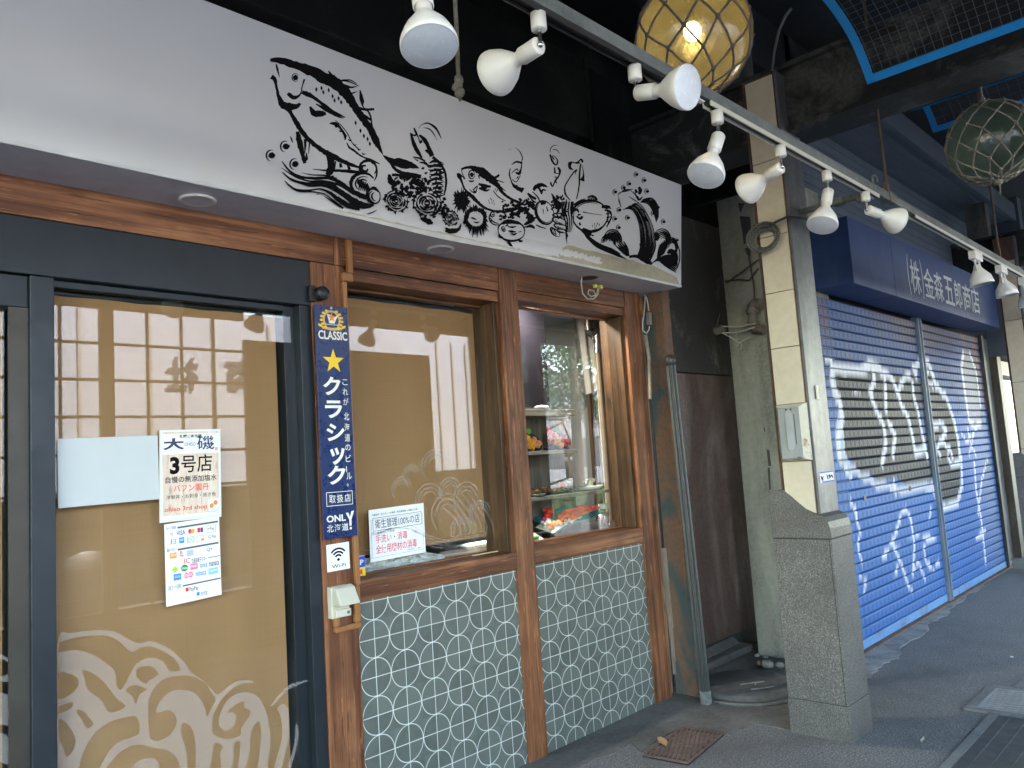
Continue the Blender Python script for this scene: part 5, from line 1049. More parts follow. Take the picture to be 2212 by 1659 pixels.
mb = MB(); vs2 = [tb2+d_*(.002+.075*j)+(a_*math.cos(2*math.pi*k/n)+b_*math.sin(2*math.pi*k/n))*(.0295+(.003 if k % 4 < 2 else -.001)) for j in (0, 1) for k in range(n)]
mb.add(vs2, [(k, (k+1) % n, n+(k+1) % n, n+k) for k in range(n)]); mb.build('worn_tip', stained('worn_tip', (.10, .105, .10), (.16, .165, .16), (.32, .32, .3), 8, 30, .8, .3, (1, 1, 1)), dw)
# adapter and cable tied at the top
ac = thing('cable_adapter', 'grey in-line power adapter hanging on a looped cable by the shop corner', 'adapter', onY(CA(905, 350), 2.80))
Q = lambda q: onY(CA(*q), 2.80)
mb = MB(); p = Q((907, 353)); mb.obox(p, Vector((1, 0, 0)), Vector((0, 1, 0)), Vector((.05, 0, 1)).normalized(), .013, .014, .04); mb.build('adapter_body', paint('adapter_grey', (.17, .17, .17), .5), ac, .003)
mb = MB(); mb.tube([Q(q) for q in ((880,222),(893,240),(900,270),(905,310))], .004, 6); mb.tube([Q(q) for q in ((885,235),(882,300),(872,370),(872,415),(890,432),(905,415),(908,395))], .004, 6); mb.build('cable', wm, ac)
mb = MB(); mb.tube([Q((885, 440)), Q((905, 560)), Q((912, 790))], [.012, .013, .011], 8); o = mb.build('cloth_wrap', stained('old_cloth_wrap', (.20, .17, .13), (.28, .24, .19), (.1, .08, .06), 8, 30, .9, .5)); tag(o, 'dirty grey wrapped bundle hanging below the power adapter', 'bundle')
mb = MB(); q = onY(CA(862, 290), 2.84); mb.box(q.x-.012, q.x+.012, 2.83, 2.85, onY(CA(862, 335), 2.84).z, 2.5); o = mb.build('wood_offcut', oldwood, None, .002); tag(o, 'short brown wood offcut hanging at the top corner of the shop front', 'wood')
# black sheet panels on the side wall
pan1 = stained('black_scratched_panel', (.032, .031, .031), (.065, .062, .06), (.26, .25, .24), 5, 45, .55, .35, (1, 1, .5), (.56, .72))
pan2 = stained('brown_black_panel', (.085, .050, .042), (.14, .088, .074), (.30, .25, .23), 2.5, 40, .5, .25, (1, 1, .35), (.46, .66))
sw = thing('side_wall', 'dark side wall of sheet panels between the shop and the concrete pillar', 'wall', (5.2, 3.06, 0))
mb = MB(); mb.box(4.41, 6.6, 3.075, 3.109, .0, 3.3); mb.build('wall_backing', steel_dark, sw)
mb = MB(); mb.box(4.86, 6.3, 3.035, 3.07, 2.075, 3.28); mb.build('upper_panel', pan1, sw, .004)
mb = MB(); mb.box(4.93, 6.3, 3.052, 3.072, .13, 2.068); mb.build('lower_panel', pan2, sw, .002)
mb = MB(); mb.box(4.815, 4.858, 3.03, 3.071, .05, 3.28); mb.build('rusty_edge', stained('rust_edge', (.16, .06, .03), (.10, .04, .025), (.05, .04, .04), 5, 25, .8, .5), sw, .002)
mb = MB(); mb.box(4.42, 5.5, 2.95, 3.074, 0.004, .055); mb.prism([(4.6, 3.0, .056), (5.39, 2.99, .075), (5.39, 3.05, .12), (4.6, 3.05, .10)], (0, .02, 0)); mb.build('mortar_foot', apron_m, sw, .006)
# concrete pillar
cp = thing('concrete_pillar', 'bare weathered concrete pillar standing behind the stone clad pillar', 'pillar', (5.6, 2.6, 0))
mb = MB(); mb.box(5.40, 5.9, 2.28, 2.865, 0.002, 3.39); mb.build('shaft', concrete, cp, .01)
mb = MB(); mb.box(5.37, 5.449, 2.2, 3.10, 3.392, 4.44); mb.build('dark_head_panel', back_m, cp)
mb = MB(); rnd.seed(5)
for k in range(9): mb.ball((5.39+rnd.uniform(-.03, .02), 2.30+.07*k, .004), rnd.uniform(.012, .028), 8, 6, .4, (1, 1, .6))
mb.build('crumbled_foot', concrete, cp)
tar = flatcol('tar_streak', (.05, .05, .045))
mb = MB()
for seg in (([(700,0),(735,0),(715,50),(708,45)]), ([(708,70),(765,75),(770,130),(765,210),(730,225),(722,150)]), ([(735,245),(770,240),(768,290),(745,280)]), ([(838,1220),(845,1220),(848,1250),(842,1240)]), ([(855,1340),(870,1345),(880,1430),(865,1430)]), ([(860,1440),(872,1440),(878,1560),(870,1560)])):
    mb.add([onX(R2(x, y), 5.3975) for x, y in seg], [tuple(range(len(seg)))])
mb.build('tar_streak', tar, cp)
# pipes and wires on the concrete pillar
pc = thing('pipe_elbow', 'short rusted grey pipe with two elbows on the concrete pillar', 'pipe', onX(R2(780, 620), 5.34))
X_ = lambda q, x=5.34: onX(R2(*q), x)
pm = stained('old_pipe', (.13, .12, .10), (.2, .19, .16), (.09, .05, .03), 6, 30, .6, .4)
mb = MB(); mb.tube([X_((815, 545)), X_((790, 548)), X_((778, 565)), X_((778, 600)), X_((780, 660)), X_((790, 685)), X_((845, 688))], [.035, .04, .04, .032, .032, .038, .034], 14); mb.build('bent_tube', pm, pc)
mb = MB(); mb.lathe([(.045, -.015), (.045, .015)], X_((778, 590)), (0, 0, 1), 14, True, True); mb.lathe([(.045, -.015), (.045, .015)], X_((782, 655)), (0, 0, 1), 14, True, True); mb.build('collar', pm, pc)
mb = MB(); mb.tube([X_((815, 560), 5.36), X_((815, 540), 5.33)], .04, 14); mb.tube([X_((575, 700), 5.3), X_((620, 680), 5.3)], .03, 10); mb.build('stub', pm, pc)
wd_ = paint('dark_wire', (.035, .033, .03), .6)
wr = thing('pillar_wires', 'dark and white wires sagging across the concrete pillar around the pipe', 'wire', X_((700, 700)))
mb = MB()
for pts in ([(635,435),(700,390),(780,330),(815,305)], [(630,425),(700,415),(760,420),(785,385),(812,355)], [(750,250),(765,330),(785,450),(790,545)], [(600,600),(590,640),(580,690)]): mb.tube([X_(q, 5.36) for q in pts], .006, 6)
mb.build('dark_wire', wd_, wr)
mb = MB()
for pts in ([(590,705),(680,705),(740,690),(790,675)], [(620,670),(700,675),(760,660),(795,655)], [(600,700),(660,730),(705,760),(770,725)], [(690,780),(710,755),(735,790),(720,765),(715,800)]): mb.tube([X_(q, 5.30) for q in pts], .005, 6)
mb.build('pale_wire', wm, wr)

# ------------------------------------------------------------------ the steel and stone pillars
slab_m = stained('cream_stone_slab', (.56, .48, .35), (.64, .57, .43), (.40, .33, .23), 2.5, 16, .55, .25, (1, .8, .3), (.45, .8))
steel_f = stained('worn_steel_flange', (.085, .09, .10), (.16, .165, .175), (.36, .36, .35), 1.6, 9, .42, .2, (1.2, 1, .35), (.45, .75), .5)
edge_r = stained('rusty_edge_strip', (.05, .035, .03), (.07, .05, .04), (.17, .08, .04), 6, 30, .8, .4)
granite = speckle('granite', (.06, .055, .049), (.14, .132, .12), (.26, .25, .23), 110, .5, .08, (3.0, (.05, .045, .04), .6))
gseam = paint('granite_joint', (.045, .045, .045), .9)
def pillar(x0, lb, full=True):
    t = thing('clad_pillar', lb, 'pillar', (x0, 1.8, 0), 'steel pillars clad in cream slabs')
    dx = x0-4.1
    mb = MB(); mb.box(x0+.004, x0+.23, 1.759, 1.935, .05, 3.56); mb.build('steel_core', edge_r, t)
    mb = MB(); mb.box(x0, x0+.235, 1.745, 1.7585, .05, 3.56); mb.build('steel_flange', steel_f, t, .001)
    mb = MB(); mb.box(x0, x0+.235, 1.9355, 1.947, .05, 3.56); mb.build('steel_flange', edge_r, t, .001)
    zz = [3.545, 3.02, 2.665, 2.31, 1.975, 1.718] if full else [3.3, 2.66, 2.0, 1.3]
    if full:
        zz[1:] = [onX(R2(*q), 4.1).z for q in ((900, 175), (925, 483), (955, 785), (985, 1093))]
        zz = [3.545, zz[1]+.42] + zz[1:]
    for a, b in zip(zz[:-1], zz[1:]):
        mb = MB(); mb.box(x0-.006, x0+.0035, 1.768, 1.927, b+.002, a-.002); mb.build('stone_slab', slab_m, t, .0015)
    if full: mb = MB(); mb.box(x0-.006, x0+.0035, 1.768, 1.927, 1.0, 1.408); mb.build('stone_slab', slab_m, t, .0015)
    else: mb = MB(); mb.box(x0-.006, x0+.0035, 1.768, 1.927, .05, 1.296); mb.build('stone_slab', slab_m, t, .0015)
    # granite foot
    gf = MB(); prof = [(2.0, .182), (2.0, 1.0)]; cap = [(2.0, 1.01), (2.0, 1.258), (1.955, 1.262), (1.93, 1.255), (1.90, 1.232), (1.86, 1.194), (1.82, 1.160), (1.775, 1.138), (1.735, 1.130), (1.71, 1.118), (1.692, 1.095), (1.683, 1.06), (1.681, 1.01)]
    a, b = x0-.05, x0+.222
    gf.prism([(a, 2.0, .18), (a, 2.0, 1.004), (a, 1.684, 1.004), (a, 1.684, .18)], (b-a, 0, 0)); gb = gf.build('granite_shaft', granite, t, .003)
    gf = MB(); gf.prism([(a-.003, y, z) for y, z in cap], (b-a+.006, 0, 0)); gf.build('granite_cap', granite, t, .003)
    gf = MB(); gf.prism([(a-.002, 2.003, 0), (a-.002, 2.003, .176), (a-.002, 1.681, .176), (a-.002, 1.681, 0)], (b-a+.004, 0, 0)); gf.build('granite_base_course', granite, t, .002)
    gf = MB(); gf.box(a+.002, b-.002, 1.686, 1.998, 1.003, 1.011); gf.box(a+.002, b-.002, 1.686, 1.998, .175, .181); gf.box(a-.0008, a+.004, 1.694, 1.698, .182, 1.003); gf.build('joint', gseam, t)
    return t
PIL = pillar(4.1, 'near steel pillar clad in cream slabs with curved granite foot and switch box')
pillar(9.70, 'far steel pillar clad in cream slabs beyond the blue shutters', False)
# switch box in the pillar
sb = thing('switch_box', 'grey switch box with oval handle in a peeling cream metal frame on the near pillar', 'switch box', (4.07, 1.83, 1.56))
xf = 4.058; P4 = lambda x, y, xx=xf: onX(R2(x, y), xx)
cor = [P4(910, 1108, 4.09), P4(1068, 1095, 4.09), P4(1105, 1408, 4.09), P4(940, 1408, 4.09)]
y0, y1, z0, z1 = 1.756, 1.925, 1.412, 1.716
frm = stained('peeling_cream_metal', (.56, .50, .38), (.64, .59, .47), (.20, .08, .03), 7, 30, .45, .3, (1, 1, .8), (.55, .6))
mb = MB(); mb.box(4.082, 4.0945, y0, y1, z0, z1); mb.build('back_frame', frm, sb, .001)
mb = MB(); a = [(4.0815, y0, z0), (4.0815, y1, z0), (4.0815, y1, z1), (4.0815, y0, z1)]; b = [(4.045, y0+.028, z0+.012), (4.045, y1-.022, z0+.012), (4.045, y1-.022, z1-.018), (4.045, y0+.028, z1-.018)]
mb.add(a+b, [(0, 1, 5, 4), (1, 2, 6, 5), (2, 3, 7, 6), (3, 0, 4, 7)]); mb.build('bevelled_frame', frm, sb)
mb = MB(); mb.box(4.0435, 4.06, y0+.03, y1-.024, z0+.014, z1-.02); mb.build('face_plate', paint('switch_grey', (.30, .31, .29), .4, 0, .1, 10, .1), sb, .002)
yc = 1.838; mb = MB(); pts = [(4.0425, yc+.021*math.cos(t), (1.66 if math.sin(t) > 0 else 1.49)+.021*math.sin(t)) for t in [2*math.pi*k/24 for k in range(24)]]
mb.prism(pts, (-.008, 0, 0)); mb.build('oval_handle', paint('handle_grey', (.36, .37, .36), .35), sb, .002)
mb = MB(); mb.box(4.042, 4.0435, 1.811, 1.814, 1.50, 1.66); mb.box(4.0415, 4.0435, 1.848, 1.856, 1.682, 1.690); mb.box(4.0415, 4.0435, 1.822, 1.830, 1.682, 1.690); mb.box(4.042, 4.0435, 1.795, 1.815, 1.43, 1.434); mb.build('dark_mark', black_p, sb)
# sticker on the flange, small tag
S = Sheet(onY(R3(415, 2*0+0), 1.744), onY(R3(0, 0), 1.744), onY(R3(0, 0), 1.744))
a = onY(R4(307, 80), 1.7435); b = onY(R4(380, 70), 1.7435); c = onY(R4(310, 140), 1.7435)
S = Sheet(a, Vector((b.x, b.y, a.z)), Vector((a.x, a.y, c.z))); t = thing('torn_sticker', 'torn blue and white sticker with scribbled lettering on the pillar flange', 'sticker', S.p(.5, 1))
mb = MB(); S.slab(mb, .0006); mb.build('backing', white_paper, t)
mb = MB(); S.quad(mb, 0, 0, 1, .13); S.quad(mb, .1, .86, 1, 1); mb.build('blue_band', flatcol('band_blue', (.02, .05, .55)), t)
mb = MB(); f3 = lambda x, y: S.p(x, y, .0008)
for pts in ([(.08,.35,.03),(.14,.7,.04),(.22,.4,.03)], [(.12,.8,.03),(.25,.72,.03)], [(.5,.3,.03),(.56,.75,.04)], [(.6,.5,.03),(.7,.35,.04),(.68,.7,.03)], [(.75,.6,.03),(.85,.4,.04),(.92,.7,.03)]): stroke(mb, pts, f3, wmin=.004)
mb.build('scribble', ink, t)
mb = MB(); a = onY(R3(348, 1190), 1.742); mb.box(a.x, a.x+.028, 1.737, 1.744, onY(R3(350, 1280), 1.742).z, a.z); o = mb.build('hook_tag', paint('cream_tag', (.6, .55, .42), .5), None, .002); tag(o, 'small cream plastic hook stuck on the steel flange above the torn sticker', 'hook')
# cable coil and bracket pole
co = thing('cable_coil', 'coil of old grey cable hung on the near pillar edge', 'cable', onX(R2(840, 190), 4.07)); rnd.seed(9)
mb = MB(); c0 = onX(R2(845, 190), 4.06)
for k in range(7):
    r_ = .058+.006*k+rnd.uniform(-.004, .004); cc_ = c0+Vector((-.004*k, rnd.uniform(-.008, .008), rnd.uniform(-.008, .008)))
    mb.tube([cc_+Vector((rnd.uniform(-.004, .004), r_*1.0*math.cos(t), r_*.86*math.sin(t))) for t in [2*math.pi*j/26 for j in range(27)]], .0055, 6, False)
mb.build('coil', stained('old_cable', (.10, .10, .09), (.15, .145, .13), (.05, .05, .05), 10, 30, .7, .2), co)
mb = MB(); mb.tube([onX(R2(*q), 4.05) for q in ((785, 120), (800, 140), (860, 125), (920, 95), (965, 75), (1030, 80), (1075, 85))], .007, 8); mb.tube([onX(R2(*q), 4.05) for q in ((815, 305), (830, 260), (850, 240))], .005, 6); mb.build('cable_end', wd_, co)
bp = thing('bracket_pole', 'dark steel bracket pole reaching from the near pillar to the lamp rail', 'bracket', (4.22, 1.7, 2.78))
mb = MB(); mb.bar((4.23, 1.744, 2.775), (4.23, 1.30, 2.775), .028); mb.build('pole', steel_dark, bp, .002)
mb = MB(); mb.box(4.20, 4.26, 1.50, 1.56, 2.757, 2.793); mb.box(4.205, 4.255, 1.40, 1.43, 2.74, 2.76); mb.build('clamp', galv, bp, .003)

# ------------------------------------------------------------------ the shuttered blue shop
s2 = thing('shuttered_shop', 'closed shop with two blue roller shutters covered in black and white graffiti', 'shop', (7.8, 2.4, 0))
YSH = 2.28; ZSH = 2.60
blue_box = stained('faded_navy_panel', (.006, .028, .12), (.010, .040, .15), (.030, .07, .16), 2.4, 14, .5, .15, (1, 1, .45), (.46, .7))
sgn = thing('shop_sign', 'faded navy box sign with white Japanese lettering above the blue shutters', 'sign', (7.8, 2.1, 2.6))
mb = MB(); mb.box(5.60, 6.465, 1.981, 2.272, 2.593, 3.075); mb.build('box_section', blue_box, sgn, .003)
mb = MB(); mb.box(6.469, 8.42, 1.981, 2.272, 2.593, 3.075); mb.build('box_section', blue_box, sgn, .003)
mb = MB(); mb.box(8.424, 9.70, 1.981, 2.272, 2.593, 3.075); mb.build('box_section', blue_box, sgn, .003)
S = Sheet((6.82, 1.9795, 2.945), (9.05, 1.9795, 2.945), (6.82, 1.9795, 2.65)); mb = MB()
cxs = [R3(960, 0)[0]]
xs = [onY(R3(x, y), 1.98).x for x, y in ((955, 490), (1053, 520), (1062, 560), (1125, 560), (1130, 590), (1187, 600), (1196, 600), (1256, 620), (1262, 620), (1308, 640), (1316, 640), (1368, 650), (1370, 660), (1420, 660))]
zt_, zb_ = onY(R3(1090, 440), 1.98).z, onY(R3(1100, 638), 1.98).z
fu = lambda x: (x-6.82)/(9.05-6.82)
S.text(mb, '(', fu(xs[0]), -.12, fu(xs[0])+.018, 1.02, .0012, .01); S.text(mb, '株', fu(xs[0])+.030, -.02, fu(xs[1])-.03, .94, .0012, .006); S.text(mb, ')', fu(xs[1])-.018, -.12, fu(xs[1]), 1.02, .0012, .01)
for i, ch in enumerate('金森五郎商店'): S.text(mb, ch, fu(xs[2+2*i]), .05, fu(xs[3+2*i]), .93, .0012, .008)
mb.build('lettering', flatcol('faded_white_letters', (.50, .55, .58)), sgn)
def shutter_mat():
    m, nt, b = nmat('painted_shutter'); at = nd(nt, 'ShaderNodeVertexColor', layer_name='paint')
    tc = nd(nt, 'ShaderNodeNewGeometry'); sp = nd(nt, 'ShaderNodeSeparateXYZ'); nt.links.new(tc.outputs['Position'], sp.inputs[0])
    # punched pattern: rows of small ellipses, denser and crisp on each slat
    pz = .0752; px = .085
    row = mth(nt, 'DIVIDE', mth(nt, 'SUBTRACT', sp.outputs[2], .085), pz)
    fz = mth(nt, 'SUBTRACT', mth(nt, 'FRACT', row), .5)
    ux = mth(nt, 'SUBTRACT', mth(nt, 'FRACT', mth(nt, 'DIVIDE', sp.outputs[0], px)), .5)
    ell = mth(nt, 'ADD', mth(nt, 'POWER', mth(nt, 'DIVIDE', ux, .36), 2), mth(nt, 'POWER', mth(nt, 'DIVIDE', fz, .38), 2))
    dark = mth(nt, 'LESS_THAN', ell, 1.0)
    wob = mth(nt, 'SINE', mth(nt, 'MULTIPLY', sp.outputs[2], 6.283/pz*2)); 
    bx = mth(nt, 'ABSOLUTE', mth(nt, 'SUBTRACT', mth(nt, 'ABSOLUTE', ux), mth(nt, 'ADD', .43, mth(nt, 'MULTIPLY', wob, .03))))
    lite = mth(nt, 'MULTIPLY', mth(nt, 'LESS_THAN', bx, .045), mth(nt, 'LESS_THAN', mth(nt, 'ABSOLUTE', fz), .36))
    vco = coords(nt)
    ring = mth(nt, 'MULTIPLY', mth(nt, 'LESS_THAN', mth(nt, 'ABSOLUTE', mth(nt, 'SUBTRACT', ell, 1.12)), .42), mth(nt, 'LESS_THAN', mth(nt, 'ABSOLUTE', fz), .30))
    c = mixc(nt, mth(nt, 'MULTIPLY', dark, .12), at.outputs[0], (0, .01, .03))
    c = mixc(nt, mth(nt, 'MULTIPLY', ring, .16), c, (.42, .50, .64))
    c = mixc(nt, ramp(nt, noise(nt, vco, 3, 7, .7), [(.45, 0), (.75, .10)]), c, (.10, .13, .2))
    nt.links.new(c, b.inputs['Base Color']); b.inputs['Roughness'].default_value = .5; b.inputs['Specular IOR Level'].default_value = .15
    bump(nt, b, mth(nt, 'ADD', mth(nt, 'MULTIPLY', dark, -.5), ring), .35, .004)
    return m
shm = shutter_mat()
def sx(q): p = onY(q, YSH); return (p.x, p.z)
def R4s(x, y): return R4(x, y)
def poly_in(X, Z, poly):
    ins = np.zeros(X.shape, bool); n = len(poly)
    for i in range(n):
        x1, z1 = poly[i]; x2, z2 = poly[(i+1) % n]
        c = ((z1 > Z) != (z2 > Z)) & (X < (x2-x1)*(Z-z1)/((z2-z1) if abs(z2-z1) > 1e-9 else 1e-9)+x1); ins ^= c
    return ins
def dist_line(X, Z, pts):
    d = np.full(X.shape, 1e9)
    for (x1, z1), (x2, z2) in zip(pts[:-1], pts[1:]):
        L = (x2-x1)**2+(z2-z1)**2+1e-12; t = np.clip(((X-x1)*(x2-x1)+(Z-z1)*(z2-z1))/L, 0, 1); d = np.minimum(d, np.hypot(X-x1-t*(x2-x1), Z-z1-t*(z2-z1)))
    return d
G3 = lambda pts: [sx(R3(*q)) for q in pts]; G4 = lambda pts: [sx(R4(*q)) for q in pts]
blackP = [G3([(470,1085),(540,1115),(640,1105),(700,1080),(770,1100),(830,1125),(960,1125),(1032,1150),(1040,1400),(1075,1659)])+G4([(905,60),(905,130),(800,150),(700,120),(600,110),(500,60),(470,10)])+G3([(540,1659),(525,1450),(520,1300),(480,1200)]),
          G3([(1030,1050),(1090,1060),(1110,1130),(1130,1200),(1200,1280),(1245,1420),(1275,1560),(1285,1659)])+G4([(1055,60),(1050,200),(1010,260),(960,250),(925,180),(890,30)])+G3([(1060,1500),(1040,1300)])]
whiteP = [G3([(450,1080),(475,1085),(530,1270),(525,1450),(545,1659)])+G4([(500,60),(620,130),(740,150),(905,140),(905,190),(700,190),(600,165),(480,90),(400,20)])+G3([(490,1659),(470,1500),(500,1330),(450,1250)])]
greyP = [G3([(1310,975),(1350,968),(1385,1060),(1400,1200),(1425,1330),(1425,1440),(1390,1475),(1350,1420),(1320,1250),(1295,1050)])]
lines = [(G3(p), w) for p, w in (([(458,1075),(530,1098),(640,1090),(700,1062),(760,1080),(792,1120)], .035), ([(455,1075),(450,1170),(500,1290),(520,1400),(490,1560),(500,1659)], .03), ([(722,1100),(730,1160),(700,1240),(740,1350),(790,1450),(805,1560),(780,1700)], .026), ([(790,1110),(850,1150),(880,1240),(920,1150),(960,1130)], .026), ([(800,1180),(805,1345)], .026), ([(885,1240),(905,1320),(950,1400),(980,1530),(1000,1650)], .026), ([(820,1430),(865,1520),(850,1640)], .026), ([(1000,1120),(985,1080),(1030,1040),(1080,1040),(1110,1120),(1130,1190),(1200,1270),(1250,1420),(1280,1560),(1288,1659)], .03), ([(980,1180),(985,1260),(1010,1340),(1040,1500),(1075,1659)], .024), ([(1080,1100),(1060,1150),(1110,1190)], .02), ([(1120,1460),(1160,1430),(1200,1480),(1170,1560),(1225,1610),(1240,1659)], .024), ([(1180,1520),(1140,1600),(1160,1650)], .022), ([(1310,980),(1300,1080),(1325,1260),(1350,1420),(1390,1470),(1425,1430)], .025), ([(1350,970),(1395,1100),(1425,1330)], .02), ([(1000,1620),(1060,1600)], .03), ([(1300,1500),(1330,1560),(1380,1500),(1350,1640)], .012), ([(1340,1480),(1370,1600),(1400,1659)], .012), ([(420,1250),(500,1255),(600,1235),(760,1262)], .008), ([(410,1020),(450,1022)], .01))]
lines += [(G4(p), w) for p, w in (([(640,540),(700,440),(740,300),(765,280),(790,330),(810,470),(800,640)], .016), ([(690,460),(740,570),(775,680),(795,715)], .016), ([(700,480),(830,420),(930,440)], .014), ([(810,600),(830,560),(870,660)], .014), ([(890,430),(860,480),(870,560),(910,600),(940,560)], .016), ([(1130,30),(1140,180),(1165,320),(1180,450),(1190,560)], .022), ([(1200,10),(1170,120),(1150,300)], .014), ([(1140,440),(1190,390)], .018), ([(700,120),(710,200)], .014), ([(1060,0),(1065,150),(1040,240),(980,275),(930,240),(905,150)], .026), ([(990,0),(1010,50),(1050,30)], .022), ([(440,60),(470,110)], .02), ([(520,640),(550,660),(540,720)], .014), ([(500,330),(520,400),(505,480),(530,560)], .012), ([(470,240),(500,300)], .016), ([(900,260),(890,330)], .012), ([(720,590),(700,640)], .012))]
thin = [(G3(p), w) for p, w in (([(1150,1120),(1170,1080),(1200,1100),(1220,1060),(1245,1120),(1235,1220),(1290,1280),(1270,1380)], .012), ([(1160,1180),(1190,1230),(1240,1200),(1270,1150)], .012), ([(830,1020),(850,1080),(870,1110)], .02), ([(910,1040),(925,1100)], .02))]
NX_, SL = 210, 33
def shutter(x0, x1, lb_seed):
    pitch = .0752; z0 = .085
    prof = [(0, 0), (.10, .006), (.16, .0075), (.82, .0075), (.88, .006), (.93, .0), (.965, -.004)]
    zs_ = []; ys_ = []
    for k in range(SL):
        for t, d in prof: zs_.append(z0+(k+t)*pitch); ys_.append(YSH-d)
    zs_ = np.array(zs_); ys_ = np.array(ys_); xs_ = np.linspace(x0, x1, NX_)
    X, Z = np.meshgrid(xs_, zs_); Y = np.repeat(ys_[:, None], NX_, 1)
    rg = np.random.RandomState(lb_seed)
    Xj = X+rg.normal(0, .0025, X.shape); Zj = Z+rg.normal(0, .002, X.shape)
    def fbm(sx_, sz_, seed):
        r = np.random.RandomState(seed); f = np.zeros(X.shape)
        for o in range(4):
            for _ in range(3):
                a, b, c = r.uniform(-1, 1)*sx_*2**o, r.uniform(-1, 1)*sz_*2**o, r.uniform(0, 6.28); f += np.sin(X*a+Z*b+c)/2**o
        return f/4
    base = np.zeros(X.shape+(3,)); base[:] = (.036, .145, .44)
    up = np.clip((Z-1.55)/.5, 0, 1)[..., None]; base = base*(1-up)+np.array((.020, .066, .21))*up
    pu = np.clip(fbm(2.2, 3, 3)*1.8+(Z-1.85)*1.3, 0, 1)*.85; base = base*(1-pu[..., None])+np.array((.075, .055, .075))*pu[..., None]
    ru = np.clip(fbm(4, 2, 8)*2.6-.7+(Z > 1.7)*.3+np.clip(Z-2.1, 0, 1)*.6, 0, 1)*np.clip((Z-1.45)/.3, 0, 1); base = base*(1-ru[..., None])+np.array((.22, .065, .03))*ru[..., None]
    def put(mask, c, a=1.0):
        mm = (mask*a)[..., None]; base[:] = base*(1-mm)+np.array(c)*mm
    for p in whiteP: put(poly_in(Xj, Zj, p).astype(float), (.62, .66, .72), .85)
    for p in blackP: put(poly_in(X, Z, p).astype(float), (.012, .013, .016), .98)
    for p in greyP: put(poly_in(X, Z, p).astype(float), (.34, .35, .38), .7)
    for p, w in thin: put((dist_line(X, Z, p) < w).astype(float), (.03, .035, .06), .8)
    for p, w in lines:
        d = dist_line(Xj, Zj, p); put(np.clip((w*1.55-d)/(w*.6), 0, 1), (.80, .82, .86), .95)
    gap_shade = np.tile(np.array([.6, .0, 0, 0, .0, .3, .9]), SL); put(np.repeat(gap_shade[:, None], NX_, 1), (.012, .016, .025), .8)  # gap shading between slats painted as a dark tone into the vertex colour
    nr = len(zs_); verts = np.stack([X, Y, Z], -1).reshape(-1, 3)
    fs = []
    for j in range(nr-1):
        for i in range(NX_-1): a = j*NX_+i; fs.append((a, a+1, a+NX_+1, a+NX_))
    mb = MB(); mb.v = [Vector(v) for v in verts]; mb.f = fs; mb.sm = [False]*len(fs)
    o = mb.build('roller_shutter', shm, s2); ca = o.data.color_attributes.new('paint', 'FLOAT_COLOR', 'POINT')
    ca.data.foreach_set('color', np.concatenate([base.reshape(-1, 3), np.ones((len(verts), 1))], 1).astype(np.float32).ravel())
    o['label'] = ['', 'left roller shutter with large black throw-up outlined in white', 'right roller shutter with rounded black shape and tall pale loop'][lb_seed]
    mb = MB(); mb.box(x0, x1, YSH-.012, YSH+.01, .022, .084); mb.build('bottom_rail', stained('pale_blue_rail', (.10, .27, .55), (.15, .33, .6), (.16, .09, .06), 4, 25, .5, .2, (1, 1, 1), (.55, .68)), o)
    mb = MB()
    for k in (0.3, .72): mb.box(x0+(x1-x0)*k, x0+(x1-x0)*k+.05, YSH-.011, YSH-.007, 1.045, 1.085)
    if lb_seed == 1: mb.build('lock_plate', galv, o)
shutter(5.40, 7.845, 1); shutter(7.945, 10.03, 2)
gal_b = stained('worn_blue_guide', (.10, .18, .27), (.17, .23, .30), (.28, .29, .29), 5, 20, .45, .2)
mb = MB(); mb.box(7.848, 7.863, YSH-.035, YSH+.03, .02, ZSH); mb.box(7.864, 7.925, YSH-.012, YSH+.03, .02, ZSH); mb.box(7.926, 7.942, YSH-.035, YSH+.03, .02, ZSH); mb.build('centre_guide', gal_b, s2)
mb = MB(); mb.box(10.033, 10.12, YSH-.04, YSH+.03, .02, ZSH-.02); mb.build('shutter_guide', steel_dark, s2)
mb = MB(); mb.box(5.30, 5.397, YSH-.03, YSH+.03, .02, ZSH-.02); mb.build('shutter_guide', steel_dark, s2)
mb = MB(); mb.box(5.30, 10.12, YSH-.05, YSH+.06, 0.006, .0195); mb.build('threshold', rust, s2)
mb = MB(); mb.box(5.905, 10.2, YSH+.065, YSH+.3, 0, 2.6); mb.build('shop_wall', dark_in, s2)
# siding above
sid = stained('blue_grey_siding', (.075, .10, .13), (.095, .12, .155), (.13, .155, .185), 1.5, 8, .55, .1, (1, 1, .4), (.45, .8))
sg = thing('siding_wall', 'blue grey board siding and sloping soffit above the navy box sign', 'wall', (8, 2.4, 3.0))
for k in range(13):
    mb = MB(); mb.box(5.45, 11.0, 2.375, 2.395, 3.078+.072*k, 3.078+.072*k+.069); mb.build('siding_board', sid, sg, .002)
for k in range(6):
    mb = MB(); y1_ = 2.395-.07*k; mb.box(5.45, 11.0, y1_-.067, y1_, 4.02, 4.035); mb.build('soffit_board', sid, sg, .002)
mb = MB(); mb.box(5.45, 11.0, 1.93, 1.972, 4.0, 4.2); mb.build('soffit_edge', sid, sg)
mb = MB(); mb.box(5.45, 11.0, 2.40, 2.5, 2.62, 4.3); mb.build('backing', deck_m, sg)
mb = MB(); mb.box(11.0, 11.2, 1.9, 2.6, 2.4, 4.3); mb.build('end_wall', sid, sg)
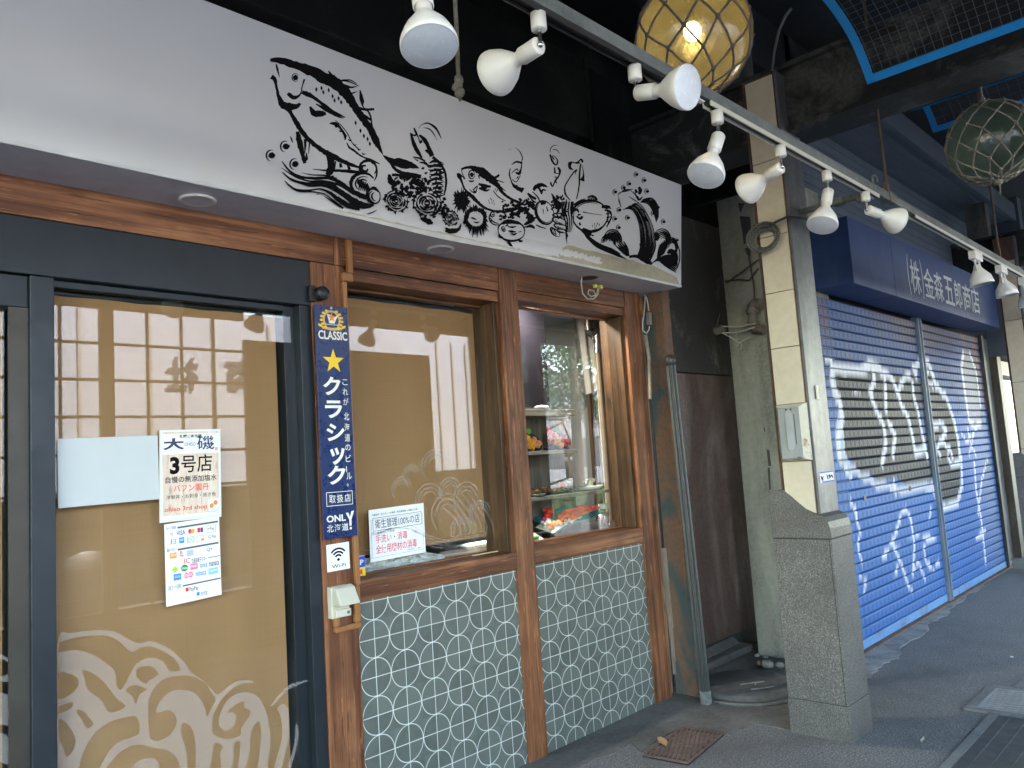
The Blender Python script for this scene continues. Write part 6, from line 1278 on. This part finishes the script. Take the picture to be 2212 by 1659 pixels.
# shop beyond with a glass door
s3 = thing('far_shop', 'shop beyond the shutters with a brown framed glass door', 'shop', (11.6, 2.4, 0))
brf = stained('brown_frame', (.05, .038, .028), (.075, .06, .045), (.12, .11, .09), 3, 20, .5, .2)
mb = MB(); mb.box(10.2, 10.9, 2.38, 2.6, 0, 2.62); mb.build('side_panel', steel_dark, s3)
mb = MB(); mb.box(10.92, 11.10, 2.30, 2.45, 0, 2.40); mb.build('door_post', brf, s3, .004)
mb = MB(); mb.box(11.11, 11.25, 2.38, 2.44, 0, 2.38); mb.box(11.25, 13.5, 2.38, 2.44, 2.20, 2.38); mb.box(11.25, 13.5, 2.38, 2.44, 0, .12); mb.box(12.6, 12.68, 2.38, 2.44, .12, 2.2); mb.build('door', paint('tan_frame', (.42, .36, .28), .5), s3)
mb = MB(); mb.box(11.25, 13.5, 2.405, 2.412, .12, 2.2); mb.build('pane', glass, [o for o in s3.children if o.name.startswith('door') and 'post' not in o.name][0])
mb = MB(); mb.box(10.9, 14, 2.6, 2.7, 0, 4.4); mb.box(11.26, 14, 2.3, 2.6, 2.42, 4.4); mb.build('wall', concrete, s3)

# ------------------------------------------------------------------ lamp rail
RY = 1.30; zc_top = onY(R4b(1960, 1410), 1.283).z; xA = onY(R4b(735, 712), 1.283).x; xB = onY(R4b(1960, 1412), 1.283).x
xC = onY(R3(1010, 118), 1.283).x
print('rail', zc_top, xA, xB, xC)
ra = thing('lamp_rail', 'galvanised bar with cream lighting track running overhead along the passage', 'rail', (3, RY, zc_top))
mb = MB(); mb.box(-2, 4.30, 1.286, 1.325, zc_top+.001, zc_top+.046); mb.build('bar', galv, ra, .002)
mb = MB(); mb.box(4.303, 10.5, 1.286, 1.325, zc_top+.001, zc_top+.046); mb.build('bar', galv, ra, .002)
mb = MB(); mb.box(4.27, 4.34, 1.280, 1.331, zc_top-.004, zc_top+.052); mb.build('bar_joint', steel_dark, ra, .002)
trk = paint('track_cream', (.62, .60, .50), .35, 0, .04)
def track(x0, x1, m):
    mb = MB(); mb.box(x0, x1, 1.283, 1.288, zc_top-.018, zc_top); mb.build('track_side', m, ra)
    mb = MB(); mb.box(x0, x1, 1.312, 1.317, zc_top-.018, zc_top); mb.build('track_side', m, ra)
    mb = MB(); mb.box(x0, x1, 1.2885, 1.3115, zc_top-.008, zc_top); mb.build('track_slot', black_p, ra)
track(-1, xA-.25, paint('track_black', (.03, .03, .03), .4)); track(xA, xB, trk); track(xC, 9.5, trk)
mb = MB(); mb.box(xA-.16, xA-.03, 1.291, 1.309, zc_top-.014, zc_top-.009); mb.build('track_joiner', white_lamp, ra, .001)
rodm = stained('rusty_rod', (.07, .055, .045), (.10, .08, .065), (.15, .08, .05), 8, 30, .8, .3)
for q in (R5b(815, 1540), (2165, 600)):
    p = onY(q, 1.305); t = thing('hanger_rod', 'thin rusty hanger rod from the girder down to the end of the lamp rail bar' if p.x < 6 else 'far thin rusty hanger rod holding the lamp rail before the glass door shop', 'rod', (p.x, 1.305, zc_top+.05), 'rods holding the lamp rail')
    mb = MB(); mb.tube([(p.x, 1.305, zc_top+.047), (p.x-.03, 1.305, 4.04)], .008, 8); mb.build('rod', rodm, t); mb = MB(); mb.box(p.x-.012, p.x+.012, 1.295, 1.315, zc_top+.047, zc_top+.12); mb.build('clevis', rodm, t)
p = onY(R5b(705, 1480), 1.305); mb = MB(); mb.tube([(p.x+.035*math.cos(a), 1.30, zc_top+.046+.03+.03*math.sin(a)) for a in [2*math.pi*k/14 for k in range(12)]], .007, 8); o = mb.build('rail_hook', galv); tag(o, 'bent metal hook standing on the lamp rail bar left of the hanger rod', 'hook')
# PAR lamps
D = .135; LL = .195
def par_lamp(jpx, dpx, near, label, adapter=True, src=[None]):
    p = onY(jpx, RY); p.z = zc_top-.018-.086
    d = ray(dpx).normalized(); oc_ = CAM-p; b = oc_.dot(d); c = oc_.dot(oc_)-LL*LL; disc = b*b-c
    if disc < 0: t = -b
    else: t = -b-math.sqrt(disc) if near else -b+math.sqrt(disc)
    tgt = CAM+d*t; ax = (tgt-p).normalized(); q = ax.to_track_quat('Z', 'Y')
    if src[0] is None:
        t0 = thing('spot_lamp', label, 'lamp', p, 'white reflector lamps on the lamp rail')
        parts = []
        mb = MB(); mb.lathe([(0, .088), (.0215, .088), (.0215, .046), (.021, .042), (0, .042)], p-Vector((0, 0, 0)), (0, 0, 1), 24); parts.append(mb.build('adapter', white_lamp, t0, 0))
        mb = MB(); mb.tube([p+Vector((0, 0, .042)), p+Vector((0, 0, -.004))], .0065, 12); mb.ball(p, .009, 12, 8); parts.append(mb.build('stem', chrome, t0))
        mb = MB(); mb.lathe([(0, .004), (.022, .004), (.0245, .008), (.0245, .072), (.022, .076)], p, (0, 0, 1), 28); o1 = mb.build('socket', white_lamp, t0)
        mb = MB(); mb.lathe([(.0195, .072), (.0195, .092), (.022, .100), (.034, .118), (.052, .146), (.0615, .170), (.0645, .178), (.0655, .186), (.0655, .192), (.064, .195)], p, (0, 0, 1), 40); o2 = mb.build('reflector', white_lamp, t0)
        mb = MB(); mb.lathe([(.064, .1935), (.05, .197), (.025, .1995), (0, .200)], p, (0, 0, 1), 40); o3 = mb.build('lens', lens_m, t0)
        heads = [o1, o2, o3]
        for o in heads: o.rotation_mode = 'QUATERNION'; o.rotation_quaternion = q
        src[0] = t0
    else:
        t0 = src[0].copy(); COL.objects.link(t0); t0.location = p; t0['label'] = label
        for ch in src[0].children:
            c_ = ch.copy(); COL.objects.link(c_); c_.parent = t0
            if ch.rotation_mode == 'QUATERNION': c_.rotation_quaternion = q
    return t0
par_lamp((905, -72), (928, 101), True, 'nearest white reflector lamp pointing straight down, cut by the top edge')
par_lamp((1166, 84), (1068, 160), False, 'white reflector lamp tilted left, second from the near end, beside the knotted rope')
par_lamp((1374, 190), (1487, 188), True, 'white reflector lamp pointing level to the right in front of the lit glass float')
par_lamp((1553, 292), (1524, 380), True, 'white reflector lamp pointing down just right of the signboard end')
par_lamp((1689, 354), (1612, 410), False, 'white reflector lamp tilted left in front of the clad pillar')
par_lamp((1790, 415), (1776, 487), True, 'white reflector lamp pointing down above the left end of the navy box sign')
par_lamp((1873, 455), (1940, 478), False, 'white reflector lamp tilted right at the end of the cream track')
# yoke spots
src2 = None
for i, (q, lb) in enumerate((((2106, 545), 'white yoke spotlight, left one of the pair before the navy box sign'), ((2162, 576), 'white yoke spotlight, right one of the pair before the navy box sign'), ((2212, 615), 'white yoke spotlight cut by the right edge of the photo'))):
    p = onY(q, RY); p.z = zc_top-.02
    if src2 is None:
        src2 = thing('yoke_spotlight', lb, 'lamp', p, 'yoke spotlights on the far track')
        mb = MB(); mb.box(p.x-.09, p.x+.09, RY-.022, RY+.022, p.z-.055, p.z); mb.build('driver_box', white_lamp, src2, .003)
        mb = MB()
        for s_ in (-1, 1): mb.tube([(p.x+s_*.03, RY, p.z-.045), (p.x+s_*.055, RY-.005, p.z-.07), (p.x+s_*.058, RY-.01, p.z-.13)], .007, 8)
        mb.build('yoke', white_lamp, src2)
        hc = p+Vector((0, 0, -.085)); mb = MB(); mb.lathe([(0, 0), (.018, 0), (.028, .03), (.042, .05), (.066, .085), (.074, .135), (.070, .138), (.06, .09)], hc, (.06, -.12, -1), 30); mb.build('shade', white_lamp, src2)
        mb = MB(); mb.lathe([(.062, .115), (0, .118)], hc, (.06, -.12, -1), 24); mb.build('lens', lens_m, src2)
    else:
        t0 = src2.copy(); COL.objects.link(t0); t0.location = p; t0['label'] = lb
        for ch in src2.children: c_ = ch.copy(); COL.objects.link(c_); c_.parent = t0
# knotted rope
kp = thing('hanging_rope', 'thin grey rope with a big knot at its end hanging beside the nearest lamp', 'rope', onY((990, 200), 1.7)); rope_m = stained('old_rope', (.16, .145, .115), (.24, .22, .18), (.1, .09, .07), 20, 60, .9, .6, (1, 1, 1))
pts = [onY(q, 1.7) for q in ((983, -40), (986, 60), (988, 110), (990, 160), (990, 172))]; pts[0].z += .5
mb = MB(); mb.tube(pts, .007, 8); mb.build('cord', rope_m, kp)
mb = MB(); rnd.seed(4); k0 = onY((991, 188), 1.7)
for k in range(7): mb.ball(k0+Vector((rnd.uniform(-.01, .01), rnd.uniform(-.01, .01), .02-.008*k)), .014, 9, 6, .3)
mb.tube([k0+Vector((0, 0, -.02)), k0+Vector((.002, 0, -.045))], [.008, .004], 6); mb.build('knot', rope_m, kp)

# ------------------------------------------------------------------ glass floats in nets
def amber(name, c, trans, gl=.5):
    m, nt, b = nmat(name); nt.nodes.remove(b); out = nt.nodes['Material Output']
    v = coords(nt); col = ramp(nt, noise(nt, v, 6, 6, .65, 1.0), [(.3, [k*.62 for k in c]), (.7, c)])
    t = nd(nt, 'ShaderNodeBsdfTransparent'); nt.links.new(col, t.inputs[0]); tl = nd(nt, 'ShaderNodeBsdfTranslucent'); nt.links.new(col, tl.inputs[0])
    g = nd(nt, 'ShaderNodeBsdfGlossy'); g.inputs['Roughness'].default_value = .06
    bp_ = nd(nt, 'ShaderNodeBump'); bp_.inputs['Strength'].default_value = .25; bp_.inputs['Distance'].default_value = .02; nt.links.new(noise(nt, v, 16, 5), bp_.inputs['Height']); nt.links.new(bp_.outputs[0], g.inputs['Normal'])
    m1 = nd(nt, 'ShaderNodeMixShader'); m1.inputs[0].default_value = trans; nt.links.new(t.outputs[0], m1.inputs[1]); nt.links.new(tl.outputs[0], m1.inputs[2])
    fr = fres(nt, 1.6)
    m2 = nd(nt, 'ShaderNodeMixShader'); nt.links.new(mth(nt, 'MULTIPLY', fr.outputs[0], gl*2), m2.inputs[0]); nt.links.new(m1.outputs[0], m2.inputs[1]); nt.links.new(g.outputs[0], m2.inputs[2]); nt.links.new(m2.outputs[0], out.inputs[0]); return m
def float_lamp(c, r, lb, gm, netm, lit, seed, tail, rot0=.2, tilt=(.0, .0)):
    t = thing('glass_float', lb, 'glass float', c, 'netted glass floats under the girders'); c = Vector(c); rnd.seed(seed)
    mb = MB(); mb.ball(c, r, 48, 32); mb.build('glass_ball', gm, t)
    n = 10; lats = [79, 58, 37, 16, -5, -26, -47, -66, -80]; R3_ = Matrix.Rotation(tilt[0], 3, 'X') @ Matrix.Rotation(tilt[1], 3, 'Y')
    def pt(i, k, jit=True, rr_=1.028):
        la = math.radians(lats[i]); lo = 2*math.pi*((k+.5*(i % 2))/n)+rot0
        if jit: s_ = random.Random(seed*1000+i*37+(k % n)); la += s_.uniform(-.05, .05); lo += s_.uniform(-.06, .06)
        return c+R3_ @ Vector((math.cos(la)*math.cos(lo), math.cos(la)*math.sin(lo), math.sin(la)))*r*rr_
    mb = MB(); kb = MB()
    for i in range(len(lats)-1):
        for k in range(n):
            a = pt(i, k)
            for dk in ((0, -1) if i % 2 == 0 else (0, 1)):
                b = pt(i+1, k+dk); mid = ((a+b)/2-c).normalized()*r*1.028+c; mb.tube([a, mid, b], r*.021, 7, False)
    for i in range(len(lats)):
        for k in range(n): kb.ball(pt(i, k), r*.042, 8, 6, .35)
    up = R3_ @ Vector((0, 0, 1))
    for k in range(n): mb.tube([pt(0, k), c+up*r*1.18], r*.017, 6, False)
    mb.tube([c+up*r*1.15, c+up*r*1.4, Vector((c.x, c.y, 4.05))], r*.035, 8)
    for k in range(n): mb.tube([pt(len(lats)-1, k), c-up*r*1.07], r*.017, 6, False)
    mb.build('rope_net', netm, t)
    kb.ball(c-up*r*1.08, r*.085, 10, 7, .4); kb.ball(c+up*r*1.17, r*.085, 10, 7, .4); kb.build('net_knots', netm, t)
    if tail:
        mb = MB()
        for k in range(3): mb.tube([c-up*r*1.1, c-up*r*1.2+Vector((.006*(k-1), 0, 0)), c-up*r*(1.32+.04*k)+Vector((.012*(k-1), .004*k, 0))], r*.016, 6)
        mb.build('rope_tail', netm, t)
    if lit:
        mb = MB(); mb.ball(c+Vector((0, 0, r*.12)), r*.15, 16, 12, 0, (1, 1, 1.15)); mb.build('light_bulb', emitter('bulb_glow', (1, .72, .36), 7), t)
        mb = MB(); mb.lathe([(.0, .0), (.018, 0), (.018, .07), (0, .07)], c+Vector((0, 0, r*.26)), (0, 0, 1), 14); mb.build('bulb_holder', black_p, t)
    return t
net1 = stained('net_rope_grey', (.11, .09, .08), (.17, .145, .13), (.07, .06, .055), 20, 60, .9, .5, (1, 1, 1)); net2 = stained('net_rope_pale', (.24, .22, .18), (.33, .31, .26), (.13, .12, .1), 20, 60, .9, .5, (1, 1, 1))
c1 = onY((1497, 82), 1.46); r1 = 113/FPX*(c1-CAM).length*.965
fl1 = float_lamp(c1, r1, 'lit amber glass float in a dark rope net hanging behind the lamp rail', amber('amber_glass', (.42, .40, .22), .15), net1, True, 3, False, .35, (.10, -.10))
c2 = onY((2141, 308), .88); r2_ = 74/FPX*(c2-CAM).length*.965
float_lamp(c2, r2_, 'unlit dark green glass float in a pale rope net at the right', amber('green_glass', (.46, .54, .47), .6, .45), net2, False, 6, True, .1, (-.08, .12))
pl = bpy.data.lights.new('bulb_light', 'POINT'); pl.energy = .11; pl.color = (1, .72, .40); pl.shadow_soft_size = .03; plo = bpy.data.objects.new('bulb_light', pl); COL.objects.link(plo); plo.parent = fl1; plo.location = (0, 0, -r1*.25)

# ------------------------------------------------------------------ blue mesh canopies under the deck
bl = paint('bright_blue_frame', (.01, .24, .62), .45, 0, .05, 6, 0); wire_m = paint('mesh_wire', (.05, .07, .10), .5)
def canopy(lb, arcpts, ya, yb, cell=.045, wires=True):
    t = thing('mesh_canopy', lb, 'mesh frame', (arcpts[0][0], ya, arcpts[0][1]), 'blue framed mesh canopies')
    L = smooth_line(arcpts, 8)
    def strip(name, y0):
        mb = MB()
        vs = []; w = .034
        for i, (x, z) in enumerate(L):
            a, b = L[max(0, i-1)], L[min(len(L)-1, i+1)]; nx, nz = -(b[1]-a[1]), b[0]-a[0]; l = math.hypot(nx, nz)
            nx, nz = nx/l*.003, nz/l*.003; vs += [(x-nx, y0, z-nz), (x-nx, y0+w, z-nz), (x+nx, y0+w, z+nz), (x+nx, y0, z+nz)]
        m_ = len(L); fs = [(4*i+k, 4*i+(k+1) % 4, 4*i+4+(k+1) % 4, 4*i+4+k) for i in range(m_-1) for k in range(4)]+[(0, 1, 2, 3), (4*m_-4, 4*m_-1, 4*m_-2, 4*m_-3)]
        mb.add(vs, fs); mb.build(name, bl, t)
    strip('frame_bar', ya-.034); strip('frame_bar', yb)
    for (x, z), (x2, z2) in ((L[0], L[1]), (L[-1], L[-2])):
        d = Vector((x2-x, 0, z2-z)).normalized(); mb = MB(); mb.prism([Vector((x, yb, z))-Vector((-d.z, 0, d.x))*.003, Vector((x, yb, z))+Vector((-d.z, 0, d.x))*.003, Vector((x, yb, z))+Vector((-d.z, 0, d.x))*.003+d*.036, Vector((x, yb, z))-Vector((-d.z, 0, d.x))*.003+d*.036], (0, ya-yb, 0)); mb.build('frame_bar', bl, t)
    if wires:
        mb = MB(); tot = 0; acc = [0]
        for i in range(len(L)-1): acc.append(acc[-1]+math.hypot(L[i+1][0]-L[i][0], L[i+1][1]-L[i][1]))
        s_ = cell
        while s_ < acc[-1]:
            i = max(j for j in range(len(acc)) if acc[j] <= s_); u_ = (s_-acc[i])/(acc[i+1]-acc[i]); x = L[i][0]+(L[i+1][0]-L[i][0])*u_; z = L[i][1]+(L[i+1][1]-L[i][1])*u_
            mb.tube([(x, ya, z+.004), (x, yb, z+.004)], .0012, 4, False); s_ += cell
        y = yb+cell
        while y < ya: mb.tube([(x, y, z+.006) for x, z in L], .0012, 4, False); y += cell
        mb.build('wire_mesh', wire_m, t)
canopy('large blue framed curved wire mesh at the top right corner', [(3.60, 3.074), (3.52, 3.16), (3.424, 3.229), (3.30, 3.275), (3.17, 3.30), (2.95, 3.32), (2.7, 3.33)], 1.122, -.6, .035)
canopy('smaller blue framed mesh beyond the cross beam, over the green float', [(4.8, 3.352), (4.86, 3.42), (4.96, 3.46), (5.06, 3.44), (5.14, 3.39), (5.2, 3.33)], 1.28, -.2, .05)
canopy('farthest blue framed mesh seen behind the green float', [(6.5, 3.35), (6.6, 3.44), (6.75, 3.46), (6.9, 3.4), (6.95, 3.33)], 1.0, -.2, .05, False)
# flexible conduit on the beam
mb = MB(); mb.tube([onX(R4b(*q), 4.17) for q in ((1180, 515), (1195, 380), (1230, 220), (1280, 110), (1320, 60))], .008, 8); o = mb.build('flexible_conduit', paint('conduit_grey', (.10, .10, .10), .5)); tag(o, 'curved dark conduit climbing from the top of the near clad pillar', 'conduit')

# ------------------------------------------------------------------ across the passage and the street (seen in the glass)
def mir(q, yo, yw=2.99): return onY(q, 2*yw-yo)
YL = -.9; yo = .88
dk = wood('dark_lattice_wood', 'z', (.05, .03, .018), (.09, .055, .03), (.13, .08, .045), 1, .6)
lt = thing('lattice_screen', 'dark timber lattice screen across the passage, mirrored in the door glass', 'screen', (1.5, YL, 0))
vx = [mir(R6(x, 900), YL, 2.905).x for x in (398, 968, 1191, 1400)]; px0, px1 = [mir(R6(x, 900), YL, 2.905).x for x in (655, 745)]; xr_ = mir(R6(1595, 900), YL, 2.905).x
zt_ = mir(R6(860, 448), YL, 2.905).z; zr = [mir(R6(860, y), YL, 2.905).z for y in (672, 903, 1140)]; dz = zr[0]-zr[1]
xr2 = mir(C8(610, 800), YL).x
print('lattice', vx, px0, px1, xr_, zt_, zr, xr2)
mb = MB(); mb.box(-4, xr_, YL-.06, YL, zt_, zt_+.35); mb.build('header', dk, lt)
mb = MB(); mb.box(px0, px1, YL-.055, YL-.002, 0, zt_-.001); mb.build('post', dk, lt)
mb = MB(); mb.box(xr_+.002, xr2, YL-.055, YL-.002, 0, mir(C8(430, 597), YL).z); mb.build('solid_board', dk, lt)
step = vx[2]-vx[1]
allx = vx+[px0-step*(k+1)-.0 for k in range(1, 14)]
mb = MB()
for x in allx: mb.box(x-.012, x+.012, YL-.035, YL-.02, .55, zt_-.001)
for k in range(6): z = zr[0]-dz*k; mb.box(-4, xr_, YL-.0195, YL-.008, z-.012, z+.012) if z > .6 else None
mb.build('muntins', dk, lt)
mb = MB(); mb.box(-4, xr_, YL-.06, YL-.003, 0, .545); mb.build('lower_boards', dk, lt)
YT = -5.2
tw = paint('truck_white', (.36, .38, .43), .35, 0, .05)
xt1 = mir(C8(868, 900), YT).x; ztt = mir(C8(540, 505), YT).z; zbt = mir(C8(700, 1110), YT).z
print('truck', xt1, ztt, zbt)
tk = thing('box_truck', 'white box truck with ribbed side parked in the street', 'truck', (xt1-3, YT-1, -.15))
mb = MB(); mb.box(xt1-9.5, xt1, YT-2.2, YT, zbt, max(ztt, zbt+2.2)); mb.build('cargo_box', tw, tk, .02)
mb = MB()
rbx = [mir(C8(x, 800), YT).x for x in (640, 705, 765, 835)]
for x in rbx+[xt1-9.4+.9*k for k in range(7)]: mb.box(x-.02, x+.02, YT+.001, YT+.03, zbt+.05, max(ztt, zbt+2.2)-.15)
mb.build('side_ribs', paint('rib_grey', (.26, .25, .24), .4), tk)
S = Sheet((0, YT+.034, 0), (-1, YT+.034, 0), (0, YT+.034, -1), (0, 1, 0))
mb = MB()
for ch, a, b, c, d in (('社', 1070, 1290, 745, 970), ('商', 1455, 1690, 755, 970)):
    p0, p1 = mir(R6(a, c), YT, 2.905), mir(R6(b, d), YT, 2.905); S.text(mb, ch, -p1.x, -p0.z, -p0.x, -p1.z, 0, .02)
mb.build('lettering', flatcol('truck_letters', (.05, .05, .06)), tk)
cab = MB(); cx0 = xt1+.15; cab.prism([(cx0, YT-2.1, .45), (cx0, YT-2.1, 2.35), (cx0+.9, YT-2.1, 2.35), (cx0+1.5, YT-2.1, 1.5), (cx0+1.6, YT-2.1, .45)], (0, 2.05, 0)); cab.build('cab', tw, tk, .05)
mb = MB(); mb.prism([(cx0+.25, YT-.045, 1.45), (cx0+.25, YT-.045, 2.15), (cx0+.85, YT-.045, 2.15), (cx0+1.25, YT-.045, 1.45)], (0, .01, 0)); mb.build('side_window', paint('dark_window', (.02, .025, .03), .08), tk)
for xx in (xt1-7.5, xt1-2, cx0+.8):
    mb = MB(); mb.lathe([(.0, 0), (.42, 0), (.45, .03), (.45, .22), (.42, .25), (0, .25)], (xx, YT-.05, .30), (0, -1, 0), 28); mb.build('wheel', black_p, tk)
mb = MB(); mb.box(xt1-9.5, cx0+1.2, YT-1.6, YT-.5, .35, zbt-.002); mb.build('chassis', black_p, tk)
mb = MB()
mx = cx0+1.75; mb.tube([(cx0+1.35, YT, 2.1), (mx, YT+.25, 2.3), (mx+.15, YT+.3, 1.9), (mx, YT+.3, 1.1), (cx0+1.5, YT, 1.0)], .025, 8); mb.build('mirror_arm', black_p, tk)
for z in (1.75, 1.3): mb = MB(); mb.box(mx-.02, mx+.2, YT+.24, YT+.32, z-.2, z+.18); mb.build('wing_mirror', black_p, tk, .03)
op = thing('outer_pillar', 'broad dark pillar on the street side of the passage, mirrored in the right window', 'pillar', (8.1, -1.3, 0))
mb = MB(); mb.box(7.85, 8.30, -1.42, -1.30, 0, 3.158); mb.build('shaft', deck_m, op, .01)
mb = MB(); mb.box(7.80, 8.35, -1.5, -1.25, 0.001, .25); mb.build('foot', deck_m, op, .01)
# trees, hedge, far building
lfm = [paint('foliage_dark', (.035, .085, .025), .6, 0, .35, 3, 0), paint('foliage_light', (.075, .15, .035), .6, 0, .3, 3, 0)]; bark = stained('bark', (.08, .06, .045), (.12, .09, .07), (.05, .04, .03), 5, 20, .9, .8)
def tree(x, y, h, r, seed, lb):
    t = thing('street_tree', lb, 'tree', (x, y, -.15), 'street trees'); rr = random.Random(seed)
    mb = MB(); mb.tube([(x, y, -.15), (x+.1, y, h*.3), (x, y+.1, h*.6), (x+.1, y, h*.85)], [.2, .15, .1, .04], 10)
    for k in range(7): a = rr.uniform(0, 6.28); z = h*rr.uniform(.35, .7); mb.tube([(x, y, z), (x+math.cos(a)*r*.5, y+math.sin(a)*r*.5, z+h*.12), (x+math.cos(a)*r*.8, y+math.sin(a)*r*.8, z+h*.2)], [.07, .045, .015], 6)
    mb.build('trunk', bark, t)
    cl = [Vector((x+rr.gauss(0, r*.42), y+rr.gauss(0, r*.42), h*.66+rr.gauss(0, h*.15))) for _ in range(26)]
    for mi in (0, 1):
        mb = MB(); vs = []; fs = []
        for c in cl:
            cr_ = r*rr.uniform(.2, .36)
            for k in range(110):
                d = Vector((rr.gauss(0, 1), rr.gauss(0, 1), rr.gauss(0, .8))); d.normalize(); p = c+d*cr_*rr.uniform(.5, 1.05)
                u = Vector((rr.gauss(0, 1), rr.gauss(0, 1), rr.gauss(0, 1))).normalized(); w = u.cross(d).normalized(); s_ = rr.uniform(.05, .1); n0 = len(vs); vs += [p-u*s_, p+w*s_*.5, p+u*s_, p-w*s_*.5]; fs.append((n0, n0+1, n0+2, n0+3))
        mb.add(vs, fs); mb.build('crown', lfm[mi], t)
for i, (x, y, h, r, lb) in enumerate(((9.5, -9, 7.5, 2.3, 'bushy street tree across the road opposite the right window'), (15.6, -9.6, 8, 2.6, 'tall street tree across the road, behind the others to the right'), (18.3, -9, 8, 2.7, 'street tree across the road opposite the shuttered shop'), (28, -9.5, 8, 2.6, 'street tree farthest along the road'), (21.8, -9.5, 7.5, 2.5, 'slim street tree fourth from the truck along the road'))): tree(x, y, h, r, 20+i, lb)
mb = MB(); rr = random.Random(77); vs = []; fs = []
for k in range(9000):
    p = Vector((rr.uniform(3, 36), -8+rr.uniform(-.35, .35), rr.uniform(-.15, .75))); u = Vector((rr.gauss(0, 1), rr.gauss(0, 1), rr.gauss(0, 1))).normalized(); w = u.orthogonal().normalized(); n0 = len(vs); s_ = .07; vs += [p-u*s_, p+w*s_*.6, p+u*s_, p-w*s_*.6]; fs.append((n0, n0+1, n0+2, n0+3))
mb.add(vs, fs); mb.box(3, 36, -8.3, -7.7, -.15, .6); o = mb.build('hedge', paint('hedge_leaves', (.03, .06, .02), .7, 0, .4, 4, 0)); tag(o, 'long clipped green hedge along the far side of the road', 'hedge')
fb = thing('office_building', 'pale office building far across the road', 'building', (10, -26, -.15))
mb = MB(); mb.box(-12, 44, -34, -26, -.15, 7); mb.build('wall', paint('far_wall', (.22, .23, .25), .8), fb)
for j in range(2):
    for i in range(16): mb = MB(); mb.box(-10+3.3*i, -8+3.3*i, -25.999, -25.95, 1+3*j, 2.8+3*j); mb.build('window', paint('far_window', (.05, .07, .09), .1), fb)
